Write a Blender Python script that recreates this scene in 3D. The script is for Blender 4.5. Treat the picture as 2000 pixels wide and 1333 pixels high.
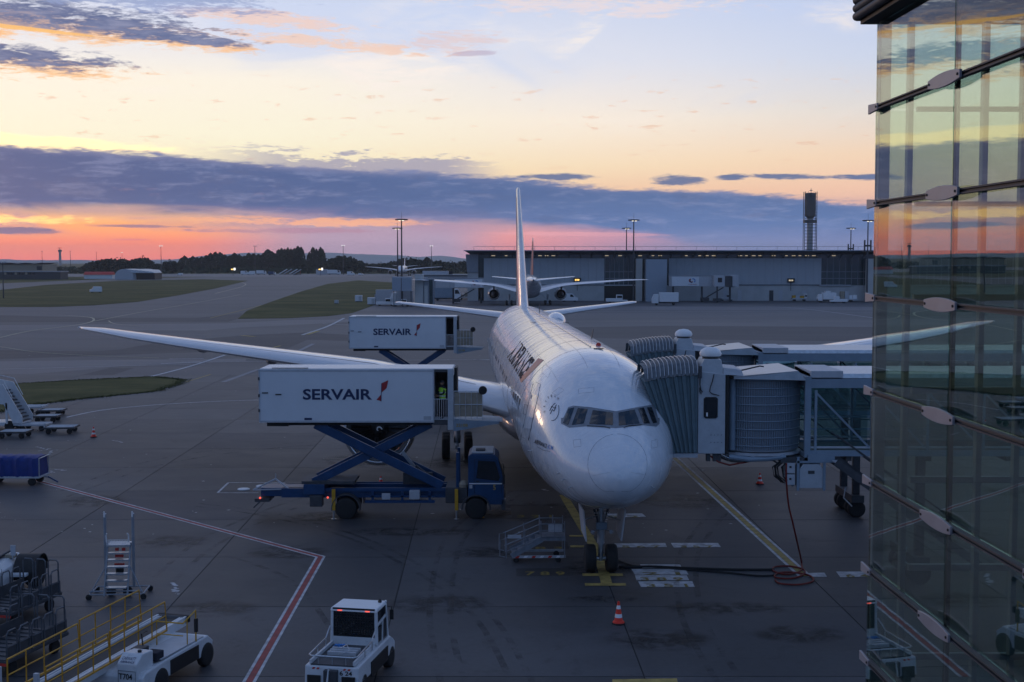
import bpy, bmesh, math, random
from mathutils import Vector, Matrix, noise
from mathutils.bvhtree import BVHTree
random.seed(7)
for o in list(bpy.data.objects): bpy.data.objects.remove(o)
SC = bpy.context.scene
COL = SC.collection
R = math.radians
# ------------------------------------------------------------------ camera
FPX, YH, CAMH = 2575.0, 508.0, 12.25          # focal length and horizon in photo pixels, camera height in metres
PITCH = math.atan((666.5 - YH) / FPX)
cam = bpy.data.cameras.new('camera'); camo = bpy.data.objects.new('camera', cam); COL.objects.link(camo)
cam.sensor_width = 36; cam.lens = FPX / 2000 * 36; cam.clip_start = .1; cam.clip_end = 40000
camo.location = (0, 0, CAMH); camo.rotation_euler = (math.pi / 2 - PITCH, 0, 0)
SC.camera = camo
SC.render.resolution_x = 1024; SC.render.resolution_y = 682
SC.render.engine = 'CYCLES'
SC.cycles.max_bounces = 6; SC.cycles.diffuse_bounces = 3; SC.cycles.glossy_bounces = 3; SC.cycles.transparent_max_bounces = 16; SC.cycles.volume_bounces = 0
SC.view_settings.view_transform = 'Standard'; SC.view_settings.look = 'None'
SC.view_settings.exposure = 0.0; SC.view_settings.gamma = 1.0; SC.view_settings.use_curve_mapping = False

# ------------------------------------------------------------------ node helpers
def lin(c):
    return tuple((v / 255 / 12.92 if v / 255 <= .04045 else ((v / 255 + .055) / 1.055) ** 2.4) for v in c) + (1,)
class NT:
    def __init__(s, tree): s.t = tree; s.n = tree.nodes; s.l = tree.links
    def _in(s, sock, v):
        if v is None: return
        if isinstance(v, bpy.types.NodeSocket): s.l.new(v, sock)
        else: sock.default_value = v
    def m(s, op, a, b=None, c=None, clamp=False):
        n = s.n.new('ShaderNodeMath'); n.operation = op; n.use_clamp = clamp
        s._in(n.inputs[0], a); s._in(n.inputs[1], b); s._in(n.inputs[2], c); return n.outputs[0]
    def add(s, a, b): return s.m('ADD', a, b)
    def sub(s, a, b): return s.m('SUBTRACT', a, b)
    def mul(s, a, b): return s.m('MULTIPLY', a, b)
    def ss(s, x, lo, hi, to0=0.0, to1=1.0):
        n = s.n.new('ShaderNodeMapRange'); n.interpolation_type = 'SMOOTHSTEP'
        s._in(n.inputs[0], x); s._in(n.inputs[1], lo); s._in(n.inputs[2], hi); n.inputs[3].default_value = to0; n.inputs[4].default_value = to1
        return n.outputs[0]
    def noise(s, vec, scale, detail=4, rough=.55, dist=0.0):
        n = s.n.new('ShaderNodeTexNoise'); s._in(n.inputs['Vector'], vec); n.inputs['Scale'].default_value = scale
        n.inputs['Detail'].default_value = detail; n.inputs['Roughness'].default_value = rough; n.inputs['Distortion'].default_value = dist
        return n.outputs['Fac']
    def xyz(s, x, y, z):
        n = s.n.new('ShaderNodeCombineXYZ'); s._in(n.inputs[0], x); s._in(n.inputs[1], y); s._in(n.inputs[2], z); return n.outputs[0]
    def mix(s, f, a, b):
        n = s.n.new('ShaderNodeMix'); n.data_type = 'RGBA'; s._in(n.inputs[0], f); s._in(n.inputs[6], a); s._in(n.inputs[7], b); return n.outputs[2]
    def ramp(s, f, stops):
        n = s.n.new('ShaderNodeValToRGB'); s._in(n.inputs[0], f); e = n.color_ramp.elements
        while len(e) < len(stops): e.new(.5)
        for k, (p, c) in enumerate(stops): e[k].position = p; e[k].color = c
        return n.outputs[0]

# ------------------------------------------------------------------ sky
W = bpy.data.worlds.new('World'); SC.world = W; W.use_nodes = True
g = NT(W.node_tree); g.n.clear()
tc = g.n.new('ShaderNodeTexCoord'); sp = g.n.new('ShaderNodeSeparateXYZ'); g.l.new(tc.outputs['Generated'], sp.inputs[0])
dx, dy, dz = sp.outputs
az = g.mul(g.m('ARCTAN2', dx, dy), 180 / math.pi)                 # degrees, 0 ahead, negative to the left
el = g.mul(g.m('ARCSINE', dz), 180 / math.pi)
def E(y): return math.degrees(math.atan((508 - y) / FPX))
def A(x): return math.degrees(math.atan((x - 1000) / FPX))
# clear sky: a sunset column and a cool column, blended by the distance in azimuth from the glow
def elramp(stops):                                                # stops: (elevation, rgb) compressed so that low angles get the room
    return g.ramp(g.m('POWER', g.m('DIVIDE', g.m('MAXIMUM', el, 0.0), 90.0), .5), [(math.sqrt(max(e, 0) / 90), lin(c)) for e, c in stops])
warm = elramp([(0, (255, 118, 104)), (.75, (255, 132, 96)), (1.5, (255, 172, 104)), (3.2, (255, 236, 186)), (5.2, (255, 248, 222)), (7.5, (255, 246, 230)), (9.6, (228, 230, 243)), (13, (190, 205, 236)), (22, (128, 148, 196)), (45, (66, 104, 158)), (90, (50, 88, 142))])
mid = elramp([(0, (208, 136, 152)), (1.2, (222, 146, 154)), (2.6, (250, 200, 165)), (4.0, (255, 228, 192)), (6.0, (254, 240, 224)), (8.5, (226, 228, 240)), (12, (196, 210, 240)), (22, (126, 148, 198)), (45, (66, 104, 158)), (90, (50, 88, 142))])
cool = elramp([(0, (150, 142, 170)), (1.2, (205, 160, 165)), (3.0, (252, 204, 178)), (4.4, (250, 216, 186)), (6.3, (226, 220, 216)), (8.3, (204, 214, 236)), (12, (184, 202, 242)), (22, (120, 146, 200)), (45, (66, 104, 158)), (90, (50, 88, 142))])
back = elramp([(0, (60, 88, 124)), (4, (64, 104, 152)), (12, (66, 118, 178)), (25, (62, 118, 184)), (50, (54, 104, 164)), (90, (50, 88, 142))])
azg = g.m('ABSOLUTE', g.add(az, 24.0))
base = g.mix(g.ss(azg, 12, 30), warm, mid)
base = g.mix(g.ss(azg, 26, 44), base, cool)
base = g.mix(g.ss(azg, 60, 130), base, back)
# streaky noise fields in (azimuth, elevation) degrees
def field(sx, sy, ox, detail=5, rough=.55, dist=0.3, shear=0.0):
    e2 = g.add(el, g.mul(az, shear)) if shear else el
    return g.noise(g.xyz(g.mul(az, sx), g.mul(e2, sy), ox), 1.0, detail, rough, dist)
fA = field(.16, .9, 3.1, 6, .6, .5, .03)       # broad streaks
fB = field(.5, 2.6, 9.7, 6, .62, .4)           # fine streaks
fC = field(.12, .32, 5.5, 5, .5, .9, -.25)     # large wisps
fD = field(1.7, 8.5, 17.3, 6, .65, .5)          # torn edges
nB = g.add(g.sub(fB, .5), g.mul(g.sub(fD, .5), .75))
c_dark = lin((60, 92, 146)); c_dark2 = lin((86, 114, 165)); c_mauve = lin((168, 134, 160))
# high cirrus, pale and slightly pink
wisp = g.mul(g.ss(fC, .50, .70), g.ss(el, 4.5, 8))
wisp = g.mul(wisp, g.ss(g.add(fB, g.mul(fD, .5)), .58, .86))
base = g.mix(g.mul(wisp, .8), base, g.mix(g.ss(azg, 20, 60), lin((255, 244, 236)), lin((236, 228, 230))))
# blue gaps
gap = g.mul(g.ss(field(.09, .22, 12.5, 3, .5, .8, -.12), .50, .64), g.ss(el, 5.8, 8.5))
base = g.mix(g.mul(gap, .6), base, lin((200, 214, 244)))
def soft(a0, e0, wa, we, n=None, k=.9, lo=.35, hi=1.0, shear=0.0):
    """an elongated puff: 1 inside, 0 outside, its rim torn by noise"""
    xa = g.m('DIVIDE', g.sub(az, a0), wa)
    ea = g.m('DIVIDE', g.sub(g.sub(el, e0), g.mul(g.sub(az, a0), shear)), we)
    r = g.add(g.mul(xa, xa), g.mul(ea, ea))
    r = g.add(r, g.mul(nB if n is None else n, -2.2 * k))
    return g.sub(1.0, g.ss(r, lo, hi))
def over(col, mask, c, amt=1.0): return g.mix(g.mul(mask, amt) if amt != 1.0 else mask, col, c)
nA = g.sub(fA, .5)
# small apricot flecks
fleck = g.mul(g.ss(field(.75, 3.4, 21.0, 4, .6, .2), .60, .70), g.mul(g.ss(el, 3.6, 4.6), g.sub(1.0, g.ss(el, 6.5, 9))))
base = over(base, fleck, lin((236, 190, 160)), .5)
# pink cloud at the top centre
base = over(base, soft(A(880), E(90), 2.6, .5, k=1.8, lo=.0, shear=.04), lin((228, 206, 208)), .75)
base = over(base, soft(A(930), E(110), 1.2, .14, k=1.2, lo=.1, shear=.05), lin((190, 176, 200)), .7)
base = over(base, soft(A(620), E(93), 5.2, .34, k=1.9, lo=.0, shear=-.07), lin((246, 208, 186)), .8)
base = over(base, soft(A(540), E(52), 4.4, .40, k=1.9, lo=.0, shear=-.06), lin((246, 208, 190)), .75)
base = over(base, soft(A(1150), E(18), 6.5, .55, k=2.0, lo=.0, shear=-.03), lin((240, 222, 222)), .7)
# dark clouds upper left, each with a lit orange underside
for (x, y, wx, wy, sh) in ((60, 62, 8.6, .78, -.055), (330, 92, 4.2, .28, -.05), (10, 138, 5.6, .56, -.05), (-420, 70, 9.0, 1.1, .02), (-250, 160, 6.0, .6, .02)):
    a0, e0 = A(x), E(y)
    base = over(base, soft(a0 + .3, e0 - wy * .45, wx * 1.04, wy * .95, k=1.5, lo=.15, shear=sh), lin((255, 196, 136)), .85)
    base = over(base, soft(a0, e0, wx, wy, k=1.5, lo=.15, hi=1.0, shear=sh), g.mix(g.ss(fB, .42, .68), lin((88, 106, 150)), lin((132, 140, 174))))
base = over(base, soft(A(200), E(14), 7.5, .65, k=2.0, lo=.0, shear=-.04), lin((140, 158, 204)), .8)
base = over(base, soft(A(30), E(88), 4.0, .10, k=.5, shear=-.06), lin((255, 196, 120)), .9)
# glowing rim above the long bank, on the sunset side
rimm = g.mul(soft(-26.0, E(291), 13.0, .50, k=.5, shear=-.022), 1.0)
base = over(base, rimm, (1.6, 1.25, .62, 1), .8)
# the long bank: upper edge falls from left to right, lower edge likewise
def edge(pts):                                   # piecewise in azimuth -> elevation
    n = g.n.new('ShaderNodeFloatCurve'); c = n.mapping.curves[0]
    xs = [(a + 60) / 120 for a, _ in pts]
    while len(c.points) < len(pts): c.points.new(.5, .5)
    for k, (x, (a, e)) in enumerate(zip(xs, pts)): c.points[k].location = (x, e / 8)
    n.mapping.update()
    g._in(n.inputs['Value'], g.m('DIVIDE', g.add(az, 60.0), 120.0, clamp=True))
    return g.mul(n.outputs[0], 8.0)
up = edge([(-60, 4.0), (-35, 4.9), (A(0), E(300)), (A(300), E(309)), (A(500), E(320)), (A(700), E(330)), (A(950), E(342)), (A(1200), E(364)), (A(1450), E(378)), (A(1700), E(400)), (30, 2.0), (60, 2.6)])
lo = edge([(-60, 2.0), (-35, 2.0), (A(0), E(418)), (A(300), E(420)), (A(600), E(428)), (A(850), E(438)), (A(1100), E(448)), (A(1300), E(466)), (A(1450), E(492)), (A(1700), E(520)), (30, 0), (60, 0)])
tearU = g.add(g.mul(nB, .6), g.mul(nA, .6)); 
inU = g.ss(g.sub(g.add(up, tearU), el), -.05, .22)
inL = g.ss(g.sub(el, g.add(lo, g.mul(nA, 1.0))), -.28, .30)
bank = g.mul(inU, inL)
puffs = g.mul(g.ss(g.sub(g.add(up, g.add(.55, g.mul(nB, 1.8))), el), -.05, .25), g.mul(g.ss(az, A(330), A(640)), g.sub(1.0, g.ss(az, A(860), A(1010)))))
base = over(base, puffs, lin((150, 150, 182)), .8)
bcol = g.mix(g.ss(g.add(az, g.mul(nA, 22.0)), -20, 12), c_dark, c_dark2)
bcol = g.mix(g.mul(g.ss(g.add(fB, g.mul(g.sub(fD, .5), .6)), .46, .74), .55), bcol, lin((132, 144, 186)))
bcol = g.mix(g.mul(g.sub(1.0, g.ss(el, 1.7, 2.5)), g.mul(g.sub(1.0, g.ss(az, -8, 2)), g.mul(g.ss(fA, .35, .6), .6))), bcol, c_mauve)
bcol = g.mix(g.mul(g.sub(1.0, g.ss(g.sub(g.add(up, tearU), el), .05, .4)), .35), bcol, lin((168, 164, 196)))
bcol = g.mix(g.mul(g.ss(field(.3, 1.3, 31.0, 4, .6, .6), .52, .74), .4), bcol, lin((84, 98, 140)))
pinkp = g.mul(g.ss(field(.5, 1.9, 44.0, 4, .6, .3), .62, .74), g.mul(g.sub(1.0, g.ss(el, 2.6, 3.2)), g.sub(1.0, g.ss(az, -14, -6))))
bcol = g.mix(g.mul(pinkp, .7), bcol, lin((196, 150, 165)))
base = over(base, bank, bcol)
# mauve veil below the bank
veil = g.mul(g.ss(el, .75, 1.5), g.mul(g.sub(1.0, bank), g.sub(1.0, g.ss(el, 2.0, 2.8))))
base = over(base, g.mul(veil, g.ss(fA, .38, .62)), c_mauve, .75)
# lit streaks and thin dark bars low on the left
base = over(base, soft(-22.0, E(434), 5.0, .24, k=1.5, lo=.0), (1.35, .80, .26, 1), .9)
base = over(base, soft(A(600), E(434), 6.0, .22, k=1.6, lo=.0, shear=-.012), lin((255, 178, 130)), .8)
base = over(base, soft(A(10), E(455), 2.5, .19, k=.9, lo=.2), lin((110, 98, 135)), .95)
base = over(base, soft(A(270), E(445), 2.5, .08, k=.9, lo=.1, shear=-.012), lin((140, 106, 135)), .8)
base = over(base, soft(A(255), E(470), 1.0, .035, k=.3), lin((190, 110, 130)), .7)
base = over(base, soft(A(570), E(452), 4.6, .12, k=1.6, lo=.0), lin((172, 122, 145)), .7)
# low streak to the right, pink into grey
base = over(base, soft(A(1130), E(458), 4.5, .10, k=.5, shear=-.012), lin((232, 160, 165)), .65)
base = over(base, g.mul(g.ss(az, A(1000), A(1420)), g.sub(1.0, g.ss(el, .6, 1.6))), lin((116, 126, 170)), .85)
# detached dark bars above the bank, right
for (x, y, wx, wy, sh) in ((1095, 347, 1.9, .17, -.01), (1320, 354, 1.3, .27, 0), (1430, 349, 1.0, .15, 0), (1570, 351, 3.6, .15, -.02), (1690, 353, 1.6, .15, -.02)):
    base = over(base, soft(A(x), E(y), wx, wy, k=1.15, lo=.1, hi=1.0, shear=sh), lin((98, 116, 158)), .95)
lowb = g.add(1.0, g.mul(g.sub(1.0, g.ss(el, .2, 3.0)), .5)); vs_ = g.n.new('ShaderNodeVectorMath'); vs_.operation = 'SCALE'; g.l.new(base, vs_.inputs[0]); g.l.new(lowb, vs_.inputs['Scale']); base = vs_.outputs[0]
# below the horizon the sky simply carries on as dusk ground haze
base = over(base, g.ss(el, 0.0, -1.2), lin((70, 78, 98)))
bg1 = g.n.new('ShaderNodeBackground'); g._in(bg1.inputs[0], base); bg1.inputs[1].default_value = 1.0
sky = g.n.new('ShaderNodeTexSky'); sky.sky_type = 'NISHITA'; sky.sun_disc = False
sky.sun_elevation = R(2.0); sky.sun_rotation = R(-32); sky.air_density = 1; sky.dust_density = 2; sky.ozone_density = 2
bg2 = g.n.new('ShaderNodeBackground'); g._in(bg2.inputs[0], sky.outputs[0]); bg2.inputs[1].default_value = 0.008
ad = g.n.new('ShaderNodeAddShader'); g.l.new(bg1.outputs[0], ad.inputs[0]); g.l.new(bg2.outputs[0], ad.inputs[1])
wo = g.n.new('ShaderNodeOutputWorld'); g.l.new(ad.outputs[0], wo.inputs[0])
# the sun, just at the horizon to the left and veiled by the bank
sl = bpy.data.lights.new('sun', 'SUN'); sl.energy = 0.14; sl.angle = R(8); sl.color = (1, .62, .38)
so = bpy.data.objects.new('sun', sl); COL.objects.link(so)
so.rotation_euler = Vector((math.sin(R(-32)) * math.cos(R(4)), math.cos(R(-32)) * math.cos(R(4)), math.sin(R(4)))).to_track_quat('Z', 'Y').to_euler()

# ------------------------------------------------------------------ where a photo pixel falls in the place (used while laying it out)
_c, _s = math.cos(PITCH), math.sin(PITCH)
def ray(u, v):
    a = (u - 1000) / FPX; b = (666.5 - v) / FPX
    return Vector((a, _c + b * _s, b * _c - _s))
def gp(u, v, z=0.0):
    r = ray(u, v); t = (z - CAMH) / r.z; return Vector((r.x * t, r.y * t, z))
def at(u, v, y):
    r = ray(u, v); t = y / r.y; return Vector((r.x * t, y, CAMH + r.z * t))

# ------------------------------------------------------------------ materials
MATS = {}
def pm(name, col, rough=.6, metal=0.0, var=.12, vscale=3.0, bump=0.0, bscale=20.0, coat=0.0, spec=.5, emit=None, estr=0.0, stretch=(1, 1, 1), dirt=0.0):
    m = bpy.data.materials.new(name); m.use_nodes = True; t = NT(m.node_tree); b = t.n['Principled BSDF']
    tc = t.n.new('ShaderNodeTexCoord'); mp = t.n.new('ShaderNodeMapping'); t.l.new(tc.outputs['Object'], mp.inputs[0]); mp.inputs['Scale'].default_value = stretch
    c4 = (*col, 1) if len(col) == 3 else col
    n1 = t.noise(mp.outputs[0], vscale, 5, .6)
    f = t.ss(n1, .3, .7)
    colr = t.mix(f, tuple(min(1, v * (1 - var)) for v in c4[:3]) + (1,), tuple(min(1, v * (1 + var)) for v in c4[:3]) + (1,))
    if dirt:
        n2 = t.noise(mp.outputs[0], vscale * 2.7, 6, .7)
        colr = t.mix(t.mul(t.ss(n2, .55, .8), dirt), colr, (c4[0] * .35, c4[1] * .33, c4[2] * .3, 1))
    t.l.new(colr, b.inputs['Base Color'])
    t._in(b.inputs['Roughness'], t.add(rough - .05, t.mul(n1, .12)))
    b.inputs['Metallic'].default_value = metal; b.inputs['Coat Weight'].default_value = coat; b.inputs['Specular IOR Level'].default_value = spec
    if bump:
        bn = t.n.new('ShaderNodeBump'); bn.inputs['Strength'].default_value = bump; bn.inputs['Distance'].default_value = .02
        t.l.new(t.noise(mp.outputs[0], bscale, 4, .6), bn.inputs['Height']); t.l.new(bn.outputs[0], b.inputs['Normal'])
    if emit: b.inputs['Emission Color'].default_value = (*emit, 1); b.inputs['Emission Strength'].default_value = estr
    MATS[name] = m; return m
pm('white_paint', (.58, .60, .62), .38, var=.06, dirt=.5, vscale=2.2)
pm('van_white', (.72, .73, .74), .35, var=.03, dirt=.12)
pm('box_white', (.62, .65, .68), .42, var=.03, vscale=.8, dirt=.12)
pm('grey_paint', (.26, .28, .31), .5, var=.1, dirt=.3)
pm('light_grey', (.42, .44, .47), .5, var=.08, dirt=.25)
pm('dark_grey', (.05, .053, .06), .6, var=.2)
pm('black', (.012, .012, .013), .6, var=.2)
pm('rubber', (.016, .016, .017), .8, var=.25, vscale=8)
pm('steel', (.40, .42, .44), .35, .85, var=.1, dirt=.3)
pm('galvanised', (.50, .53, .56), .38, .8, var=.12, vscale=6)
pm('metal_lip', (.66, .68, .70), .22, .95, var=.04)
pm('blue_paint', (.007, .046, .13), .38, var=.15, dirt=.35, vscale=2)
pm('blue_tarp', (.005, .025, .17), .6, var=.15, bump=.6, bscale=3)
pm('bridge_blue', (.21, .27, .33), .5, var=.08, dirt=.25, vscale=1.2)
pm('bridge_white', (.40, .43, .46), .48, var=.06, dirt=.4)
pm('bellows', (.105, .155, .175), .7, var=.12, bump=.3)
pm('bellows_frame', (.30, .33, .36), .6, var=.1, bump=.3)
pm('red_paint', (.5, .03, .02), .5, var=.1, dirt=.2)
pm('cone_red', (.75, .035, .015), .5, var=.08)
pm('cone_white', (.75, .75, .75), .5, var=.05)
pm('yellow_paint', (.52, .28, .012), .5, var=.12, dirt=.3)
pm('rail_yellow', (.50, .25, .015), .5, var=.15, dirt=.5)
pm('brass_glass', (.02, .025, .03), .08, var=.1, spec=.6)
pm('dark_glass', (.012, .016, .022), .06, var=.1, spec=.8, vscale=1)
pm('logo_navy', (.012, .025, .085), .5, var=.05)
pm('logo_red', (.32, .02, .025), .5, var=.05)
pm('logo_blue', (.03, .20, .52), .5, var=.05)
pm('hose_red', (.16, .012, .008), .6)
pm('hivis', (.42, .78, .05), .6, var=.1)
pm('skin', (.30, .16, .10), .6)
pm('dark_cloth', (.015, .018, .03), .9)
pm('beige_tarp', (.30, .26, .20), .8, var=.15, bump=.4, bscale=6)
pm('line_white', (.48, .48, .49), .7, var=.3, vscale=2.5, dirt=.75)
pm('line_yellow', (.36, .26, .07), .7, var=.3, vscale=2.5, dirt=.7)
pm('line_pale_yellow', (.44, .40, .27), .7, var=.25, vscale=1.0, dirt=.55)
pm('line_red', (.30, .05, .045), .7, var=.25, vscale=2.5, dirt=.5)
pm('patch_grey', (.16, .18, .21), .6, var=.15, vscale=.6)
pm('number_yellow', (.22, .16, .03), .7, var=.25, dirt=.6)
pm('paint_black', (.02, .02, .022), .6, var=.2)
pm('lamp_on', (1, .9, .7), .4, emit=(1, .86, .62), estr=1.6)
pm('lamp_amber', (1, .6, .15), .4, emit=(1, .60, .15), estr=2.0)
pm('lamp_red', (1, .08, .05), .4, emit=(1, .12, .08), estr=1.2)
pm('lamp_warm', (1, .8, .5), .4, emit=(1, .80, .50), estr=.5)
pm('lamp_white', (1, 1, .95), .4, emit=(1, .96, .88), estr=1.3)

# ------------------------------------------------------------------ mesh builder
def frame_of(d):
    d = Vector(d).normalized(); u = Vector((0, 0, 1)) if abs(d.z) < .95 else Vector((1, 0, 0))
    s = d.cross(u).normalized(); return d, s, s.cross(d).normalized()
class MB:
    def __init__(s): s.v = []; s.f = []
    def add(s, vs, fs):
        k = len(s.v); s.v += [tuple(p) for p in vs]; s.f += [tuple(i + k for i in f) for f in fs]; return s
    def box(s, x0, x1, y0, y1, z0, z1):
        return s.add([(x0, y0, z0), (x1, y0, z0), (x1, y1, z0), (x0, y1, z0), (x0, y0, z1), (x1, y0, z1), (x1, y1, z1), (x0, y1, z1)],
                     [(0, 3, 2, 1), (4, 5, 6, 7), (0, 1, 5, 4), (1, 2, 6, 5), (2, 3, 7, 6), (3, 0, 4, 7)])
    def hexa(s, p): return s.add(p, [(0, 3, 2, 1), (4, 5, 6, 7), (0, 1, 5, 4), (1, 2, 6, 5), (2, 3, 7, 6), (3, 0, 4, 7)])
    def bar(s, p0, p1, w, h):
        p0, p1 = Vector(p0), Vector(p1); d, a, b = frame_of(p1 - p0); q = []
        for p in (p0, p1):
            q += [p - a * w / 2 - b * h / 2, p + a * w / 2 - b * h / 2, p + a * w / 2 + b * h / 2, p - a * w / 2 + b * h / 2]
        return s.hexa(q)
    def tube(s, pts, r, n=6, r2=None):
        pts = [Vector(p) for p in pts]; k0 = len(s.v); m = len(pts)
        for i, p in enumerate(pts):
            d = (pts[min(i + 1, m - 1)] - pts[max(i - 1, 0)]); d, a, b = frame_of(d)
            rr = r if r2 is None else r + (r2 - r) * i / (m - 1)
            for j in range(n):
                t = 2 * math.pi * j / n; s.v.append(tuple(p + a * math.cos(t) * rr + b * math.sin(t) * rr))
        for i in range(m - 1):
            for j in range(n):
                s.f.append((k0 + i * n + j, k0 + i * n + (j + 1) % n, k0 + (i + 1) * n + (j + 1) % n, k0 + (i + 1) * n + j))
        s.f.append(tuple(k0 + j for j in range(n))[::-1]); s.f.append(tuple(k0 + (m - 1) * n + j for j in range(n)))
        return s
    def loft(s, rings, cap=True, closed=True):
        k0 = len(s.v); n = len(rings[0])
        for r in rings: s.v += [tuple(p) for p in r]
        for i in range(len(rings) - 1):
            for j in range(n if closed else n - 1):
                s.f.append((k0 + i * n + j, k0 + i * n + (j + 1) % n, k0 + (i + 1) * n + (j + 1) % n, k0 + (i + 1) * n + j))
        if cap:
            s.f.append(tuple(k0 + j for j in range(n))[::-1]); s.f.append(tuple(k0 + (len(rings) - 1) * n + j for j in range(n)))
        return s
    def lathe(s, prof, o=(0, 0, 0), ax=(0, 0, 1), n=20, cap=True):
        d, a, b = frame_of(ax); o = Vector(o)
        rings = [[o + d * h + (a * math.cos(2 * math.pi * j / n) + b * math.sin(2 * math.pi * j / n)) * r for j in range(n)] for r, h in prof]
        return s.loft(rings, cap)
    def prism(s, poly, o, u, v, w):
        """polygon in the (u, v) plane at o, extruded by the vector w"""
        o, u, v, w = Vector(o), Vector(u), Vector(v), Vector(w)
        a = [o + u * x + v * y for x, y in poly]; b = [p + w for p in a]; n = len(poly)
        return s.add(a + b, [tuple(range(n))[::-1], tuple(range(n, 2 * n))] + [(j, (j + 1) % n, n + (j + 1) % n, n + j) for j in range(n)])
    def quad(s, *p): return s.add(p, [tuple(range(len(p)))])
    def mesh(s, name, mat, smooth=None):
        me = bpy.data.meshes.new(name); me.from_pydata(s.v, [], s.f)
        bm = bmesh.new(); bm.from_mesh(me); bmesh.ops.recalc_face_normals(bm, faces=bm.faces)
        if smooth:
            for f in bm.faces: f.smooth = True
            for e in bm.edges: e.smooth = not (len(e.link_faces) == 2 and e.calc_face_angle(0) > smooth)
        bm.to_mesh(me); bm.free()
        if mat: me.materials.append(MATS[mat] if isinstance(mat, str) else mat)
        return me
    def build(s, name, mat, parent=None, label=None, smooth=None, bevel=0, loc=None):
        o = bpy.data.objects.new(name, s.mesh(name, mat, smooth)); COL.objects.link(o)
        if parent: o.parent = parent
        if label: o['label'] = label
        if loc: o.location = loc
        if bevel:
            md = o.modifiers.new('bevel', 'BEVEL'); md.width = bevel; md.segments = 2; md.limit_method = 'ANGLE'; md.angle_limit = R(40)
        return o
def tag(o, label=None, cat=None, group=None, kind=None):
    if label: o['label'] = label
    if cat: o['category'] = cat
    if group: o['group'] = group
    if kind: o['kind'] = kind
    return o
def thing(name, label, cat, loc=(0, 0, 0), rz=0.0, group=None):
    o = bpy.data.objects.new(name, None); COL.objects.link(o); o.location = loc; o.rotation_euler = (0, 0, rz); o.empty_display_size = .3
    return tag(o, label, cat, group)
def copy_tree(o, parent=None):
    c = o.copy(); COL.objects.link(c)
    if parent: c.parent = parent
    for ch in list(o.children): copy_tree(ch, c)
    return c
def inst(name, me, parent, loc=(0, 0, 0), rot=(0, 0, 0), label=None, scale=None):
    o = bpy.data.objects.new(name, me); COL.objects.link(o); o.parent = parent; o.location = loc; o.rotation_euler = rot
    if scale: o.scale = scale
    if label: o['label'] = label
    return o
_TXT = {}
def text2d(s, bold=0.0):
    """flat outline of a string, normalised: returns verts (x,y), faces, width; cap height about 1"""
    key = (s, bold)
    if key not in _TXT:
        cu = bpy.data.curves.new('t', 'FONT'); cu.body = s; cu.size = 1.4; cu.resolution_u = 3; cu.offset = bold
        o = bpy.data.objects.new('t', cu); COL.objects.link(o)
        dg = bpy.context.evaluated_depsgraph_get(); me = bpy.data.meshes.new_from_object(o.evaluated_get(dg))
        vs = [(v.co.x, v.co.y) for v in me.vertices]; fs = [tuple(p.vertices) for p in me.polygons]
        bpy.data.objects.remove(o); bpy.data.curves.remove(cu); bpy.data.meshes.remove(me)
        x0 = min(v[0] for v in vs); x1 = max(v[0] for v in vs); y0 = min(v[1] for v in vs); y1 = max(v[1] for v in vs)
        _TXT[key] = ([((x - x0) / (x1 - x0), (y - y0) / (y1 - y0)) for x, y in vs], fs)
    return _TXT[key]
def letters(name, s, mat, parent, o, u, v, label=None, bold=0.0):
    """string laid on the parallelogram o + x*u + y*v"""
    vs, fs = text2d(s, bold); o, u, v = Vector(o), Vector(u), Vector(v)
    return MB().add([o + u * x + v * y for x, y in vs], fs).build(name, mat, parent, label)
def wheel(parent, x, y, r, w, rim='light_grey', name='wheel', n=24, ax=(0, 1, 0)):
    """tyre standing on z=0 with its axle along ax, rim as a child"""
    d = Vector(ax); o = Vector((x, y, r)) - d * w / 2
    prof = [(r * .56, 0.0), (r * .9, 0.0), (r * .985, w * .12), (r, w * .3), (r, w * .7), (r * .985, w * .88), (r * .9, w), (r * .56, w)]
    t = MB().lathe(prof, o, ax, n).build(name, 'rubber', parent, smooth=R(50))
    rp = [(r * .12, w * .10), (r * .2, w * .02), (r * .26, w * .14), (r * .5, w * .16), (r * .58, w * .04), (r * .58, w * .96), (r * .5, w * .84), (r * .26, w * .86), (r * .2, w * .98), (r * .12, w * .9)]
    MB().lathe(rp, o, ax, max(12, n // 2)).build('rim', rim, t, smooth=R(50))
    return t
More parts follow.
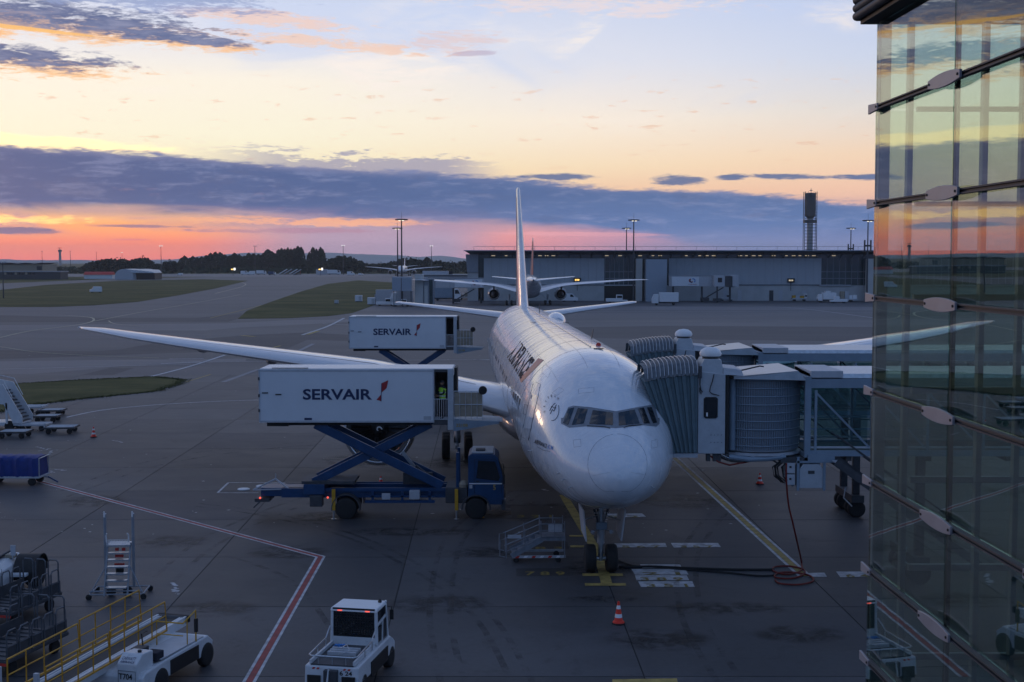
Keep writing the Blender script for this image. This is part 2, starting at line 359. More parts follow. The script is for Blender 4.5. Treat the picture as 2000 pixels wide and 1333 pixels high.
# ------------------------------------------------------------------ ground materials
def ground_mat(name, c0, c1, rough, big, streak=(1, 1, 1), fine=9.0, bump=.25, rvar=.25, oi=False, spots=0.0, spec=.5):
    m = bpy.data.materials.new(name); m.use_nodes = True; t = NT(m.node_tree); b = t.n['Principled BSDF']
    geo = t.n.new('ShaderNodeNewGeometry'); mp = t.n.new('ShaderNodeMapping'); t.l.new(geo.outputs['Position'], mp.inputs[0]); mp.inputs['Scale'].default_value = streak
    P = mp.outputs[0]; Q = geo.outputs['Position']
    n1 = t.noise(P, big, 5, .6, .6); n2 = t.noise(Q, fine, 5, .7); n3 = t.noise(P, big * 5.3, 5, .65, .3)
    f = t.add(t.mul(n1, .5), t.add(t.mul(n3, .3), t.mul(n2, .2)))
    col = t.mix(t.ss(f, .38, .62), (*c0, 1), (*c1, 1))
    if oi:
        o = t.n.new('ShaderNodeObjectInfo'); col = t.mix(t.mul(o.outputs['Random'], .7), col, tuple(v * .55 for v in c0) + (1,))
    if spots:
        col = t.mix(t.mul(t.ss(t.noise(Q, .55, 6, .75, .8), .54, .72), spots), col, (.010, .010, .011, 1))
        col = t.mix(t.mul(t.ss(t.noise(Q, 3.1, 3, .6), .70, .76), spots * .35), col, (.16, .16, .16, 1))
    t.l.new(col, b.inputs['Base Color']); t.l.new(t.add(rough - rvar / 2, t.mul(n3, rvar)), b.inputs['Roughness'])
    b.inputs['Specular IOR Level'].default_value = spec
    bn = t.n.new('ShaderNodeBump'); bn.inputs['Strength'].default_value = bump; bn.inputs['Distance'].default_value = .01
    t.l.new(t.noise(Q, fine * 4, 3, .7), bn.inputs['Height']); t.l.new(bn.outputs[0], b.inputs['Normal'])
    MATS[name] = m
ground_mat('grass', (.048, .058, .020), (.125, .118, .046), .95, .03, (1, 2.2, 1), fine=.7, bump=.6, rvar=.05, spec=.1)
ground_mat('asphalt', (.050, .051, .058), (.085, .085, .094), .62, .02, (.35, 1.6, 1), fine=6, bump=.2, spots=.25)
ground_mat('dark_asphalt', (.024, .025, .031), (.040, .041, .048), .66, .03, (.3, 1.5, 1), fine=6, bump=.2)
ground_mat('pale_asphalt', (.085, .085, .095), (.130, .128, .138), .60, .025, (.2, 1.8, 1), fine=6, bump=.2, spots=.15)
ground_mat('concrete', (.042, .045, .051), (.090, .091, .098), .60, .09, (.8, 1.3, 1), fine=5, bump=.25, oi=True, spots=.55)
ground_mat('dark_slab', (.026, .028, .036), (.042, .044, .054), .62, .10, (.8, 1.3, 1), fine=5, bump=.25, spots=.3)
ground_mat('joint', (.012, .012, .013), (.02, .02, .021), .8, .2)
ground_mat('hill', (.20, .27, .31), (.25, .31, .34), .95, .004, fine=.02, bump=0)  # pale blue of distant haze is mixed into the hill colour

def sheet(name, pts, mat, z, parent=None, kind='structure', label=None):
    o = MB().quad(*[(p[0], p[1], z) for p in pts]).build(name, mat, parent, label)
    bm = bmesh.new(); bm.from_mesh(o.data); bmesh.ops.triangulate(bm, faces=bm.faces)
    for f in bm.faces:
        if f.normal.z < 0: f.normal_flip()
    bm.to_mesh(o.data); bm.free()
    if not parent: o['kind'] = kind
    return o
def px(pts): return [tuple(gp(u, v)[:2]) for u, v in pts]
sheet('ground', [(-6500, -200), (6500, -200), (6500, 9500), (-6500, 9500)], 'grass', -.05)
# paved area: apron, taxiways and the far runway
paved = [(-700, -40), (500, -40), (500, 620), (140, 620), (14, 640)] + px([(930, 541), (700, 541), (420, 541), (230, 545), (100, 550), (0, 554)]) + [(-600, 560)]
sheet('taxiway', paved, 'asphalt', 0.0)
sheet('runway', [(-560, 960), (60, 960), (60, 1160), (-560, 1160)], 'pale_asphalt', -.02)
# grass islands, a little proud of the pavement, with a ragged front edge of real blades later on
def island(name, pts, z=.06):
    o = MB().prism([(p[0], p[1]) for p in pts], (0, 0, -.03), (1, 0, 0), (0, 1, 0), (0, 0, z + .03)).build(name, 'grass'); o['kind'] = 'structure'; return o
G1 = px([(-500, 605), (0, 600), (100, 600), (180, 597), (270, 590), (350, 577), (420, 564), (484, 549), (400, 546), (230, 549), (90, 557), (0, 567), (-500, 590)])
G2 = px([(465, 623), (560, 622), (640, 618), (688, 612), (735, 595), (762, 577), (775, 553), (700, 548), (640, 555), (585, 571), (530, 590), (482, 608)])
G3 = px([(-200, 780), (-200, 822), (-40, 815), (45, 794), (150, 781), (300, 766), (345, 752), (358, 743), (300, 737), (150, 744), (19, 752)])
for P in (G1, G2, G3): island('grass_field', P)
# grass that grows over the edges of the near islands
def tufts(name, poly, n, h, label, edge_only=False, seed=1):
    rnd = random.Random(seed); xs = [p[0] for p in poly]; ys = [p[1] for p in poly]; m = MB(); k = 0
    def inside(x, y):
        c = False; j = len(poly) - 1
        for i in range(len(poly)):
            if (poly[i][1] > y) != (poly[j][1] > y) and x < (poly[j][0] - poly[i][0]) * (y - poly[i][1]) / (poly[j][1] - poly[i][1]) + poly[i][0]: c = not c
            j = i
        return c
    while k < n:
        x = rnd.uniform(max(min(xs), -60), max(xs)); y = rnd.uniform(min(ys), max(ys))
        e_ = rnd.randrange(len(poly)); t_ = rnd.random(); q_ = poly[(e_ + 1) % len(poly)]; x, y = poly[e_][0] * (1 - t_) + q_[0] * t_ + rnd.gauss(0, .35), poly[e_][1] * (1 - t_) + q_[1] * t_ + rnd.gauss(0, .35)
        if x < -60: continue
        k += 1; hh = h * rnd.uniform(.4, 1.1) * (.9 + .3 * noise.noise((x * .15, y * .15, seed))) ; w = hh * .5
        for q in range(3):
            a = rnd.uniform(0, math.pi); ux, uy = math.cos(a) * w, math.sin(a) * w; lx, ly = rnd.uniform(-.1, .1), rnd.uniform(-.1, .1)
            m.add([(x - ux, y - uy, .04), (x + ux, y + uy, .04), (x + lx, y + ly, .04 + max(.05, hh))], [(0, 1, 2)])
    o = m.build(name, 'grass'); tag(o, label, 'grass', kind='stuff'); return o
tufts('grass', G3, 4500, .09, 'tall rough grass on the strip at the left edge of the stand', seed=3)


# ------------------------------------------------------------------ concrete stand slabs
KW = math.tan(R(1.22))
def grid(i, j):                                    # slab corner: column line i, row line j
    y = 45.9 + 7.8 * j; return (-11.1 + 7.9 * i - KW * (y), y)
apron = sheet('apron', [grid(-8, -4), grid(9, -4), grid(9, 12), grid(-8, 12)], 'joint', .008)
gap = .022
sl_me = None
dark_slabs = {(-1, 2), (2, 3), (3, 3), (2, 2), (-1, 5), (1, 7), (4, 8)}
for j in range(-3, 12):
    for i in range(-8, 9):
        if (i, j) in ((-8, 11),): continue
        a, b, c, d = grid(i, j), grid(i + 1, j), grid(i + 1, j + 1), grid(i, j + 1)
        if (abs((b[0] + a[0]) / 2) > .50 * a[1] + 9): continue
        if sl_me is None:
            L = [(gap, gap), (7.9 - gap, gap), (7.9 - gap - KW * 7.8, 7.8 - gap), (gap - KW * 7.8, 7.8 - gap)]
            sl_me = MB().prism(L, (0, 0, 0), (1, 0, 0), (0, 1, 0), (0, 0, .01)).mesh('slab', 'concrete')
            sl_dk = sl_me.copy(); sl_dk.materials.clear(); sl_dk.materials.append(MATS['dark_slab'])
        inst('slab', sl_dk if (i, j) in dark_slabs else sl_me, apron, (a[0], a[1], .010 + random.uniform(0, .002)))

# ------------------------------------------------------------------ painted marks (all real strips on the pavement)
ZL = .028
def strip(m, pts, w, z=ZL):
    n = len(pts); L = []; Rr = []
    for i in range(n):
        a = Vector(pts[max(i - 1, 0)][:2]); b = Vector(pts[min(i + 1, n - 1)][:2]); d = (b - a).normalized(); nn = Vector((-d.y, d.x)) * w / 2; p = Vector(pts[i][:2])
        L.append(p + nn); Rr.append(p - nn)
    for i in range(n - 1):
        m.quad((*Rr[i], z), (*Rr[i + 1], z), (*L[i + 1], z), (*L[i], z))
def smooth_px(pts, sub=6):
    P = [Vector(p).to_3d() if False else Vector((gp(*p).x, gp(*p).y)) for p in pts]; out = []
    for i in range(len(P) - 1):
        p0, p1, p2, p3 = P[max(i - 1, 0)], P[i], P[i + 1], P[min(i + 2, len(P) - 1)]
        for k in range(sub):
            t = k / sub; out.append(.5 * ((2 * p1) + (p2 - p0) * t + (2 * p0 - 5 * p1 + 4 * p2 - p3) * t * t + (3 * p1 - p0 - 3 * p2 + p3) * t ** 3))
    out.append(P[-1]); return out
def mark(name, pts, w, mat, z=ZL, sm=True):
    m = MB(); strip(m, smooth_px(pts) if sm else [gp(*p) for p in pts], w, z); o = m.build(name, mat); o['kind'] = 'structure'; return o
# darker and paler paving between the taxiways
for nm, pts, mt in (
    ('dark_paving', [(-200, 702), (0, 702), (150, 697), (300, 691), (420, 688), (560, 682), (600, 664), (690, 667), (690, 655), (600, 650), (480, 655), (300, 671), (235, 683), (180, 687), (0, 684), (-200, 684)], 'dark_asphalt'),
    ('dark_paving', [(-300, 633), (0, 630), (200, 629), (445, 629), (470, 622), (474, 612), (380, 622), (190, 621), (0, 616), (-300, 616)], 'dark_asphalt'),
    ('pale_paving', [(400, 646), (470, 640), (560, 636), (700, 628), (700, 624), (560, 626), (440, 632), (-200, 637), (-200, 645)], 'pale_asphalt'),
    ('dark_paving', [(0, 832), (60, 815), (170, 795), (300, 768), (262, 778), (100, 798), (20, 815), (-40, 832)], 'dark_asphalt'),
    ('dark_paving', [(85, 743), (150, 735), (215, 719), (262, 719), (200, 740), (150, 743)], 'dark_asphalt'),
    ('pale_paving', [(-200, 731), (60, 731), (150, 724), (230, 716), (480, 706), (480, 701), (-200, 708)], 'pale_asphalt'),
    ('pale_paving', [(900, 598), (1700, 600), (1900, 602), (1900, 607), (1200, 606), (900, 605)], 'pale_asphalt'),
    ('dark_paving', [(1100, 660), (1700, 668), (1900, 668), (1900, 640), (1300, 637), (1100, 640)], 'dark_asphalt'),
): sheet(nm, px(pts), mt, .004)
for nm, pts, w, mt in (
    ('taxi_line', [(0, 660), (60, 647), (145, 636), (172, 631), (183, 626), (178, 621), (150, 618), (115, 616)], .45, 'line_pale_yellow'),
    ('taxi_line', [(183, 628), (240, 617), (300, 606), (360, 596), (470, 576)], .35, 'line_pale_yellow'),
    ('taxi_line', [(212, 627), (225, 633), (280, 638)], .3, 'line_pale_yellow'),
    ('taxi_line', [(-60, 673), (0, 678), (60, 687), (150, 694), (310, 700)], .3, 'line_pale_yellow'),
    ('taxi_line', [(590, 655), (640, 638), (672, 622)], .55, 'line_white'),
    ('taxi_line', [(1420, 596), (1560, 603), (1730, 625)], .35, 'line_white'),
    ('taxi_line', [(880, 628), (1300, 628), (1760, 628)], .30, 'line_pale_yellow'),
    ('taxi_line', [(1120, 609), (1400, 609), (1760, 611)], .4, 'line_white'),
    ('taxi_line', [(130, 816), (200, 802), (300, 792), (420, 785), (520, 782), (640, 782)], .24, 'line_white'),
    ('taxi_line', [(-60, 724), (0, 722), (230, 716), (400, 712)], .24, 'line_white'),
    ('taxi_line', [(355, 708), (600, 706), (960, 703)], .20, 'line_white'),
    ('taxi_line', [(296, 736), (372, 716), (440, 694)], .42, 'line_white'),
    ('taxi_line', [(420, 545), (480, 555), (420, 574)], .4, 'line_pale_yellow'),
    ('taxi_line', [(410, 622), (470, 607), (520, 595), (560, 588)], .35, 'line_yellow'),
    ('taxi_line', [(410, 622), (470, 622), (560, 625)], .3, 'line_yellow'),
    ('taxi_line', [(455, 611), (560, 613)], .3, 'line_yellow'),
    ('service_line', [(363, 747), (412, 732)], .22, 'line_yellow'),
    ('service_line', [(515, 684), (548, 676)], .45, 'line_yellow'),
    ('service_line', [(472, 656), (498, 658)], 1.0, 'line_yellow'),
    ('service_line', [(600, 654), (622, 647)], .8, 'line_yellow'),
    ('service_line', [(315, 711), (392, 708)], .55, 'line_white'),
    ('service_line', [(330, 702), (398, 701)], .4, 'line_white'),
    ('faded_line', [(436, 747), (505, 722)], .55, 'patch_grey'), ('faded_line', [(580, 688), (612, 672)], .6, 'patch_grey'),
    ('service_line', [(630, 633), (690, 636)], .35, 'line_white'),
    ('stop_line', [(925, 703), (960, 704)], .35, 'line_white'),
): mark(nm, pts, w, mt, ZL if 'faded' not in nm else .024)
def offset_line(name, pts, offs, w, mat, z=ZL):
    P = [Vector(gp(*p)[:2]) for p in pts]; n = len(P); m = MB(); Q = []
    for i in range(n):
        d0 = (P[i] - P[i - 1]).normalized() if i else (P[1] - P[0]).normalized(); d1 = (P[i + 1] - P[i]).normalized() if i < n - 1 else d0
        n0 = Vector((-d0.y, d0.x)); n1 = Vector((-d1.y, d1.x)); nn = (n0 + n1).normalized(); k = 1 / max(.3, nn.dot(n0)); Q.append((P[i], nn * k))
    for i in range(n - 1):
        (a, na), (b, nb) = Q[i], Q[i + 1]
        m.quad((*(a + na * (offs - w / 2)), z), (*(b + nb * (offs - w / 2)), z), (*(b + nb * (offs + w / 2)), z), (*(a + na * (offs + w / 2)), z))
    o = m.build(name, mat); o['kind'] = 'structure'
RW = [(60, 937), (626, 1089), (480, 1345)]
offset_line('safety_line_white', RW, .15, .095, 'line_white'); offset_line('safety_line_white', RW, -.15, .095, 'line_white'); offset_line('safety_line_red', RW, 0, .19, 'line_red')
SL = [(1300, 880), (1572, 1127)]
offset_line('stand_line_white', SL, .21, .13, 'line_white'); offset_line('stand_line_white', SL, -.21, .13, 'line_white'); offset_line('stand_line_yellow', SL, 0, .26, 'line_yellow')
LI = [(1100, 968), (1170, 1085), (1186, 1146)]
offset_line('lead_in_line', LI, 0, .42, 'line_yellow', .030)
def pxquad(name, pts, mat, z=ZL):
    m = MB(); m.quad(*[(*p, z) for p in px(pts)]); o = m.build(name, mat); o['kind'] = 'structure'; return o
for q in ([(1137, 1122), (1216, 1122), (1217, 1127), (1138, 1127)], [(1142, 1141), (1222, 1141), (1223, 1146), (1143, 1146)], [(1112, 1047), (1160, 1047), (1160, 1050), (1112, 1050)], [(1114, 1067), (1150, 1067), (1150, 1071), (1114, 1071)]):
    pxquad('stop_bar', q, 'line_yellow', .034)
for q in ([(1200, 1063), (1299, 1062), (1303, 1070), (1200, 1071)], [(1310, 1062), (1402, 1062), (1408, 1070), (1316, 1071)],
          [(1250, 1104), (1328, 1104), (1332, 1111), (1254, 1111)], [(1233, 1113), (1338, 1113), (1345, 1124), (1240, 1124)], [(1240, 1125), (1341, 1125), (1346, 1135), (1243, 1135)], [(1246, 1137), (1352, 1137), (1357, 1148), (1252, 1148)],
          [(1176, 1005), (1254, 1004), (1262, 1011), (1178, 1012)], [(1574, 1121), (1610, 1120), (1615, 1128), (1578, 1128)], [(1633, 1118), (1700, 1118), (1700, 1128), (1641, 1129)]):
    pxquad('marking_block', q, 'line_white', .026)
for q in ([(998, 990), (1100, 989), (1105, 1013), (1000, 1014)], [(1008, 1112), (1112, 1111), (1114, 1126), (1009, 1127)], [(1040, 1060), (1108, 1060), (1112, 1074), (1040, 1074)]):
    pxquad('marking_block_dark', q, 'paint_black', .026)
pxquad('marking_bar', [(1196, 1329), (1322, 1327), (1326, 1345), (1196, 1347)], 'line_yellow', .026)
def groundtext(s, a, b, h, mat='number_yellow', z=.032):
    A_ = gp(*a, z); B_ = gp(*b, z); u = B_ - A_; v = Vector((-u.y, u.x, 0)).normalized() * h
    o = letters('stand_number', s, mat, None, A_, u, v, bold=.03); o['kind'] = 'structure'
groundtext('7 8 9', (1026, 1124), (1104, 1124), .62); groundtext('3 2 1', (1010, 1011), (1078, 1011), .6); groundtext('5 6 7', (1215, 1070), (1292, 1070), .42)
groundtext('3 5 7', (1330, 1070), (1395, 1070), .42); groundtext('3 8 9', (1252, 1134), (1336, 1134), .5); groundtext('3 5 1', (1264, 1147), (1345, 1147), .5); groundtext('2 1', (1256, 1123), (1330, 1123), .45); groundtext('6 4', (1655, 1128), (1700, 1128), .5); groundtext('8 3', (1045, 1073), (1100, 1073), .45)
groundtext('5 2', (1186, 1011), (1250, 1011), .45)
# hydrant pit frame left of the lift truck
for pr_ in ([(425, 964), (446, 944)], [(446, 944), (556, 944)], [(556, 944), (540, 958)], [(425, 964), (505, 964)]):
    mark('pit_line', pr_, .12, 'line_white', .030, False)
for c in ((476, 957), (512, 951)):
    p = gp(*c); o = MB().lathe([(.33, 0), (.33, .03), (.28, .05), (.1, .055)], (p.x, p.y, .02), n=20).build('hydrant_cover', 'cone_white', smooth=R(40))
    tag(o, 'white round hydrant cover %s in the framed pit behind the lift truck' % ('on the left' if c[0] < 500 else 'on the right'), 'hydrant cover', 'hydrant covers in the pit')
# stains and tyre marks, thin worn films on the slabs
def film_mat(name, col, amt, sc):
    m = bpy.data.materials.new(name); m.use_nodes = True; t = NT(m.node_tree); b = t.n['Principled BSDF']; b.inputs['Base Color'].default_value = (*col, 1); b.inputs['Roughness'].default_value = .55
    tcg = t.n.new('ShaderNodeTexCoord'); sp_ = t.n.new('ShaderNodeSeparateXYZ'); t.l.new(tcg.outputs['Generated'], sp_.inputs[0])
    x = t.sub(sp_.outputs[0], .5); y = t.sub(sp_.outputs[1], .5); r = t.add(t.mul(x, x), t.mul(y, y))
    ge = t.n.new('ShaderNodeNewGeometry'); n_ = t.noise(ge.outputs['Position'], sc, 5, .7, .5)
    a = t.mul(t.sub(1.0, t.ss(r, .02, .25)), t.ss(n_, .35, .65)) if 'stain' in name else t.ss(n_, .42, .7)
    t.l.new(t.mul(a, amt), b.inputs['Alpha']); MATS[name] = m
film_mat('oil_stain', (.012, .012, .013), .75, 1.1); film_mat('tyre_film', (.016, .016, .017), .42, .8)
for k, (u, v, w, h) in enumerate(((1180, 1172, 3.2, 1.2), (1175, 1110, 4.5, 3.0), (900, 905, 6, 5), (1290, 1250, 4.0, 3.0), (800, 1040, 6.5, 2.4), (950, 1080, 4.0, 2.5), (720, 900, 7, 6), (1050, 1000, 7, 6), (1420, 1190, 5, 2.2), (560, 1080, 4, 3), (420, 1190, 3.5, 2.6), (860, 1180, 4.5, 3.0), (1560, 1240, 3.5, 2.4), (330, 1060, 4, 3), (180, 980, 4, 4), (640, 1010, 4, 3), (1330, 980, 5, 5), (1150, 900, 8, 7))):
    p = gp(u, v); sheet('oil_stain', [(p.x - w / 2, p.y - h / 2), (p.x + w / 2, p.y - h / 2), (p.x + w / 2, p.y + h / 2), (p.x - w / 2, p.y + h / 2)], 'oil_stain', .0232 + k * .0002)  # oil stains; the ones under the aircraft also paint in its shade
for k, q in enumerate(([(1000, 1333), (900, 1180), (700, 1060), (520, 1010), (380, 990)], [(1040, 1333), (935, 1180), (725, 1058), (540, 1006), (390, 985)], [(860, 1333), (840, 1180), (880, 1040), (1000, 960)], [(905, 1333), (880, 1180), (915, 1040), (1030, 960)],
      [(300, 1130), (420, 1040), (640, 960), (900, 925)], [(330, 1145), (450, 1050), (660, 968), (910, 930)], [(1400, 1333), (1330, 1200), (1330, 1080), (1400, 990)], [(1450, 1333), (1372, 1200), (1365, 1080), (1430, 990)], [(120, 960), (300, 900), (520, 870), (800, 855)], [(130, 972), (320, 908), (540, 876), (800, 860)],
      [(700, 1333), (640, 1220), (560, 1130), (420, 1080)], [(400, 830), (600, 805), (860, 800)], [(380, 845), (600, 815), (860, 808)])): mark('tyre_mark', q, .22, 'tyre_film', .0272 + k * .00005)
m = MB(); rnd = random.Random(77)
for k in range(420):
    p = gp(rnd.uniform(-40, 1700), 545 + 500 * rnd.random() ** 1.6); s = rnd.uniform(.012, .05) * (1 + p.y / 90); a = rnd.uniform(0, 3.1); m.quad(*[(p.x + math.cos(a + q) * s * (1.6 if q in (0, 3.14) else .6), p.y + math.sin(a + q) * s, .0262) for q in (0, 1.57, 3.14, 4.71)])
tag(m.build('litter', 'line_white'), 'tiny pale chips and paint flecks scattered over the pavement', 'litter', kind='stuff')
# spilled light paint scuffs
scuff = [(70, 874, 88, 878), (78, 882, 100, 877), (90, 916, 104, 924), (104, 918, 128, 920), (335, 1140, 348, 1152), (340, 1152, 346, 1162), (100, 881, 98, 889), (220, 861, 245, 866), (86, 925, 100, 924), (1060, 957, 1070, 960)]
for a, b, c, d in scuff:
    rnd = random.Random(a); A_, B_ = Vector(gp(a, b)), Vector(gp(c, d)); m = MB()
    for k in range(16):
        p = A_.lerp(B_, rnd.random()) + Vector((rnd.uniform(-.09, .09), rnd.uniform(-.09, .09), 0)); r = rnd.uniform(.03, .13); n = 7
        m.quad(*[(p.x + math.cos(t * 6.283 / n) * r * rnd.uniform(.5, 1), p.y + math.sin(t * 6.283 / n) * r * rnd.uniform(.4, .9), .027 + k * .0002) for t in range(n)])
    o = m.build('paint_scuff', 'line_white'); o['kind'] = 'structure'

# ------------------------------------------------------------------ hills
def hill(name, pts, y, depth, seed):
    m = MB(); n = 160; rr = []
    xs = [at(u, 500, y).x for u, v in pts]; zs = [at(u, v, y).z for u, v in pts]
    for k in range(6):
        ring = []
        for i in range(n + 1):
            x = xs[0] + (xs[-1] - xs[0]) * i / n; j = max(q for q in range(len(xs) - 1) if xs[q] <= x + 1e-6); t = (x - xs[j]) / (xs[j + 1] - xs[j]); t = t * t * (3 - 2 * t)
            z = zs[j] * (1 - t) + zs[j + 1] * t + 4 * noise.noise((x * .004, seed, 0)) + 2.5 * noise.noise((x * .03, seed, 5))
            ring.append((x, y + depth * (k - 4) / 4, max(-1, z * (0, .35, .65, .88, 1.0, .6)[k]) - (3 if k == 0 else 0)))
        rr.append(ring)
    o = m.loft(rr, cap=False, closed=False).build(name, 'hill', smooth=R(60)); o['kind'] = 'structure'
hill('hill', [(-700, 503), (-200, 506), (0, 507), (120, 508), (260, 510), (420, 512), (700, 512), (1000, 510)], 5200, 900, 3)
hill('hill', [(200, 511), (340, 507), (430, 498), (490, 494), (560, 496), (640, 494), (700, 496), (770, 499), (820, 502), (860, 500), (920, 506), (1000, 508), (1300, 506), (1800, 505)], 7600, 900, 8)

# ------------------------------------------------------------------ air
hz_ = bpy.data.materials.new('haze'); hz_.use_nodes = True; t_ = NT(hz_.node_tree); t_.n.clear()
pv = t_.n.new('ShaderNodeVolumePrincipled'); pv.inputs['Color'].default_value = (.90, .96, 1, 1); pv.inputs['Density'].default_value = 8e-5; pv.inputs['Anisotropy'].default_value = 0.45
t_.l.new(pv.outputs[0], t_.n.new('ShaderNodeOutputMaterial').inputs['Volume']); MATS['haze'] = hz_
tag(MB().box(-6600, 6600, -300, 9600, -3, 112).build('haze', 'haze'), kind='stuff')

# ------------------------------------------------------------------ glass corner of the terminal we stand in (right edge)
def glass_mat(name, tint, add, ior=1.6):
    m = bpy.data.materials.new(name); m.use_nodes = True; t = NT(m.node_tree); t.n.clear()
    tr = t.n.new('ShaderNodeBsdfTransparent'); tr.inputs[0].default_value = (*tint, 1)
    gl = t.n.new('ShaderNodeBsdfGlossy'); gl.inputs['Roughness'].default_value = 0.0; gl.inputs[0].default_value = (.95, .97, .95, 1)
    ge = t.n.new('ShaderNodeNewGeometry'); vm = t.n.new('ShaderNodeVectorMath'); vm.operation = 'DOT_PRODUCT'
    t.l.new(ge.outputs['Normal'], vm.inputs[0]); t.l.new(ge.outputs['Incoming'], vm.inputs[1])
    f0 = ((ior - 1) / (ior + 1)) ** 2; fres = t.add(f0, t.mul(t.m('POWER', t.sub(1.0, t.m('ABSOLUTE', vm.outputs['Value'])), 5.0), 1 - f0))
    tcn = t.n.new('ShaderNodeTexCoord'); bn = t.n.new('ShaderNodeBump'); bn.inputs['Strength'].default_value = .012; bn.inputs['Distance'].default_value = .05
    t.l.new(t.noise(tcn.outputs['Object'], .9, 2, .4), bn.inputs['Height']); t.l.new(bn.outputs[0], gl.inputs['Normal'])
    mx = t.n.new('ShaderNodeMixShader'); t.l.new(t.m('ADD', fres, add, clamp=True), mx.inputs[0]); t.l.new(tr.outputs[0], mx.inputs[1]); t.l.new(gl.outputs[0], mx.inputs[2])
    o = t.n.new('ShaderNodeOutputMaterial'); t.l.new(mx.outputs[0], o.inputs[0]); MATS[name] = m
glass_mat('facade_glass', (.72, .82, .77), .10, 1.5)
glass_mat('rear_glass', (.84, .91, .85), .01, 1.45)
glass_mat('bridge_glass', (.62, .76, .76), .03, 1.5)
WX, D0, PW = 3.7, 12.54, 2.09                         # wall offset at the camera, far edge distance, pane width
def wall(y): return WX - .0213 * y
rows = [(508 - v) / FPX * D0 + CAMH for v in (52, 218, 400, 581, 762, 938, 1112, 1290, 1470, 1650, 1830)]   # heights of the horizontal joints
tb = thing('terminal_building', 'green glass corner of the terminal with dark clamped rails, at the right edge', 'building', (wall(D0), D0, 0))
def LT(p): return (p[0] - wall(D0), p[1] - D0, p[2])
tilt = .006
twist = {0: 0, 1: 0, 2: -.002, 3: -.006, 4: 0, 5: 0, 6: .012, 7: .012, 8: 0, 9: 0}
NPAN = 4
for r in range(len(rows) - 1):
    z1, z0 = rows[r], rows[r + 1]
    for c in range(NPAN):
        y1 = D0 - c * PW - .012; y0 = D0 - (c + 1) * PW + .012; yc, zc = (y0 + y1) / 2, (z0 + z1) / 2
        m = MB().box(-.006, .006, y0 - yc, y1 - yc, z0 - zc + .012, z1 - zc - .012)
        o = m.build('glass_pane', 'facade_glass', tb); o.location = LT((wall(yc), yc, zc)); o.rotation_euler = (0, -tilt, .0213 + twist[r] * .5)
    # rails
    if r > 0:
        a, b = (wall(D0) - .012, D0, z1), (wall(D0 - NPAN * PW) - .012, D0 - NPAN * PW, z1)
        m = MB()
        m.bar(LT((a[0] - .035, a[1], a[2] - .018)), LT((b[0] - .035, b[1], b[2] - .018)), .05, .012)
        m.bar(LT((a[0] - .035, a[1], a[2] + .014)), LT((b[0] - .035, b[1], b[2] + .014)), .05, .012)
        m.bar(LT((a[0] - .02, a[1], a[2])), LT((b[0] - .02, b[1], b[2])), .035, .026)
        m.build('rail', 'brown_rail' if 'brown_rail' in MATS else 'dark_grey', tb)
pm('clamp_metal', (.30, .30, .33), .5, .3, var=.08, dirt=.2)
def clamp_piece(yj, z, half_only):
    m = MB(); L = .36; pts = []
    for k in range(9):
        t = -1 + 2 * k / 8; pts.append((t * L, .032 + .026 * (1 - t * t)))
    top = pts; bot = [(x, -h) for x, h in reversed(pts)]
    poly = [(x, h) for x, h in top + bot if not (half_only and x > .03)]
    if half_only: poly = [(-L * .8, -.03), (.0, -.045), (.0, .045), (-L * .8, .03)]
    o = m.prism(poly, (0, 0, 0), (0, 1, 0), (0, 0, 1), (-.022, 0, 0)).build('clamp', 'clamp_metal', tb, bevel=.004)
    o.location = LT((wall(yj) - (.075 if not half_only else .055), yj, z)); o.rotation_euler = (0, 0, .0213)
    for s in ((-1, 1) if not half_only else (-.8,)):
        MB().lathe([(.011, 0), (.011, .008)], (-.022, s * (L - .04), 0), (-1, 0, 0), n=8).build('bolt', 'black', o)
for r in range(1, len(rows) - 1):
    for c in range(0, NPAN): clamp_piece(D0 - c * PW, rows[r], c == 0)
for c in range(0, NPAN):                                        # vertical seals between the panes
    y = D0 - c * PW
    MB().bar(LT((wall(y) + .02, y, rows[-1])), LT((wall(y) + .02, y, rows[0])), .055 if c else .03, .03).build('seal', 'black', tb)
pm('post_grey', (.10, .115, .135), .5)
# end facade: posts, transoms, panes beyond
ye = D0 - .02
MB().bar(LT((wall(D0) + .055, ye - .05, 0)), LT((wall(D0) + .055, ye - .05, rows[0])), .075, .1).build('post', 'grey_paint', tb)
for xx, w in ((3.72, .10), (4.42, .115), (4.78, .10), (5.5, .11), (6.2, .11), (7.2, .11), (8.4, .11), (9.6, .11)):
    MB().bar(LT((xx, ye - .08, 0)), LT((xx, ye - .08, rows[0])), w * .8, .05).build('post', 'grey_paint', tb)
for r, z in enumerate(rows[1:]):
    for xa, xb in ((3.6, 9.6),):
        MB().bar(LT((xa + .2, ye - .03, z - .0)), LT((xb, ye - .03, z)), .05, .045 if r < 2 else .06).build('transom', 'grey_paint', tb)
for k in range(3):
    xa = wall(D0) + .04 + k * 2.1
    for r in range(len(rows) - 1):
        MB().box(xa, xa + 2.08, ye + .01, ye + .02, rows[r + 1] + .01, rows[r] - .01).build('glass_pane', 'rear_glass', tb).location = (-wall(D0), -D0, 0)
for r in range(4, len(rows)):  # walkway slabs inside, far from the glass
    pass
bk = MB(); bk.box(9.7, 9.9, -4, D0, 0, rows[0]); bk.build('back_wall', 'dark_grey', tb).location = (-wall(D0), -D0, 0)
fl = MB(); fl.box(wall(0) + .25, 9.7, -4, D0 - .3, 0, .2); fl.box(5.6, 9.7, -4, D0 - 1.2, 8.2, 8.5); fl.build('floor', 'dark_grey', tb).location = (-wall(D0), -D0, 0)
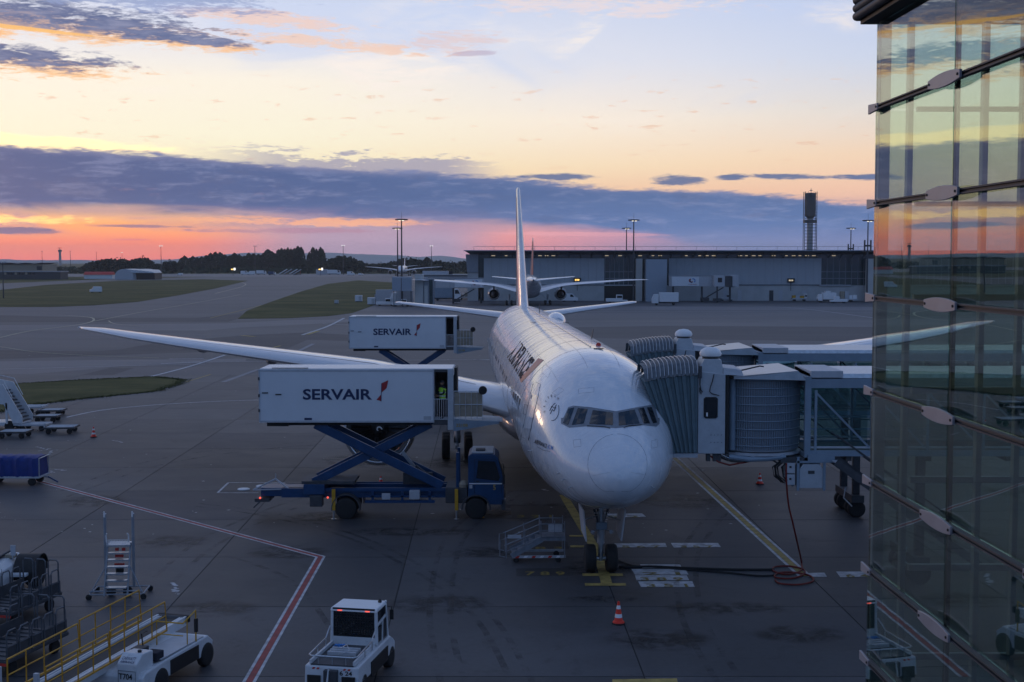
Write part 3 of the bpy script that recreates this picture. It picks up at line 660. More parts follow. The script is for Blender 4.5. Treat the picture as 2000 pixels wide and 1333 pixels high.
# ribbed cornice, overhanging
m = MB(); zc = rows[0]
for k in range(7):
    z = zc + .075 + k * .075; y1 = D0 + .10
    m.tube([LT((wall(y1) - .17, y1, z)), LT((wall(-3) - .17, -3, z))], .041, 12)
    m.tube([LT((wall(y1) - .17, y1, z)), LT((9.8, y1, z))], .041, 12)
m.build('cornice_tube', 'dark_grey', tb, smooth=R(50))
m = MB(); m.hexa([LT(p) for p in ((wall(D0) - .14, D0 + .08, zc), (9.8, D0 + .08, zc), (9.8, -4, zc), (wall(-4) - .14, -4, zc), (wall(D0) - .14, D0 + .08, zc + .62), (9.8, D0 + .08, zc + .62), (9.8, -4, zc + .62), (wall(-4) - .14, -4, zc + .62))])
m.build('roof', 'black', tb)
# ------------------------------------------------------------------ aircraft
def aircraft_paint(name, c=(.67, .70, .74), rough=.24, wave=0.0):
    m = bpy.data.materials.new(name); m.use_nodes = True; t = NT(m.node_tree); b = t.n['Principled BSDF']
    tcn = t.n.new('ShaderNodeTexCoord'); mp = t.n.new('ShaderNodeMapping'); t.l.new(tcn.outputs['Object'], mp.inputs[0]); mp.inputs['Scale'].default_value = (.35, 2.2, .35)
    n1 = t.noise(mp.outputs[0], 1.0, 6, .7, .4); n2 = t.noise(tcn.outputs['Object'], .7, 5, .65)
    col = t.mix(t.mul(t.ss(n1, .45, .85), .30), (*c, 1), tuple(v * .50 for v in c) + (1,))
    col = t.mix(t.mul(t.ss(n2, .5, .8), .16), col, (.40, .40, .42, 1))
    t.l.new(col, b.inputs['Base Color']); t.l.new(t.add(rough - .06, t.mul(n1, .2)), b.inputs['Roughness']); b.inputs['Coat Weight'].default_value = .7; b.inputs['Coat Roughness'].default_value = .07
    if wave:
        w = t.noise(mp.outputs[0], wave, 3, .5); bn = t.n.new('ShaderNodeBump'); bn.inputs['Strength'].default_value = .45; bn.inputs['Distance'].default_value = .04
        t.l.new(w, bn.inputs['Height']); t.l.new(bn.outputs[0], b.inputs['Normal']); t.l.new(bn.outputs[0], b.inputs['Coat Normal'])
    MATS[name] = m
aircraft_paint('skin_white', wave=.55)
aircraft_paint('wing_white', (.62, .64, .67), .30)
aircraft_paint('belly_grey', (.20, .215, .24), .42)
pm('seam', (.10, .11, .13), .6); pm('title_navy', (.012, .015, .03), .7, spec=.1); pm('title_red', (.36, .05, .05), .4)
pm('window_frame', (.20, .22, .25), .45, .3, var=.15, dirt=.3)
pm('fin_stripe_blue', (.02, .04, .16), .35); pm('fin_stripe_red', (.50, .04, .05), .35)

def hermite(tab, a):
    xs = [t[0] for t in tab]
    if a <= xs[0]: return tab[0][1]
    if a >= xs[-1]: return tab[-1][1]
    i = max(k for k in range(len(xs) - 1) if xs[k] <= a)
    def sl(k):
        if k <= 0: return (tab[1][1] - tab[0][1]) / (xs[1] - xs[0])
        if k >= len(xs) - 1: return (tab[-1][1] - tab[-2][1]) / (xs[-1] - xs[-2])
        s0 = (tab[k][1] - tab[k - 1][1]) / (xs[k] - xs[k - 1]); s1 = (tab[k + 1][1] - tab[k][1]) / (xs[k + 1] - xs[k])
        return 0 if s0 * s1 <= 0 else 2 * s0 * s1 / (s0 + s1)
    h = xs[i + 1] - xs[i]; t = (a - xs[i]) / h; m0, m1 = sl(i) * h, sl(i + 1) * h
    return (2 * t ** 3 - 3 * t * t + 1) * tab[i][1] + (t ** 3 - 2 * t * t + t) * m0 + (-2 * t ** 3 + 3 * t * t) * tab[i + 1][1] + (t ** 3 - t * t) * m1
def make_profiles(LN):
    e = LN - 73.9
    top = [(0, 4.62), (.08, 4.98), (.3, 5.3), (.7, 5.66), (1.2, 6.0), (1.8, 6.34), (2.4, 6.72), (3.0, 7.14), (3.8, 7.60), (4.8, 7.98), (6, 8.27), (7.5, 8.47), (9.5, 8.58), (12, 8.6), (58 + e, 8.6), (64 + e, 8.52), (70 + e, 8.25), (73.7 + e, 7.85)]
    bot = [(0, 4.62), (.08, 4.28), (.3, 3.98), (.7, 3.66), (1.2, 3.48), (1.8, 3.30), (2.4, 3.16), (3.0, 3.04), (3.8, 2.90), (4.8, 2.77), (6, 2.65), (7.5, 2.54), (9.5, 2.45), (12, 2.4), (50 + e, 2.4), (54 + e, 2.75), (58 + e, 3.45), (63 + e, 4.7), (68 + e, 6.0), (73.7 + e, 7.35)]
    hw = [(0, 0), (.08, .40), (.3, .78), (.7, 1.2), (1.2, 1.56), (1.8, 1.9), (2.4, 2.12), (3.0, 2.31), (3.8, 2.51), (4.8, 2.70), (6, 2.86), (7.5, 3.0), (9.5, 3.1), (12, 3.1), (51 + e, 3.1), (56 + e, 2.95), (61 + e, 2.5), (66 + e, 1.75), (70 + e, 1.05), (73.7 + e, .22)]
    zw = [(0, 4.62), (1.2, 4.72), (3, 4.95), (5, 5.2), (8, 5.45), (12, 5.5), (50 + e, 5.5), (58 + e, 6.0), (66 + e, 6.95), (73.7 + e, 7.6)]
    return top, bot, hw, zw
def ring_of(P, a, n):
    top, bot, hw, zw = (hermite(t, a) for t in P); out = []
    for j in range(n):
        t = 2 * math.pi * j / n; x = math.sin(t) * hw; c = math.cos(t); out.append((x, a, zw + (c * (top - zw) if c > 0 else c * (zw - bot))))
    return out
def wing_mesh(secs, side, dih=None):
    """secs: (lateral, a_leading, chord, z, thickness) ; airfoil in the (aft, z) plane"""
    m = MB(); rr = []; n = 13
    for (l, a, c, z, th, tw) in secs:
        ring = []
        for k in range(2 * n):
            if k < n: t = k / (n - 1); x = 1 - (math.cos(t * math.pi) + 1) / 2; s = 1
            else: t = (2 * n - 1 - k) / (n - 1); x = 1 - (math.cos(t * math.pi) + 1) / 2; s = -1
            if k == 2 * n - 1: x = .0005
            y = 5 * th * (.2969 * math.sqrt(x) - .126 * x - .3516 * x * x + .2843 * x ** 3 - .1036 * x ** 4) * (1.0 if s > 0 else .75) + .001
            cam_ = .018 * (1 - (2 * x - 1) ** 2)
            ring.append((side * l, a + x * c, z + (s * y + cam_) * c - x * c * math.sin(tw)))
        rr.append(ring)
    return m.loft(rr, cap=True)
def gear_wheels(parent, x0, y0, pairs, pitch, track, r, w):
    for k in range(pairs):
        for s in (-1, 1):
            wheel(parent, x0 + s * track / 2, y0 + (k - (pairs - 1) / 2) * pitch, r, w, 'light_grey', ax=(1, 0, 0), n=28)
def make_aircraft(name, label, group, loc, rz, LN=73.9, lod=0, scale=1.0, engr=1.95, full=True):
    e = LN - 73.9
    P = make_profiles(LN)
    ac = thing(name, label, 'airplane', loc, rz, group); ac.scale = (scale,) * 3
    n = 96 if lod == 0 else 32
    st = [0.002, .03, .08, .16, .3, .5, .75, 1.0, 1.35, 1.7, 2.1, 2.5, 3.0, 3.5, 4.1, 4.8, 5.6, 6.5, 7.5, 8.5, 9.5, 11] + [12 + k * (38.0 + e) / 24 for k in range(25)] + [50 + e + .9 * k for k in range(1, 26)] + [LN - .2]
    st = [a for a in st if a <= LN - .15]
    m = MB().loft([ring_of(P, a, n) for a in st])
    fus = m.build('fuselage', 'skin_white', ac, smooth=R(60))
    # wing-body fairing and belly
    m = MB(); rr = []
    for k in range(17):
        a = 22 + e * .5 + k * 1.35; t = k / 16; s = math.sin(math.pi * t) ** .5
        rr.append([(math.sin(q) * (2.3 + 1.25 * s), a, 3.6 + (math.cos(q) * (.6 + .65 * s) if math.cos(q) > 0 else math.cos(q) * (1.0 + .75 * s))) for q in [2 * math.pi * j / 28 for j in range(28)]])
    m.loft(rr).build('belly_fairing', 'belly_grey', ac, smooth=R(50))
    fl_ = e * .5
    for s in (-1, 1):
        tipx = [(30.2, 47.2, 3.1, 7.27, .11, .0), (31.6, 48.9, 1.9, 7.36, .10, .0), (32.4, 50.3, .75, 7.42, .09, .0)]
        w = wing_mesh([(q[0], q[1] + fl_, *q[2:]) for q in [(2.4, 24.2, 15.0, 4.1, .135, .04), (4.5, 25.7, 13.0, 4.55, .125, .04), (7.5, 27.9, 10.3, 5.25, .115, .03), (10.5, 30.1, 8.9, 5.75, .11, .02), (16, 34.1, 7.3, 6.22, .11, .015), (22, 38.6, 5.6, 6.70, .115, .01), (27, 42.8, 4.1, 7.10, .12, .0)] + tipx], s)
        wo_ = w.build('wing', 'wing_white', ac, smooth=R(40))
        if lod == 0:
            for xx in (.16, .62):          # slat and flap joints following the upper surface
                q = []
                for (l, a, c, z, th) in ((4.5, 25.7, 13.0, 4.55, .125), (7.5, 27.9, 10.3, 5.25, .115), (10.5, 30.1, 8.9, 5.75, .11), (16, 34.1, 7.3, 6.22, .11), (22, 38.6, 5.6, 6.70, .115), (27, 42.8, 4.1, 7.10, .12), (30.2, 47.2, 3.1, 7.27, .11)):
                    y = 5 * th * (.2969 * math.sqrt(xx) - .126 * xx - .3516 * xx * xx + .2843 * xx ** 3 - .1036 * xx ** 4) + .001; cm = .018 * (1 - (2 * xx - 1) ** 2)
                    q.append((s * l, a + fl_ + xx * c, z + (y + cm) * c - xx * c * (.03 if l < 8 else .015)))
                MB().tube(q, .012, 5).build('slat_joint' if xx < .3 else 'flap_joint', 'seam', wo_)
            for l, c0 in ((6.6, 33), (12.5, 36.2), (17.5, 39.2), (22.5, 42.3)):
                z = 4.9 + (l - 6.6) * .115; q = MB()
                q.lathe([(.02, 0), (.22, .7), (.34, 2.0), (.30, 3.4), (.12, 4.9), (.02, 5.6)], (s * l, c0 + fl_, z - .35), (0, 1, -.03), 12)
                q.build('flap_fairing', 'belly_grey', wo_, smooth=R(50))
            MB().tube([(s * 32.45, 50.3, 7.43), (s * 32.45, 50.65, 7.43)], .05, 8).build('wing_light', 'cone_white', wo_)
        hs = wing_mesh([(.6, 63.6 + e, 6.6, 7.35, .10, 0), (5.5, 67.6 + e, 4.4, 7.9, .10, 0), (10.4, 71.4 + e, 2.3, 8.42, .10, 0), (10.75, 72.2 + e, 1.2, 8.46, .08, 0)], s)
        hs.build('tailplane', 'wing_white', ac, smooth=R(40))
        # engine
        ex, ey, ez = s * 9.75, 25.2 + fl_, 1.22 + engr
        en = MB().lathe([(engr * .84, .10), (engr * .90, .0), (engr * .965, .05), (engr, .5), (engr * 1.03, 1.5), (engr * 1.02, 2.6), (engr * .93, 3.9), (engr * .80, 5.0), (engr * .74, 5.05), (engr * .72, 4.6), (engr * .8, 2.2), (engr * .80, .9), (engr * .84, .10)], (ex, ey, ez), (0, 1, -.02), 48, cap=False).build('engine_nacelle', 'belly_grey' if lod == 0 else 'skin_white', ac, smooth=R(50))
        MB().lathe([(engr * .835, .22), (engr * .845, .06), (engr * .895, -.03), (engr * .955, .0), (engr * .985, .14), (engr * 1.0, .34)], (ex, ey, ez), (0, 1, -.02), 48, cap=False).build('intake_lip', 'metal_lip', en, smooth=R(50))
        MB().lathe([(engr * .5, 4.2), (engr * .46, 5.9), (engr * .36, 6.4), (.25, 7.3), (.03, 7.6)], (ex, ey, ez - .1), (0, 1, -.02), 24).build('exhaust_cone', 'dark_grey', en, smooth=R(50))
        MB().lathe([(engr * .80, .0), (engr * .8, .05)], (ex, ey + 1.5, ez), (0, 1, 0), 32).build('fan_back', 'black', en)
        if lod == 0:
            m = MB()
            for k in range(22):
                t = 2 * math.pi * k / 22; c, si = math.cos(t), math.sin(t); c2, s2 = math.cos(t + .26), math.sin(t + .26)
                m.quad((ex + c * .5, ey + .9, ez + si * .5), (ex + c * 1.52, ey + .75, ez + si * 1.52), (ex + c2 * 1.52, ey + 1.25, ez + s2 * 1.52), (ex + c2 * .5, ey + 1.15, ez + s2 * .5))
            m.build('fan_blade', 'dark_grey', en)['kind'] = 'stuff'
            sp_ = MB().lathe([(.01, 0), (.2, .18), (.38, .5), (.5, .95)], (ex, ey + .1, ez), (0, 1, 0), 24).build('spinner', 'black', en, smooth=R(50))
            sw = [(ex + .17 * math.cos(t * 4.4) * (1 - t * .75), ey + .12 + (.09 if t < .5 else .03), ez + .17 * math.sin(t * 4.4) * (1 - t * .75)) for t in [k / 14 for k in range(15)]]
            MB().tube(sw, .035, 6).build('spinner_mark', 'cone_white', en)
        pyl = [(24.9, 0), (25.8, .7), (30.2, 1.35), (33, .9), (31, -.35), (27, -.1)]
        MB().prism([(a + fl_, z) for a, z in pyl], (ex - .22, 0, ez + engr * .93 - .25), (0, 1, 0), (0, 0, 1), (.44, 0, 0)).build('pylon', 'belly_grey', ac)
        # main gear
        gx, gy = s * 5.49, 37.1 + fl_
        lg = MB().tube([(gx, gy, .8), (gx * .98, gy, 3.4)], .21, 12).tube([(gx, gy + .1, 1.6), (gx * .62, gy + .2, 3.3)], .10, 8).tube([(gx, gy, 1.5), (gx, gy + 2.2, 3.3)], .1, 8).bar((gx, gy - 1.6, .72), (gx, gy + 1.6, .72), .22, .26).build('main_gear', 'galvanised', ac, smooth=R(50))
        gear_wheels(lg, gx, gy, 3, 1.46, 1.40, .66, .50)
        if lod == 0: MB().box(gx + s * .55, gx + s * .62, gy - 1.2, gy + 1.2, 1.7, 3.4).build('gear_door', 'belly_grey', lg)
    # fin
    m = MB(); rr = []
    for z, a, c, th in ((7.9, 57.5, 12.5, .075), (8.5, 59.2, 10.6, .085), (9.6, 60.4, 9.4, .09), (12.5, 63.2, 7.3, .09), (15.5, 66.2, 5.2, .09), (18.3, 68.9, 3.3, .09), (18.5, 69.3, 2.7, .06)):
        ring = []
        for k in range(20):
            t = 2 * math.pi * k / 20; x = (1 - math.cos(t)) / 2; y = 5 * th * (.2969 * math.sqrt(x) - .126 * x - .3516 * x * x + .2843 * x ** 3 - .1036 * x ** 4)
            ring.append(((y if math.sin(t) > 0 else -y) * c, a + e + x * c, z))
        rr.append(ring)
    fin = m.loft(rr).build('fin', 'skin_white', ac, smooth=R(40))
    for k, (a0, a1, mt) in enumerate(((.36, .52, 'fin_stripe_blue'), (.60, .74, 'fin_stripe_blue'), (.79, .95, 'fin_stripe_red'))):
        for s in (-1, 1):
            q = []
            for z, a, c, th in ((9.0, 59.9, 10.0, .088), (12.5, 63.2, 7.3, .09), (15.5, 66.2, 5.2, .09), (17.7, 68.3, 3.7, .09)):
                for x in (a0 - .12 * (z - 9) / 9, a1 - .12 * (z - 9) / 9):
                    y = 5 * th * (.2969 * math.sqrt(x) - .126 * x - .3516 * x * x + .2843 * x ** 3 - .1036 * x ** 4); q.append((s * (y * c + .012), a + e + x * c, z))
            mm = MB(); mm.add(q, [(2 * i, 2 * i + 1, 2 * i + 3, 2 * i + 2) for i in range(3)]); mm.build('tail_stripe', mt, fin)
    MB().lathe([(.22, 0), (.16, .25), (.10, .3)], (0, LN - .25, 7.6), (0, 1, 0), 12).build('tail_exhaust', 'dark_grey', ac)
    # nose gear
    ng = MB().tube([(0, 5.9, .45), (0, 5.75, 3.0)], .105, 14).tube([(0, 5.85, 1.15), (0, 5.8, 1.75)], .15, 14).tube([(-.27, 5.9, .53), (.27, 5.9, .53)], .09, 10).build('nose_gear', 'galvanised', ac, smooth=R(50))
    MB().tube([(0, 5.9, 1.3), (0, 7.3, 2.55)], .06, 8).tube([(-.28, 5.85, 2.5), (0, 5.85, 1.75)], .05, 8).tube([(.28, 5.85, 2.5), (0, 5.85, 1.75)], .05, 8).build('drag_brace', 'dark_grey', ng)
    for s in (-1, 1): wheel(ng, s * .42, 5.9, .545, .42, 'light_grey', ax=(1, 0, 0), n=32)
    if lod == 0:
        MB().box(-.21, .21, 5.60, 5.78, 1.72, 2.0).build('steering_box', 'bridge_blue', ng, bevel=.02)
        for s in (-1, 1):
            MB().lathe([(.02, 0), (.075, .05), (.08, .10)], (s * .36, 5.58, 1.66), (0, -1, 0), 12).build('taxi_light', 'metal_lip', ng)
            MB().tube([(s * .21, 5.7, 1.7), (s * .36, 5.6, 1.66)], .025, 6).build('light_bracket', 'steel', ng)
            MB().prism([(-.95, 0), (1.0, 0), (.9, -1.15), (-.8, -1.25)], (s * .78, 5.6, 2.66), (0, 1, 0), (s * .10, 0, .98), (s * .05, 0, 0)).build('gear_door', 'light_grey', ac)
            MB().tube([(s * .78, 5.5, 2.1), (s * .1, 5.7, 2.3)], .025, 6).build('door_link', 'steel', ac)
            MB().tube([(s * .10, 5.72, 2.0 + .0), (s * .14, 5.55, 2.45)], .03, 6).build('brace', 'steel', ng)
        for k in range(6): MB().lathe([(.02, 0), (.02, .015)], ((k % 3 - 1) * .09 + (-.2 if k < 3 else .2), 5.42, 2.42), (0, -1, 0), 6).build('indicator_lamp', 'cone_white', ng)
    return ac, fus, P
AX, AY, PSI = 3.763, 45.38, .0464
AC, FUS, PROF = make_aircraft('airliner', 'large white twin engine airliner parked nose-on at the jet bridges', None, (AX, AY, 0), PSI)
bpy.context.view_layer.update()
# ---- details laid on the fuselage skin
MW = FUS.matrix_world.copy(); MWI = MW.inverted()
_bm = bmesh.new(); _bm.from_mesh(FUS.data); BV = BVHTree.FromBMesh(_bm); _bm.free()
CAMW = Vector((0, 0, CAMH))
def skin(u, v, off=.012):
    o = MWI @ CAMW; d = (MWI.to_3x3() @ ray(u, v)).normalized(); h = BV.ray_cast(o, d)
    if h[0] is None: h = BV.find_nearest(MWI @ at(u, v, 50)); 
    nrm = h[1] if h[1].dot(d) < 0 else -h[1]
    return h[0] + nrm * off
def near(p, off=.012):
    h = BV.find_nearest(Vector(p)); c = Vector((0, h[0].y, 5.4)); nn = h[1] if h[1].dot(h[0] - c) > 0 else -h[1]
    return h[0] + nn * off
def skin_poly(name, poly, mat, parent=AC, off=.012, label=None, sub=4):
    """polygon given in photo pixels, draped on the skin (quads are subdivided bilinearly)"""
    m = MB(); p = [Vector(q) for q in poly]
    if len(p) == 4:
        g_ = [[skin(*((p[0].lerp(p[1], i / sub)).lerp(p[3].lerp(p[2], i / sub), j / sub)), off) for i in range(sub + 1)] for j in range(sub + 1)]
        for j in range(sub):
            for i in range(sub): m.quad(g_[j][i], g_[j][i + 1], g_[j + 1][i + 1], g_[j + 1][i])
    else:
        m.quad(*[skin(*q, off) for q in p])
    return m.build(name, mat, parent, label)
def skin_line(name, pts, r, mat, parent=AC, off=.0, closed=False, sub=4, n=5):
    q = []
    P_ = [Vector(p) for p in pts] + ([Vector(pts[0])] if closed else [])
    for a, b in zip(P_[:-1], P_[1:]):
        for k in range(sub): q.append(skin(*a.lerp(b, k / sub), off))
    q.append(skin(*P_[-1], off)); return MB().tube(q, r, n).build(name, mat, parent)
def skin_text(name, s, quad, mat, parent=AC, off=.014, bold=.0, label=None):
    vs, fs = text2d(s, bold); p0, p1, p2, p3 = [Vector(q) for q in quad]      # origin, right end, right-top, left-top
    out = [skin(*((p0.lerp(p1, x)).lerp(p3.lerp(p2, x), y)), off) for x, y in vs]
    return MB().add(out, fs).build(name, mat, parent, label)
# cockpit windows
fr = [(1096, 828), (1110, 796), (1120, 793), (1153, 796), (1203, 804), (1250, 795), (1274, 791), (1279, 795), (1288, 828), (1282, 834), (1254, 831), (1203, 837), (1147, 833), (1112, 836)]
c0 = (1203, 816)
m = MB(); cc = None; ring = []
for a, b in zip(fr, fr[1:] + fr[:1]):
    for k in range(4): ring.append((a[0] + (b[0] - a[0]) * k / 4, a[1] + (b[1] - a[1]) * k / 4))
L0 = [skin(u, v, .010) for u, v in ring]; lev = [L0]
for f_ in (.66, .33): lev.append([skin(1203 + (u - 1203) * 1.0 if False else 1203 + (u - 1203) * (.5 + .5 * f_) if False else u, 817 + (v - 817) * f_, .010) for u, v in ring])
nn_ = len(ring)
for A_, B_ in zip(lev[:-1], lev[1:]):
    for i in range(nn_): m.quad(A_[i], A_[(i + 1) % nn_], B_[(i + 1) % nn_], B_[i])
half = nn_ // 2
top_i = [i for i in range(nn_)]
last = [skin(u, 817, .010) for u, v in ring]
for i in range(nn_): m.quad(lev[-1][i], lev[-1][(i + 1) % nn_], last[(i + 1) % nn_], last[i])
WF = m.build('windscreen_frame', 'window_frame', AC, smooth=R(30))
for q in ([(1100, 827), (1111, 799), (1122, 797), (1110, 831)], [(1117, 831), (1129, 798), (1148, 800), (1140, 828)], [(1151, 829), (1158, 802), (1197, 807), (1197, 831)],
          [(1209, 832), (1208, 807), (1239, 801), (1249, 828)], [(1257, 828), (1246, 799), (1257, 797), (1269, 828)], [(1275, 828), (1263, 797), (1272, 796), (1283, 826)]):
    skin_poly('cockpit_window', q, 'dark_glass', WF, .022, sub=3)
for q in ([(1147, 833), (1180, 835), (1192, 838)], [(1253, 831), (1228, 833), (1218, 837)]): skin_line('wiper', q, .014, 'black', WF, .03)
# radome joint, lightning strips, seams
rad = [(1206 + 58 * math.sin(t), 907 - 59 * math.cos(t)) for t in [2 * math.pi * k / 40 for k in range(40)]]
skin_line('radome_joint', [(u, min(v, 960)) for u, v in rad if v < 966], .007, 'seam', AC, .0, False, 1)
for q in ([(1158, 929), (1192, 923)], [(1232, 923), (1258, 927)]): skin_line('lightning_strip', q, .006, 'light_grey', AC, .002)
for a in (9.5, 14.2, 19.6, 25.0, 31.0, 37.0, 43.0, 49.0, 55.0):
    rg = ring_of(PROF, a, 72); MB().tube([(x * 1.0, y, z) for x, y, z in rg[-27:] + rg[:28]], .006, 4).build('skin_seam', 'seam', AC)
MB().tube([near((.0, a, 9)) for a in [10 + .8 * k for k in range(58)]], .03, 5).build('spine_strip', 'belly_grey', AC)
# doors seen on the left of the picture
def outline(name, quad, r=.012, mat='seam', lab=None):
    return skin_line(name, quad, r, mat, AC, .004, True, 5)
dr = skin_poly('door', [(1020, 858), (1044, 746), (1056, 752), (1032, 860)], 'skin_white', AC, .02, 'forward door with handle and small window', 5)
outline('door_edge', [(1018, 853), (1041, 751), (1046, 747), (1055, 751), (1054, 758), (1034, 855), (1032, 860)])
skin_poly('door_window', [(1034, 777), (1036, 770), (1040, 772), (1038, 779)], 'light_grey', AC, .03, sub=2)
outline('door_handle', [(1022, 808), (1025, 790), (1031, 792), (1027, 811)], .009)
for k, (u, v) in enumerate(((1001, 778), (1005, 781), (1009, 785), (1013, 790))):
    skin_poly('cabin_window', [(u, v), (u + 1.6, v - 12), (u + 4, v - 11), (u + 2.4, v + 1)], 'dark_grey', AC, .012, sub=2)
# windows along both sides
wm = MB().prism([(-.10, -.15), (.10, -.15), (.10, .15), (-.10, .15)], (0, 0, 0), (0, 1, 0), (0, 0, 1), (.006, 0, 0)).mesh('cabin_window', 'light_grey'); wm2 = wm.copy(); wm2.materials.clear(); wm2.materials.append(MATS['dark_glass'])
for s in (-1, 1):
    for k in range(88):
        a = 9.8 + .533 * k
        if any(abs(a - d) < .75 for d in (17.6, 32, 44.6)): continue
        hwz = 3.1 * math.sqrt(max(0, 1 - ((6.15 - 5.5) / 3.1) ** 2))
        inst('cabin_window', wm if random.random() < .7 else wm2, AC, (s * (hwz + (.002 if s > 0 else .008)), a, 6.15), (0, R(-12) * s, 0))
# markings
skin_text('title', 'AIRFRANCE', [(990, 699), (1017, 742), (1045, 703), (1015, 664)], 'title_navy', bold=.055, label='dark blue AIRFRANCE title')
skin_poly('title_accent', [(1018, 748), (1015, 741), (1052, 700), (1062, 704)], 'title_red', AC, .013, 'red slanting accent beside the title', 6)
skin_text('group_title', 'AIRFRANCE', [(1044, 866), (1068, 876), (1069, 868), (1046, 858)], 'title_navy', bold=.01)
skin_text('group_title', 'KLM', [(1070, 877), (1080, 879), (1081, 872), (1071, 869)], 'logo_blue', bold=.01)
skin_line('title_underline', [(1050, 873), (1062, 880), (1074, 882)], .006, 'title_navy', AC, .01)
cx_, cy_ = 1080, 800
skin_line('alliance_ring', [(cx_ + 13 * math.sin(t) - 1, cy_ - 22 * math.cos(t)) for t in [R(q) for q in range(70, 200, 12)]], .009, 'title_navy', AC, .01, sub=2)
skin_line('alliance_mark', [(cx_ - 6, cy_ + 3), (cx_ - 2, cy_ - 6), (cx_ + 3, cy_ - 2), (cx_ + 7, cy_ - 9)], .012, 'title_navy', AC, .01)
skin_line('alliance_mark', [(cx_ - 5, cy_ + 9), (cx_ - 1, cy_), (cx_ + 2, cy_ + 4), (cx_ + 6, cy_ - 4)], .012, 'title_navy', AC, .01)
skin_line('alliance_mark', [(cx_ - 3, cy_ - 3), (cx_ + 1, cy_ - 9), (cx_ + 5, cy_ - 12)], .010, 'title_navy', AC, .01)
for k, ch in enumerate('SKYTEAM'):
    t = R(-100 + k * 23); u, v = cx_ + 15 * math.sin(t), cy_ - 24 * math.cos(t)
    du, dv = 2.6 * math.cos(t * .8), 3.4 * math.sin(t * .8)
    nu, nv = 3.4 * math.sin(t), -4.6 * math.cos(t)
    skin_text('alliance_name', ch, [(u - du / 2, v - dv / 2), (u + du / 2, v + dv / 2), (u + du / 2 + nu, v + dv / 2 + nv), (u - du / 2 + nu, v - dv / 2 + nv)], 'title_navy')
for ang in (-62, -38, -12, 14, 40, 66):
    pts = []
    for k in range(60):
        a = 5.5 + .75 * k; tp_, bt_, hw_, zw_ = (hermite(q, a) for q in PROF); c = math.cos(R(ang)); pts.append((math.sin(R(ang)) * hw_, a, zw_ + c * (tp_ - zw_)))
    MB().tube(pts, .005, 4).build('skin_seam', 'seam', AC)
for q in ([(1060, 902), (1072, 909), (1068, 926), (1057, 919)], [(1078, 768), (1092, 757), (1102, 762), (1088, 773)], [(1130, 760), (1160, 757), (1160, 766), (1130, 769)], [(1245, 757), (1262, 762), (1262, 770), (1245, 765)], [(1088, 968), (1112, 982), (1108, 990), (1086, 977)], [(1120, 860), (1134, 858), (1135, 872), (1121, 874)], [(1272, 862), (1284, 858), (1284, 874), (1272, 876)], [(1058, 728), (1062, 712), (1078, 720), (1070, 738)]):
    skin_line('access_panel', q, .004, 'seam', AC, .001, True, 3)
# probes, antennas, beacon, hatches
for u, v in ((1093, 924), (1103, 936), (1115, 951), (1038, 880), (1272, 950)): 
    p = skin(u, v, 0); q = skin(u, v, .12); MB().tube([p, q, q + Vector((0, -.14, 0))], .02, 6).build('probe', 'steel', AC)
p = near((.55, 11.2, 9), 0); MB().lathe([(.12, 0), (.10, .09), (.04, .14)], p, (0, 0, 1), 12).build('beacon', 'red_paint', AC, smooth=R(40))
p = near((.3, 9.2, 9), 0); MB().box(p.x - .2, p.x + .2, p.y - .09, p.y + .09, p.z, p.z + .035).build('hatch', 'dark_grey', AC)
p = near((1.1, 18.2, 9), 0); MB().prism([(0, 0), (.35, 0), (.3, .45), (.18, .45)], p, (0, 1, 0), (.2, 0, 1), (.03, 0, 0)).build('antenna', 'dark_grey', AC)
for a, x in ((34, -.9), (34.6, 1.2)):
    p = near((x, a, 9), 0); MB().box(p.x - .3, p.x + .3, p.y - .1, p.y + .1, p.z, p.z + .02).build('hatch', 'black', AC)
m = MB(); rr = []
for k in range(11):
    t = k / 10; rr.append([(1.1 + math.sin(q) * .65 * math.sin(math.pi * (.08 + .9 * t)) ** .5, 40 + 4.2 * t, 8.18 + max(0, math.cos(q)) * .62 * math.sin(math.pi * (.1 + .88 * t)) ** .6) for q in [2 * math.pi * j / 16 for j in range(16)]])
m.loft(rr).build('satcom_dome', 'skin_white', AC, smooth=R(60))
p = near((.35, 46.5, 9), 0); MB().prism([(0, 0), (.3, 0), (.25, .7), (.15, .7)], p, (0, 1, 0), (0, 0, 1), (.03, 0, 0)).build('antenna', 'dark_grey', AC)
pm('fold_grey', (.12, .14, .16), .7, var=.2, bump=.3)
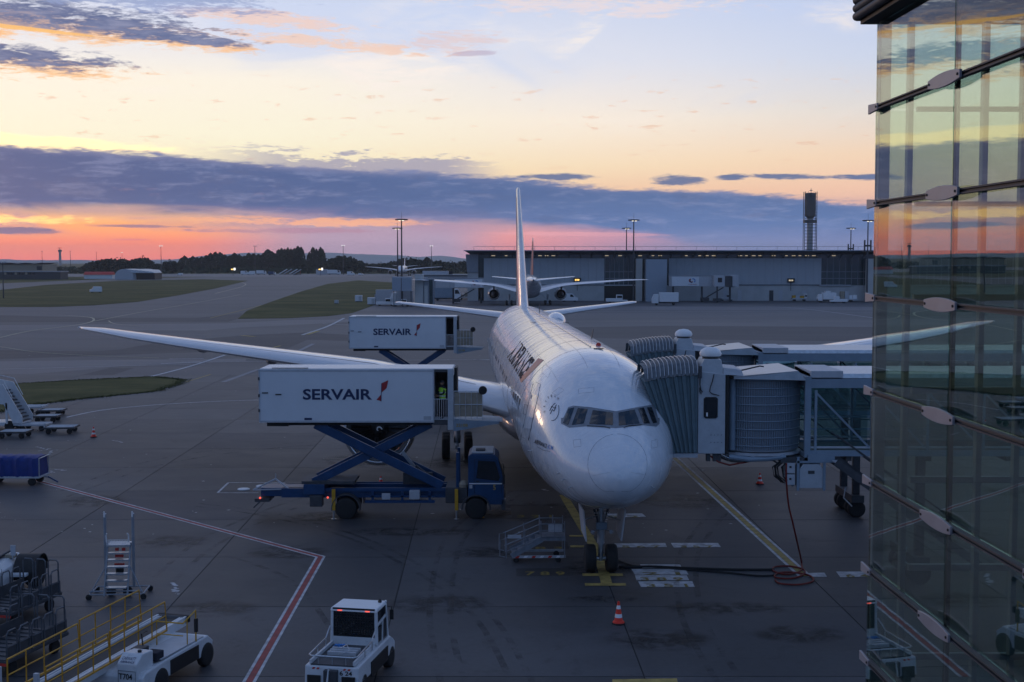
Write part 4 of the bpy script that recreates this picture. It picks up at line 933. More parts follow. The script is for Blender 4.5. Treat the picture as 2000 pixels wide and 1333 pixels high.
# ------------------------------------------------------------------ passenger boarding bridges
def make_bridge(label, x0, y0, bogie_x, x_end, gpu=True):
    """x0: seam between folding canopy and cab on the camera side; y0: camera-side face; bridge runs to the right"""
    t = thing('boarding_bridge', label, 'jet bridge', (x0, y0, 0), 0, 'boarding bridges at the airliner')
    ZB, ZT = 5.0, 8.25; DEP = 3.0
    # folding canopy: pleats that fan from the cab edge down to the fuselage
    nple = 13
    for k in range(nple):
        f0, f1 = k / nple, (k + .92) / nple; q = []
        def pt(f, z, y):
            lean = .95 + 1.15 * ((z - ZB) / (ZT - ZB)) ** .9
            return (-.02 - f * lean, y, z - (f ** 2) * .25 * (z > 7.5))
        pr_ = .075 * (1 if k % 2 else .2)
        p = [pt(f0, ZB + .05, -pr_), pt(f1, ZB + .05, -pr_), pt(f1, ZB + .05, DEP * .95), pt(f0, ZB + .05, DEP * .95),
             pt(f0, ZT - .3, -pr_), pt(f1, ZT - .3, -pr_), pt(f1, ZT - .3, DEP * .95), pt(f0, ZT - .3, DEP * .95)]
        MB().hexa(p).build('canopy_pleat', 'bellows', t)
        # arched top of the fold
        h = MB(); a, b = pt(f0, ZT - .28, 0), pt(f1, ZT - .28, 0)
        arc = [(-.1, 0), (.06, .26), (.35, .44), (1.0, .52), (DEP - 1.0, .52), (DEP - .3, .42), (DEP, 0)]
        r0 = [(a[0], y, a[2] + z + .05 * (k % 2)) for y, z in arc]; r1 = [(b[0], y, b[2] + z * .97 - .05 * (k % 2)) for y, z in arc]
        h.loft([r0, r1], cap=False, closed=False).build('canopy_fold', 'fold_grey', t)
        if k % 1 == 0:
            c = [(a[0] - .01, y, a[2] + z + .07) for y, z in arc]; MB().tube(c, .014, 5).build('canopy_rib', 'galvanised', t)
    MB().box(-1.1, 0, 0, DEP, ZB - .14, ZB + .02).build('cab_floor', 'light_grey', t)
    # cab
    cab = MB().hexa([(0, 0, ZB), (1.02, -.02, ZB), (1.02, DEP, ZB), (0, DEP, ZB), (0, 0, ZT - .15), (1.02, -.02, ZT - .25), (1.02, DEP, ZT - .25), (0, DEP, ZT - .15)]).build('cab', 'bridge_white', t, bevel=.03)
    m = MB(); pts = [(.38 + .26 * sx * (1 - .12 * (abs(sy) > .9)) + .09, sy * .40 + 6.74) for sx, sy in ((-1, -.85), (-.85, -1), (.85, -1), (1, -.85), (1, .85), (.85, 1), (-.85, 1), (-1, .85))]
    m.prism([(x, z) for x, z in pts], (0, -.035, 0), (1, 0, 0), (0, 0, 1), (0, .03, 0)).build('window_seal', 'black', cab)
    m = MB(); m.prism([(.47 + (x - .47) * .84, 6.74 + (z - 6.74) * .88) for x, z in pts], (0, -.045, 0), (1, 0, 0), (0, 0, 1), (0, .012, 0)).build('cab_window', 'dark_glass', cab)
    MB().box(.30, .36, -.052, -.044, 6.42, 6.56).build('notice', 'cone_white', cab)
    for k in range(8): MB().box(.48 + (k % 4) * .13, .50 + (k % 4) * .13, -.028, -.012, 5.42 + .28 * (k // 4), 5.45 + .28 * (k // 4)).build('bolt', 'dark_grey', cab)
    MB().tube([(.58, -.03, 8.0), (.52, -.06, 7.75), (.44, -.06, 7.5), (.42, -.06, 7.35), (.5, -.06, 7.27), (.78, -.05, 7.2)], .018, 6).build('cable', 'black', cab)
    MB().tube([(.06, -.03, 7.9), (.05, -.07, 7.6), (.09, -.07, 7.4), (.14, -.07, 7.35), (.1, -.07, 7.25), (.05, -.06, 7.35), (.05, -.05, 7.5)], .025, 6).build('cable', 'black', cab)
    MB().box(.0, .12, -.10, -.0, 7.85, 8.3).build('lamp_box', 'dark_grey', cab)
    # roof unit with the white mushroom cap
    ru = MB().hexa([(-.05, .1, ZT - .25), (.98, .1, ZT - .25), (.98, 1.6, ZT - .2), (-.05, 1.6, ZT - .2), (.25, .2, ZT + .28), (.88, .2, ZT + .28), (.88, 1.5, ZT + .3), (.25, 1.5, ZT + .3)]).build('roof_unit', 'bridge_white', t, bevel=.02)
    MB().lathe([(.34, 0), (.40, .03), (.42, .12), (.36, .24), (.22, .33), (.02, .36)], (.55, .7, ZT + .36), (0, 0, 1), 24).build('vent_cap', 'cone_white', ru, smooth=R(40))
    MB().lathe([(.31, 0), (.31, .1)], (.55, .7, ZT + .27), (0, 0, 1), 20).build('vent_neck', 'dark_grey', ru)
    MB().hexa([(.95, .0, ZT - .28), (1.7, .0, ZT - .32), (1.7, 1.8, ZT - .32), (.95, 1.8, ZT - .28), (.95, .1, ZT - .02), (1.62, .1, ZT - .1), (1.6, 1.7, ZT - .05), (.95, 1.7, ZT)]).build('roof_box', 'light_grey', t, bevel=.015)
    # rotunda: curved curtain of narrow slats
    rx, ry, rr_ = 2.48, 1.62, 1.62
    MB().lathe([(rr_ - .07, 0), (rr_ - .07, ZT - .45 - ZB)], (rx, ry, ZB + .05), (0, 0, 1), 48).build('curtain_drum', 'grey_paint', t, smooth=R(40))
    sl = MB().box(-.022, .022, -.012, .012, ZB + .12, ZT - .52).mesh('curtain_slat', 'bridge_blue')
    for k in range(46):
        a = R(180 + 20 + k * 140 / 45); o = inst('curtain_slat', sl, t, (rx + math.cos(a) * (rr_ - .02), ry + math.sin(a) * (rr_ - .02), 0), (0, 0, a))
    for k in range(9):
        z = ZB + .28 + k * .31
        MB().tube([(rx + math.cos(R(q)) * (rr_ + .012), ry + math.sin(R(q)) * (rr_ + .012), z) for q in range(200, 341, 7)], .018, 5).build('curtain_band', 'bridge_blue', t)
    MB().tube([(1.34, .38, ZB + .1), (1.34, .38, ZT - .45)], .13, 14).build('curtain_roller', 'bridge_blue', t, smooth=R(50))
    MB().box(1.04, 1.16, -.02, .2, ZB, ZT - .3).build('seal_post', 'black', t)
    MB().hexa([(1.3, -.18, ZT - .42), (4.0, -.12, ZT - .48), (4.05, 3.2, ZT - .48), (1.2, 3.2, ZT - .42), (1.3, -.18, ZT - .33), (3.7, -.1, ZT - .12), (3.6, 3.1, ZT - .08), (1.25, 3.1, ZT - .28)]).build('rotunda_roof', 'steel', t)
    MB().tube([(1.4, .5, ZT - .22), (2.4, .6, ZT - .0), (2.55, .6, ZT - .02)], .03, 6).build('roof_strut', 'dark_grey', t)
    MB().lathe([(1.72, 0), (1.72, .09)], (rx, ry, ZB - .08), (0, 0, 1), 40).build('rotunda_floor', 'light_grey', t)
    m = MB(); m.tube([(1.2, .1, ZB - .12), (1.9, -.05, ZB - .2), (2.6, .0, ZB - .18), (3.3, .1, ZB - .12)], .10, 8).build('air_duct', 'bridge_blue', t)
    MB().tube([(.5, .2, ZB - .1), (.8, .1, ZB - .32), (1.2, .0, ZB - .42), (1.9, .05, ZB - .3), (2.4, .1, ZB - .2)], .035, 6).build('cable', 'hose_red', t)
    MB().tube([(2.6, .2, ZB - .1), (3.0, .1, ZB - .36), (3.3, .1, ZB - .2), (3.6, .2, ZB - .1)], .035, 6).build('cable', 'black', t)
    for q in (.35, .6, .75): MB().box(q, q + .14, .1, .35, ZB - .3, ZB - .02).build('junction_box', 'dark_grey', t)
    # end frame and tunnel
    tx = 4.12
    MB().box(tx - .12, tx + .1, .0, .16, ZB - .35, ZT - .35).box(tx - .12, tx + .1, 2.94, 3.1, ZB - .35, ZT - .35).box(tx - .11, tx + .09, .16, 2.94, ZT - .75, ZT - .36).box(tx - .11, tx + .09, .16, 2.94, ZB - .34, ZB).build('end_frame', 'bridge_blue', t)
    Lt = x_end - (x0 + tx)
    rf = MB().hexa([(tx + .1, .2, ZT - .42), (tx + Lt, .2, ZT - .42), (tx + Lt, 3.0, ZT - .42), (tx + .1, 3.0, ZT - .42), (tx + .1, .25, ZT - .26), (tx + Lt, .25, ZT - .26), (tx + Lt, 2.9, ZT - .18), (tx + .1, 2.9, ZT - .18)]).build('tunnel_roof', 'galvanised', t)
    MB().box(tx + .1, tx + 1.3, .05, 3.0, ZT - .40, ZT - .14).build('tunnel_hood', 'light_grey', t, bevel=.02)
    for yy in (.05, 2.95):
        MB().box(tx + .1, tx + Lt, yy, yy + .12, ZT - .78, ZT - .44).build('upper_beam', 'bridge_blue', t)
        MB().box(tx + .1, tx + Lt, yy, yy + .12, ZB - .10, ZB + .12).build('lower_beam', 'bridge_blue', t)
        MB().box(tx + .1, tx + Lt, yy + .03, yy + .10, ZB + .2, ZB + .27).build('lower_rail', 'light_grey', t)
        k = 0; x = tx + .3
        while x < tx + Lt - .1:
            MB().box(x - .045, x + .045, yy + .01, yy + .11, ZB + .12, ZT - .86).build('post', 'bridge_blue', t)
            MB().bar((x, yy + .05, ZT - .95), (min(x + 2.0, tx + Lt), yy + .05, ZB + .25), .07, .07).build('diagonal', 'bridge_blue', t)
            MB().box(x + .06, min(x + 2.0, tx + Lt) - .06, yy + .055, yy + .07, ZB + .28, ZT - .87).build('glass_panel', 'bridge_glass', t)
            x += 2.1; k += 1
        for z in (5.9, 6.35): MB().box(tx + .1, tx + Lt, yy + .075, yy + .10, z, z + .05).build('handrail', 'bridge_blue', t)
    MB().box(tx, tx + Lt, .2, 2.9, ZB - .06, ZB + .06).build('tunnel_floor', 'dark_grey', t)
    MB().box(tx, tx + 1.0, -.06, .02, ZB - .32, ZB - .02).build('side_plate', 'bridge_blue', t)
    for k in range(int(Lt / 3)):
        MB().box(tx + 1.5 + 3 * k, tx + 1.7 + 3 * k, .2, 2.9, ZB - .3, ZB - .1).build('cross_beam', 'dark_grey', t)
    # wheel bogie
    bx = bogie_x - x0
    bg = MB(); bg.box(bx - .16, bx + .16, .2, .5, 1.0, ZB - .1); bg.box(bx - .16, bx + .16, 2.5, 2.8, 1.0, ZB - .1); bg.box(bx - .3, bx + .3, -.1, 3.1, .75, 1.1)
    bgo = bg.build('bogie', 'dark_grey', t, bevel=.02)
    for yy in (.2, .75, 2.25, 2.8): wheel(bgo, bx, yy, .42, .3, 'light_grey')
    MB().tube([(bx - .6, -.1, 1.5), (bx - .7, -.15, 1.0), (bx - .3, -.15, .6)], .035, 6).build('guard', 'galvanised', bgo)
    # service stair going down to the right, towards the camera
    s0, s1 = Vector((tx + .9, -.7, ZB - .2)), Vector((tx + 6.2, -1.0, 1.0))
    for dy_ in (0, .8):
        MB().bar(s0 + Vector((0, dy_, 0)), s1 + Vector((0, dy_, 0)), .05, .28).build('stair_stringer', 'dark_grey', t)
        MB().tube([s0 + Vector((0, dy_, 1.0)), s1 + Vector((0, dy_, 1.0))], .025, 6).build('stair_rail', 'dark_grey', t)
    nst = 20
    for k in range(nst):
        p = s0.lerp(s1, (k + .5) / nst); MB().box(p.x - .13, p.x + .13, p.y + .03, p.y + .77, p.z + .02, p.z + .06).build('stair_tread', 'light_grey', t)
    if gpu:
        gx = 3.72
        h = MB(); 
        for a in (0, .98): h.box(gx + a, gx + a + .09, -.05, .06, 3.62, 4.88); h.box(gx + a, gx + a + .09, .9, 1.0, 3.62, 4.88)
        h.box(gx - .02, gx + 1.1, -.05, 1.0, 4.66, 4.74); ho = h.build('unit_frame', 'bridge_blue', t)
        MB().prism([(.1, 0), (.98, 0), (.98, .72), (.84, .92), (.24, .92), (.1, .72)], (gx, -.02, 3.70), (1, 0, 0), (0, 0, 1), (0, .9, 0)).build('power_unit', 'bridge_white', t, bevel=.02)
        MB().box(gx + .42, gx + .66, -.032, -.021, 4.25, 4.37).build('unit_label', 'dark_grey', t)
        MB().box(gx - .42, gx - .06, .0, .4, 4.26, 4.68).build('switch_box', 'light_grey', t, bevel=.02)
        MB().box(gx - .40, gx - .06, .0, .4, 3.82, 4.22).build('switch_box', 'light_grey', t, bevel=.02)
        for z in (4.5, 4.05): MB().box(gx - .28, gx - .2, -.012, -.001, z - .03, z + .04).build('switch', 'black', t)
        MB().box(gx - .6, gx + 1.3, .0, .9, ZB - .34, ZB - .14).build('hanger', 'dark_grey', t)
        rnd = random.Random(3)
        for k in range(7):
            p = [Vector((gx - .5 + rnd.uniform(-.1, .3), rnd.uniform(-.1, .2), ZB - .25))]; a = rnd.uniform(.15, .4)
            MB().tube([p[0], p[0] + Vector((-a, -.05, -.25)), p[0] + Vector((-a * .8, -.05, -.6)), p[0] + Vector((.05, 0, -.85))], .025, 6).build('cable', 'black', t)
    return t
B1 = make_bridge('nearer boarding bridge with pleated blue-grey canopy and white cab at the forward door', 6.95, 49.0, 15.4, 30, True)
B2 = make_bridge('farther boarding bridge behind the first one, only its roof and truss showing', 7.62, 62.0, 16.4, 33, False)
# hoses of the near bridge
hz = [at(1536, 905, 48.6), at(1536, 940, 48.6), at(1540, 985, 48.8), at(1548, 1020, 49), at(1556, 1055, 49.6), gp(1565, 1095, .25), gp(1567, 1112, .05)]
def smooth3(P, sub=6):
    out = []
    for i in range(len(P) - 1):
        p0, p1, p2, p3 = P[max(i - 1, 0)], P[i], P[i + 1], P[min(i + 2, len(P) - 1)]
        for k in range(sub):
            t = k / sub; out.append(.5 * ((2 * p1) + (p2 - p0) * t + (2 * p0 - 5 * p1 + 4 * p2 - p3) * t * t + (3 * p1 - p0 - 3 * p2 + p3) * t ** 3))
    out.append(P[-1]); return out
o = MB().tube(smooth3([Vector(p) for p in hz]) + smooth3([Vector(gp(*q, .06)) for q in ((1560, 1118), (1535, 1122), (1512, 1116), (1512, 1108), (1540, 1106), (1568, 1112), (1570, 1122), (1545, 1130), (1515, 1128), (1518, 1120), (1545, 1118), (1580, 1124), (1588, 1135), (1560, 1142), (1524, 1140), (1514, 1133))]), .035, 7).build('power_hose', 'hose_red')
tag(o, 'dark red power hose hanging from the bridge and coiled on the concrete', 'hose')
o = MB().tube(smooth3([Vector(gp(*q, .05)) for q in ((1514, 1124), (1480, 1125), (1420, 1119), (1340, 1113), (1280, 1108), (1240, 1106), (1215, 1098), (1208, 1094))]), .04, 7).build('power_cable', 'black')
tag(o, 'thin black cable curving from the nose wheel to the coiled hose', 'cable')
o = MB().tube(smooth3([Vector(gp(*q, .06)) for q in ((1512, 1113), (1440, 1113), (1340, 1110), (1270, 1107), (1220, 1108), (1210, 1107))]), .055, 7).build('power_cable', 'black')
tag(o, 'thick black cable lying straight from the coiled hose to the nose wheel', 'cable')
# ------------------------------------------------------------------ high-lift catering trucks (local x = towards the cab, y = away from the camera)
def make_lift_truck(label, loc, BL, zb, zt, cab_shift=0.0, cab_k=1.0):
    """origin on the ground below the rear end of the box; BL box length incl. vestibule; zb/zt box floor and top"""
    t = thing('catering_truck', label, 'truck', loc, 0, 'catering trucks lifted to the airliner')
    W_ = 2.45
    sc = BL / 9.1
    xv = BL - .95 * sc                     # start of the open vestibule
    bx = MB(); bx.box(0, xv, 0, W_, zb, zt)
    box = bx.build('cargo_box', 'box_white', t, bevel=.03)
    MB().box(.03, xv + .9 * sc, .02, W_ - .02, zt + .001, zt + .045).build('box_roof', 'van_white', box, bevel=.01)
    MB().box(.02, xv - .0, -.012, .0, zt - .10, zt - .02).build('top_rail', 'light_grey', box)
    MB().box(.02, xv - .0, -.014, .0, zb + .0, zb + .09).build('bottom_rail', 'light_grey', box)
    MB().box(-.03, .03, -.02, W_, zb, zt).build('rear_frame', 'light_grey', box)
    for z in (zb + .5, zb + 1.2, zb + 2.0): MB().box(-.06, .02, -.045, .02, z, z + .14).build('hinge', 'dark_grey', box)
    MB().bar((.6 * sc, -.0, zt + .07), (2.3 * sc, -.0, zt + .07), .03, .03).build('roof_bar', 'dark_grey', box)
    MB().box(.3, .3 + 1.0 * sc, .2, W_ - .2, zb - .2, zb - .02).build('floor_beam', 'black', box)
    MB().box(.3 * sc, xv - .2, .25, .5, zb - .16, zb - .0).build('sub_frame', 'black', t); MB().box(.3 * sc, xv - .2, W_ - .5, W_ - .25, zb - .16, zb - .0).build('sub_frame', 'black', t)
    for x, z in ((.12, .55), (.75, .52)): MB().box(x * sc, (x + .28) * sc, -.03, -.002, zb + z * (zt - zb), zb + z * (zt - zb) + .05).build('latch', 'black', box)
    MB().box(2.1 * sc, 2.45 * sc, -.016, -.002, zb + .12, zb + .22).build('notice', 'logo_navy', box); MB().box(xv - .45, xv - .1, -.016, -.002, zb + .12, zb + .3).build('notice', 'light_grey', box)
    # vestibule
    x1 = BL - .27 * sc
    vb = MB(); vb.box(xv, x1, W_ - .06, W_, zb, zt); vb.box(xv, x1, 0, W_, zb - .12, zb + .12); vb.box(xv, x1, 0, W_, zt - .12, zt - .01); vo = vb.build('vestibule', 'dark_grey', t)
    MB().box(xv, xv + .05, -.01, .02, zb, zt).build('door_post', 'light_grey', vo)
    MB().box(x1, BL, -.02, .14, zb - .35, zt + .02).build('end_post', 'bridge_white', t, bevel=.015)
    MB().box(BL - .04, BL, .1, W_, zt - .3, zt + .02).build('end_header', 'bridge_white', t)
    MB().box(BL - .25 * sc, BL + .13 * sc, 1.0, W_, zb + .1, zt).build('front_screen', 'black', t)
    for k in range(6): 
        x = xv + .08 + k * (x1 - xv - .16) / 5; MB().tube([(x, .04, zb + .15), (x, .04, zb + 1.1)], .016, 6).build('rail_bar', 'galvanised', t)
    for z in (1.1, .15): MB().tube([(xv, .04, zb + z), (x1, .04, zb + z)], .02, 6).build('rail', 'galvanised', t)
    MB().box(xv + .05, x1, .3, .5, zb + .15, zb + .22).build('threshold', 'light_grey', t)
    # loading platform and the bridge plate to the door
    pl = MB(); pl.prism([(BL, -.42), (BL + 1.7 * sc, -.12), (BL + 2.15 * sc, -.06), (BL + 2.15 * sc, .02), (BL + .3, .15), (BL, .25)], (0, .0, zb), (1, 0, 0), (0, 0, 1), (0, W_ - .1, 0)); plo = pl.build('platform', 'bridge_blue', t)
    for k in range(3): MB().box(BL + 1.2 * sc, BL + 2.3 * sc, .1 + k * .5, .3 + k * .5, zb + .03, zb + .10).build('bridge_plate', 'bridge_white', plo)
    MB().box(BL + .06, BL + 1.35 * sc, .02, .06, zb + .28, zb + 1.42).build('side_screen', 'beige_tarp', plo)
    m = MB()
    for z in (.18, .85, 1.48): m.tube([(BL + .02, 0, zb + z), (BL + 1.4 * sc, 0, zb + z)], .02, 6)
    for k in range(6): m.tube([(BL + .03 + k * .27 * sc, 0, zb + .1), (BL + .03 + k * .27 * sc, 0, zb + 1.5)], .015, 6)
    m.build('platform_rail', 'galvanised', plo)
    MB().lathe([(.17, 0), (.2, .05), (.2, .2), (.17, .25)], (BL + 1.38 * sc, -.1, zb + 1.52), (0, 1, 0), 14).build('bumper_roll', 'rubber', plo)
    letters('platform_number', '22108', 'line_yellow', plo, (BL + .12, -.02, zb - .2), (.55 * sc, 0, 0), (0, 0, .15), bold=.02)
    # lettering
    tx, tz = BL * .224, zb + .43 * (zt - zb)
    letters('company_name', 'SERVAIR', 'logo_navy', box, (tx, -.016, tz), (BL * .356, 0, 0), (0, 0, .205 * (zt - zb)), bold=.035, label='dark blue SERVAIR lettering')
    ax_ = BL * .603; u = BL * .062; hh = (zt - zb)
    MB().quad(*[(ax_ + x * u, -.016, tz + z * hh) for x, z in ((.40, .13), (.42, .31), (1.0, .37), (.85, .22))]).build('emblem', 'logo_red', box)
    MB().quad(*[(ax_ + x * u, -.017, tz + z * hh) for x, z in ((.0, .0), (.38, .10), (.40, -.03), (.2, -.01))]).build('emblem', 'logo_red', box)
    MB().quad(*[(ax_ + x * u, -.018, tz + z * hh) for x, z in ((.36, -.03), (.42, -.03), (.45, .31), (.41, .31))]).build('emblem', 'logo_navy', box)
    # chassis
    C = -.1; cz0, cz1 = .86, 1.42
    for yy in (.45, W_ - .75):
        MB().box(.9 * sc, 9.6 * sc, yy, yy + .3, cz0 + .12, cz1).build('chassis_beam', 'blue_paint', t)
    ch = MB(); ch.box(-.1, 2.3 * sc, .55, W_ - .55, 1.02, 1.42); ch.box(2.0 * sc, 3.0 * sc, .1, W_ - .1, 1.18, 1.66); cho = ch.build('rear_chassis', 'blue_paint', t, bevel=.02)
    MB().box(2.1 * sc, 9.2 * sc, .30, .42, 1.30, 1.46).build('upper_rail', 'blue_paint', t); MB().box(2.1 * sc, 9.2 * sc, W_ - .42, W_ - .30, 1.30, 1.46).build('upper_rail', 'blue_paint', t)
    MB().box(1.9 * sc, 4.4 * sc, .2, W_ - .2, 1.66, 1.80).build('scissor_bed', 'dark_grey', t)
    MB().box(4.9 * sc, 8.2 * sc, .12, .3, .78, .90).build('side_guard', 'blue_paint', t); MB().box(4.9 * sc, 8.2 * sc, .14, .28, 1.05, 1.12).build('side_guard', 'blue_paint', t)
    for x in (5.2, 6.6, 7.9): MB().box(x * sc, (x + .12) * sc, .14, .3, .78, 1.3).build('guard_post', 'blue_paint', t)
    MB().box(5.7 * sc, 6.1 * sc, .1, .13, .95, 1.25).build('warning_plate', 'light_grey', t)
    MB().box(7.0 * sc, 7.5 * sc, .06, .5, .95, 1.38).build('tank', 'light_grey', t, bevel=.04)
    MB().box(2.3 * sc, 2.9 * sc, .0, .5, .62, 1.15).build('tool_box', 'dark_grey', t, bevel=.03)
    MB().box(-.35, .35, .3, W_ - .3, .80, .95).build('bumper', 'dark_grey', t); MB().bar((-.4, .35, .52), (-.05, .35, .85), .12, .06).build('bumper_arm', 'dark_grey', t)
    tow = MB(); tow.bar((-.45, .5, 1.34), (.5, 1.2, 1.75), .06, .06); tow.bar((.5, 1.2, 1.75), (1.25, .5, 1.38), .06, .06); tow.bar((-.45, .5, 1.34), (1.25, .5, 1.38), .05, .05); tow.bar((.5, 1.2, 1.7), (.5, 1.2, 2.0), .04, .04); tow.build('tow_frame', 'light_grey', t)
    for x, y, z in ((-.08, .28, 1.0), (3.15 * sc, .1, 1.05)):
        MB().lathe([(.05, 0), (.05, .04)], (x, y, z), (0, -1, 0), 10).build('marker_light', 'lamp_red', t)
    # outriggers
    for x in (3.35, 9.15):
        for yy in (.0, W_ - .14):
            MB().box(x * sc, (x + .16) * sc, yy, yy + .14, .45, 1.45).build('outrigger', 'yellow_paint', t)
            MB().tube([((x + .08) * sc, yy + .07, .05), ((x + .08) * sc, yy + .07, .5)], .045, 8).lathe([(.13, 0), (.13, .05)], ((x + .08) * sc, yy + .07, .0), (0, 0, 1), 10).build('outrigger_foot', 'steel', t)
    # wheels
    for yy in (.16, W_ - .16):
        wheel(t, 4.0 * sc, yy, .52, .30, 'dark_grey'); wheel(t, 10.15 * sc + cab_shift, yy, .52, .30, 'light_grey')
    for yy in (.52, W_ - .52): wheel(t, 4.0 * sc, yy, .52, .28, 'dark_grey')
    for yy0, yy1 in ((-.02, .62), (W_ - .62, W_ + .02)):
        m = MB(); a = [(4.0 * sc + math.cos(R(q)) * .68, .54 + math.sin(R(q)) * .68) for q in range(-10, 191, 18)]; b = [(4.0 * sc + math.cos(R(q)) * .64, .54 + math.sin(R(q)) * .64) for q in range(190, -11, -18)]
        m.loft([[(x, yy0, z) for x, z in a + b], [(x, yy1, z) for x, z in a + b]]).build('mudguard', 'dark_grey', t, smooth=R(50))
    # scissor lift
    zl, zh = 1.75, zb - .12
    for yy in (.38, W_ - .55):
        MB().bar((2.55 * sc, yy, zh), (8.55 * sc, yy, zl - .2), .17, .42).build('scissor_arm', 'blue_paint', t, bevel=.02)
        MB().bar((8.0 * sc, yy + .18, zh), (2.4 * sc, yy + .18, zl - .05), .15, .40).build('scissor_arm', 'blue_paint', t, bevel=.02)
        MB().lathe([(.12, 0), (.12, .45)], (5.45 * sc, yy - .06, (zl + zh) / 2 - .05), (0, 1, 0), 14).build('pivot', 'dark_grey', t)
    MB().bar((6.6 * sc, 1.0, 3.1), (7.3 * sc, 1.0, 2.2), .16, .16).build('lift_ram', 'steel', t); MB().bar((7.2 * sc, 1.0, 2.35), (8.3 * sc, 1.0, 1.5), .26, .26).build('lift_cylinder', 'dark_grey', t)
    MB().box(6.6 * sc, 8.0 * sc, 1.4, 2.0, 1.46, 2.0).build('pump_box', 'dark_grey', t)
    # cab
    cx = 9.78 * sc + cab_shift; L = 1.72
    side = [(0, 1.0), (0, 3.02), (.12, 3.12), (1.25, 3.10), (1.42, 2.92), (1.66, 1.95), (1.70, 1.0), (1.68, .72), (.95, .72), (.88, 1.0), (.55, 1.18), (.15, 1.12)]
    m = MB(); m.loft([[(cx + x, 0.0, z * cab_k) for x, z in side], [(cx + x, W_ - .05, z * cab_k) for x, z in side]]); cab = m.build('cab', 'blue_paint', t, bevel=.03)
    MB().prism([(a_, b_ * cab_k) for a_, b_ in ((.38, 1.98), (1.43, 1.85), (1.50, 2.02), (1.28, 2.78), (.48, 2.82))], (cx, -.012, 0), (1, 0, 0), (0, 0, 1), (0, .01, 0)).build('side_window', 'dark_glass', cab)
    MB().prism([(0, 0), (0, .9), (W_ - .35, .9), (W_ - .35, 0)], (cx + 1.69, .15, 2.0 * cab_k), (0, 1, 0), (-.27, 0, .95 * cab_k), (.01, 0, 0)).build('windscreen', 'dark_glass', cab)
    MB().box(cx + .05, cx + 1.60, -.014, -.001, 1.70, 1.75).build('side_stripe', 'cone_white', cab)
    outl = [(.30, 1.25), (.30, 2.88), (1.30, 2.88), (1.56, 1.98), (1.58, 1.25)]
    MB().tube([(cx + x, -.004, z) for x, z in outl], .010, 4).build('door_gap', 'black', cab)
    MB().box(cx + .38, cx + .52, -.03, -.0, 1.82, 1.86).build('door_handle', 'black', cab)
    MB().box(cx + .06, cx + .2, -.015, -.002, 1.5, 1.66).build('notice', 'light_grey', cab)
    letters('cab_number', '5', 'line_yellow', cab, (cx + 1.18, -.02, 1.42), (.12, 0, 0), (0, 0, .26), bold=.04)
    MB().box(cx + .15, cx + 1.2, .15, W_ - .2, 3.12 * cab_k, 3.12 * cab_k + .08).build('roof_panel', 'light_grey', cab, bevel=.03)
    MB().box(cx + .35, cx + .8, .5, 1.1, 3.12 * cab_k + .08, 3.12 * cab_k + .15).build('roof_hatch', 'dark_grey', cab, bevel=.03)
    m = MB(); m.tube([(cx + 1.45, .0, 2.75), (cx + 1.66, -.2, 2.7), (cx + 1.70, -.22, 1.6), (cx + 1.66, -.05, 1.5)], .018, 6); m.box(cx + 1.62, cx + 1.74, -.32, -.1, 1.75, 2.2); m.build('mirror', 'black', cab)
    MB().box(cx + 1.55, cx + 1.76, .0, W_ - .05, .45, 1.0).build('front_bumper', 'dark_grey', cab, bevel=.04)
    MB().box(cx + 1.60, cx + 1.77, .02, .28, .88, 1.0).build('headlight', 'metal_lip', cab)
    a = [(10.15 * sc + cab_shift + math.cos(R(q)) * .70, .54 + math.sin(R(q)) * .66) for q in range(-5, 186, 19)]; b = [(10.15 * sc + cab_shift + math.cos(R(q)) * .62, .54 + math.sin(R(q)) * .60) for q in range(185, -6, -19)]
    MB().loft([[(x, -.03, z) for x, z in a + b], [(x, .4, z) for x, z in a + b]]).build('mudguard', 'dark_grey', t, smooth=R(50))
    MB().box(9.2 * sc, 9.34 * sc, .3, .5, 1.4, 3.15 * cab_k).build('exhaust_post', 'blue_paint', t); MB().box(9.2 * sc, 9.34 * sc, W_ - .5, W_ - .3, 1.4, 3.15 * cab_k).build('exhaust_post', 'blue_paint', t)
    MB().box(8.7 * sc, 9.75 * sc, .2, W_ - .2, .75, 1.5).build('engine_bay', 'dark_grey', t, bevel=.04)
    MB().lathe([(.2, 0), (.24, .15), (.12, .3), (.02, .34)], (9.55 * sc, .35, 1.5), (0, 0, 1), 12).build('air_filter', 'beige_tarp', t)
    return t
CT = make_lift_truck('nearer catering truck, blue scissor chassis with person in its open box', (-11.85, 61.6, 0), 9.1, 4.62, 7.12)
CT2 = make_lift_truck('farther catering truck, white box behind the nearer one', (-12.8, 103.5, 0), 8.45, 5.27, 7.78, -1.0, .8)
ck = MB().prism([(-.22, 0), (.22, 0), (.05, .17), (-.05, .17)], gp(937, 1012, .02), (1, 0, 0), (0, 0, 1), (0, .25, 0)).build('wheel_chock', 'yellow_paint', None, bevel=.01)
tag(ck, 'yellow wheel chock on the concrete in front of the nearer catering truck', 'chock')

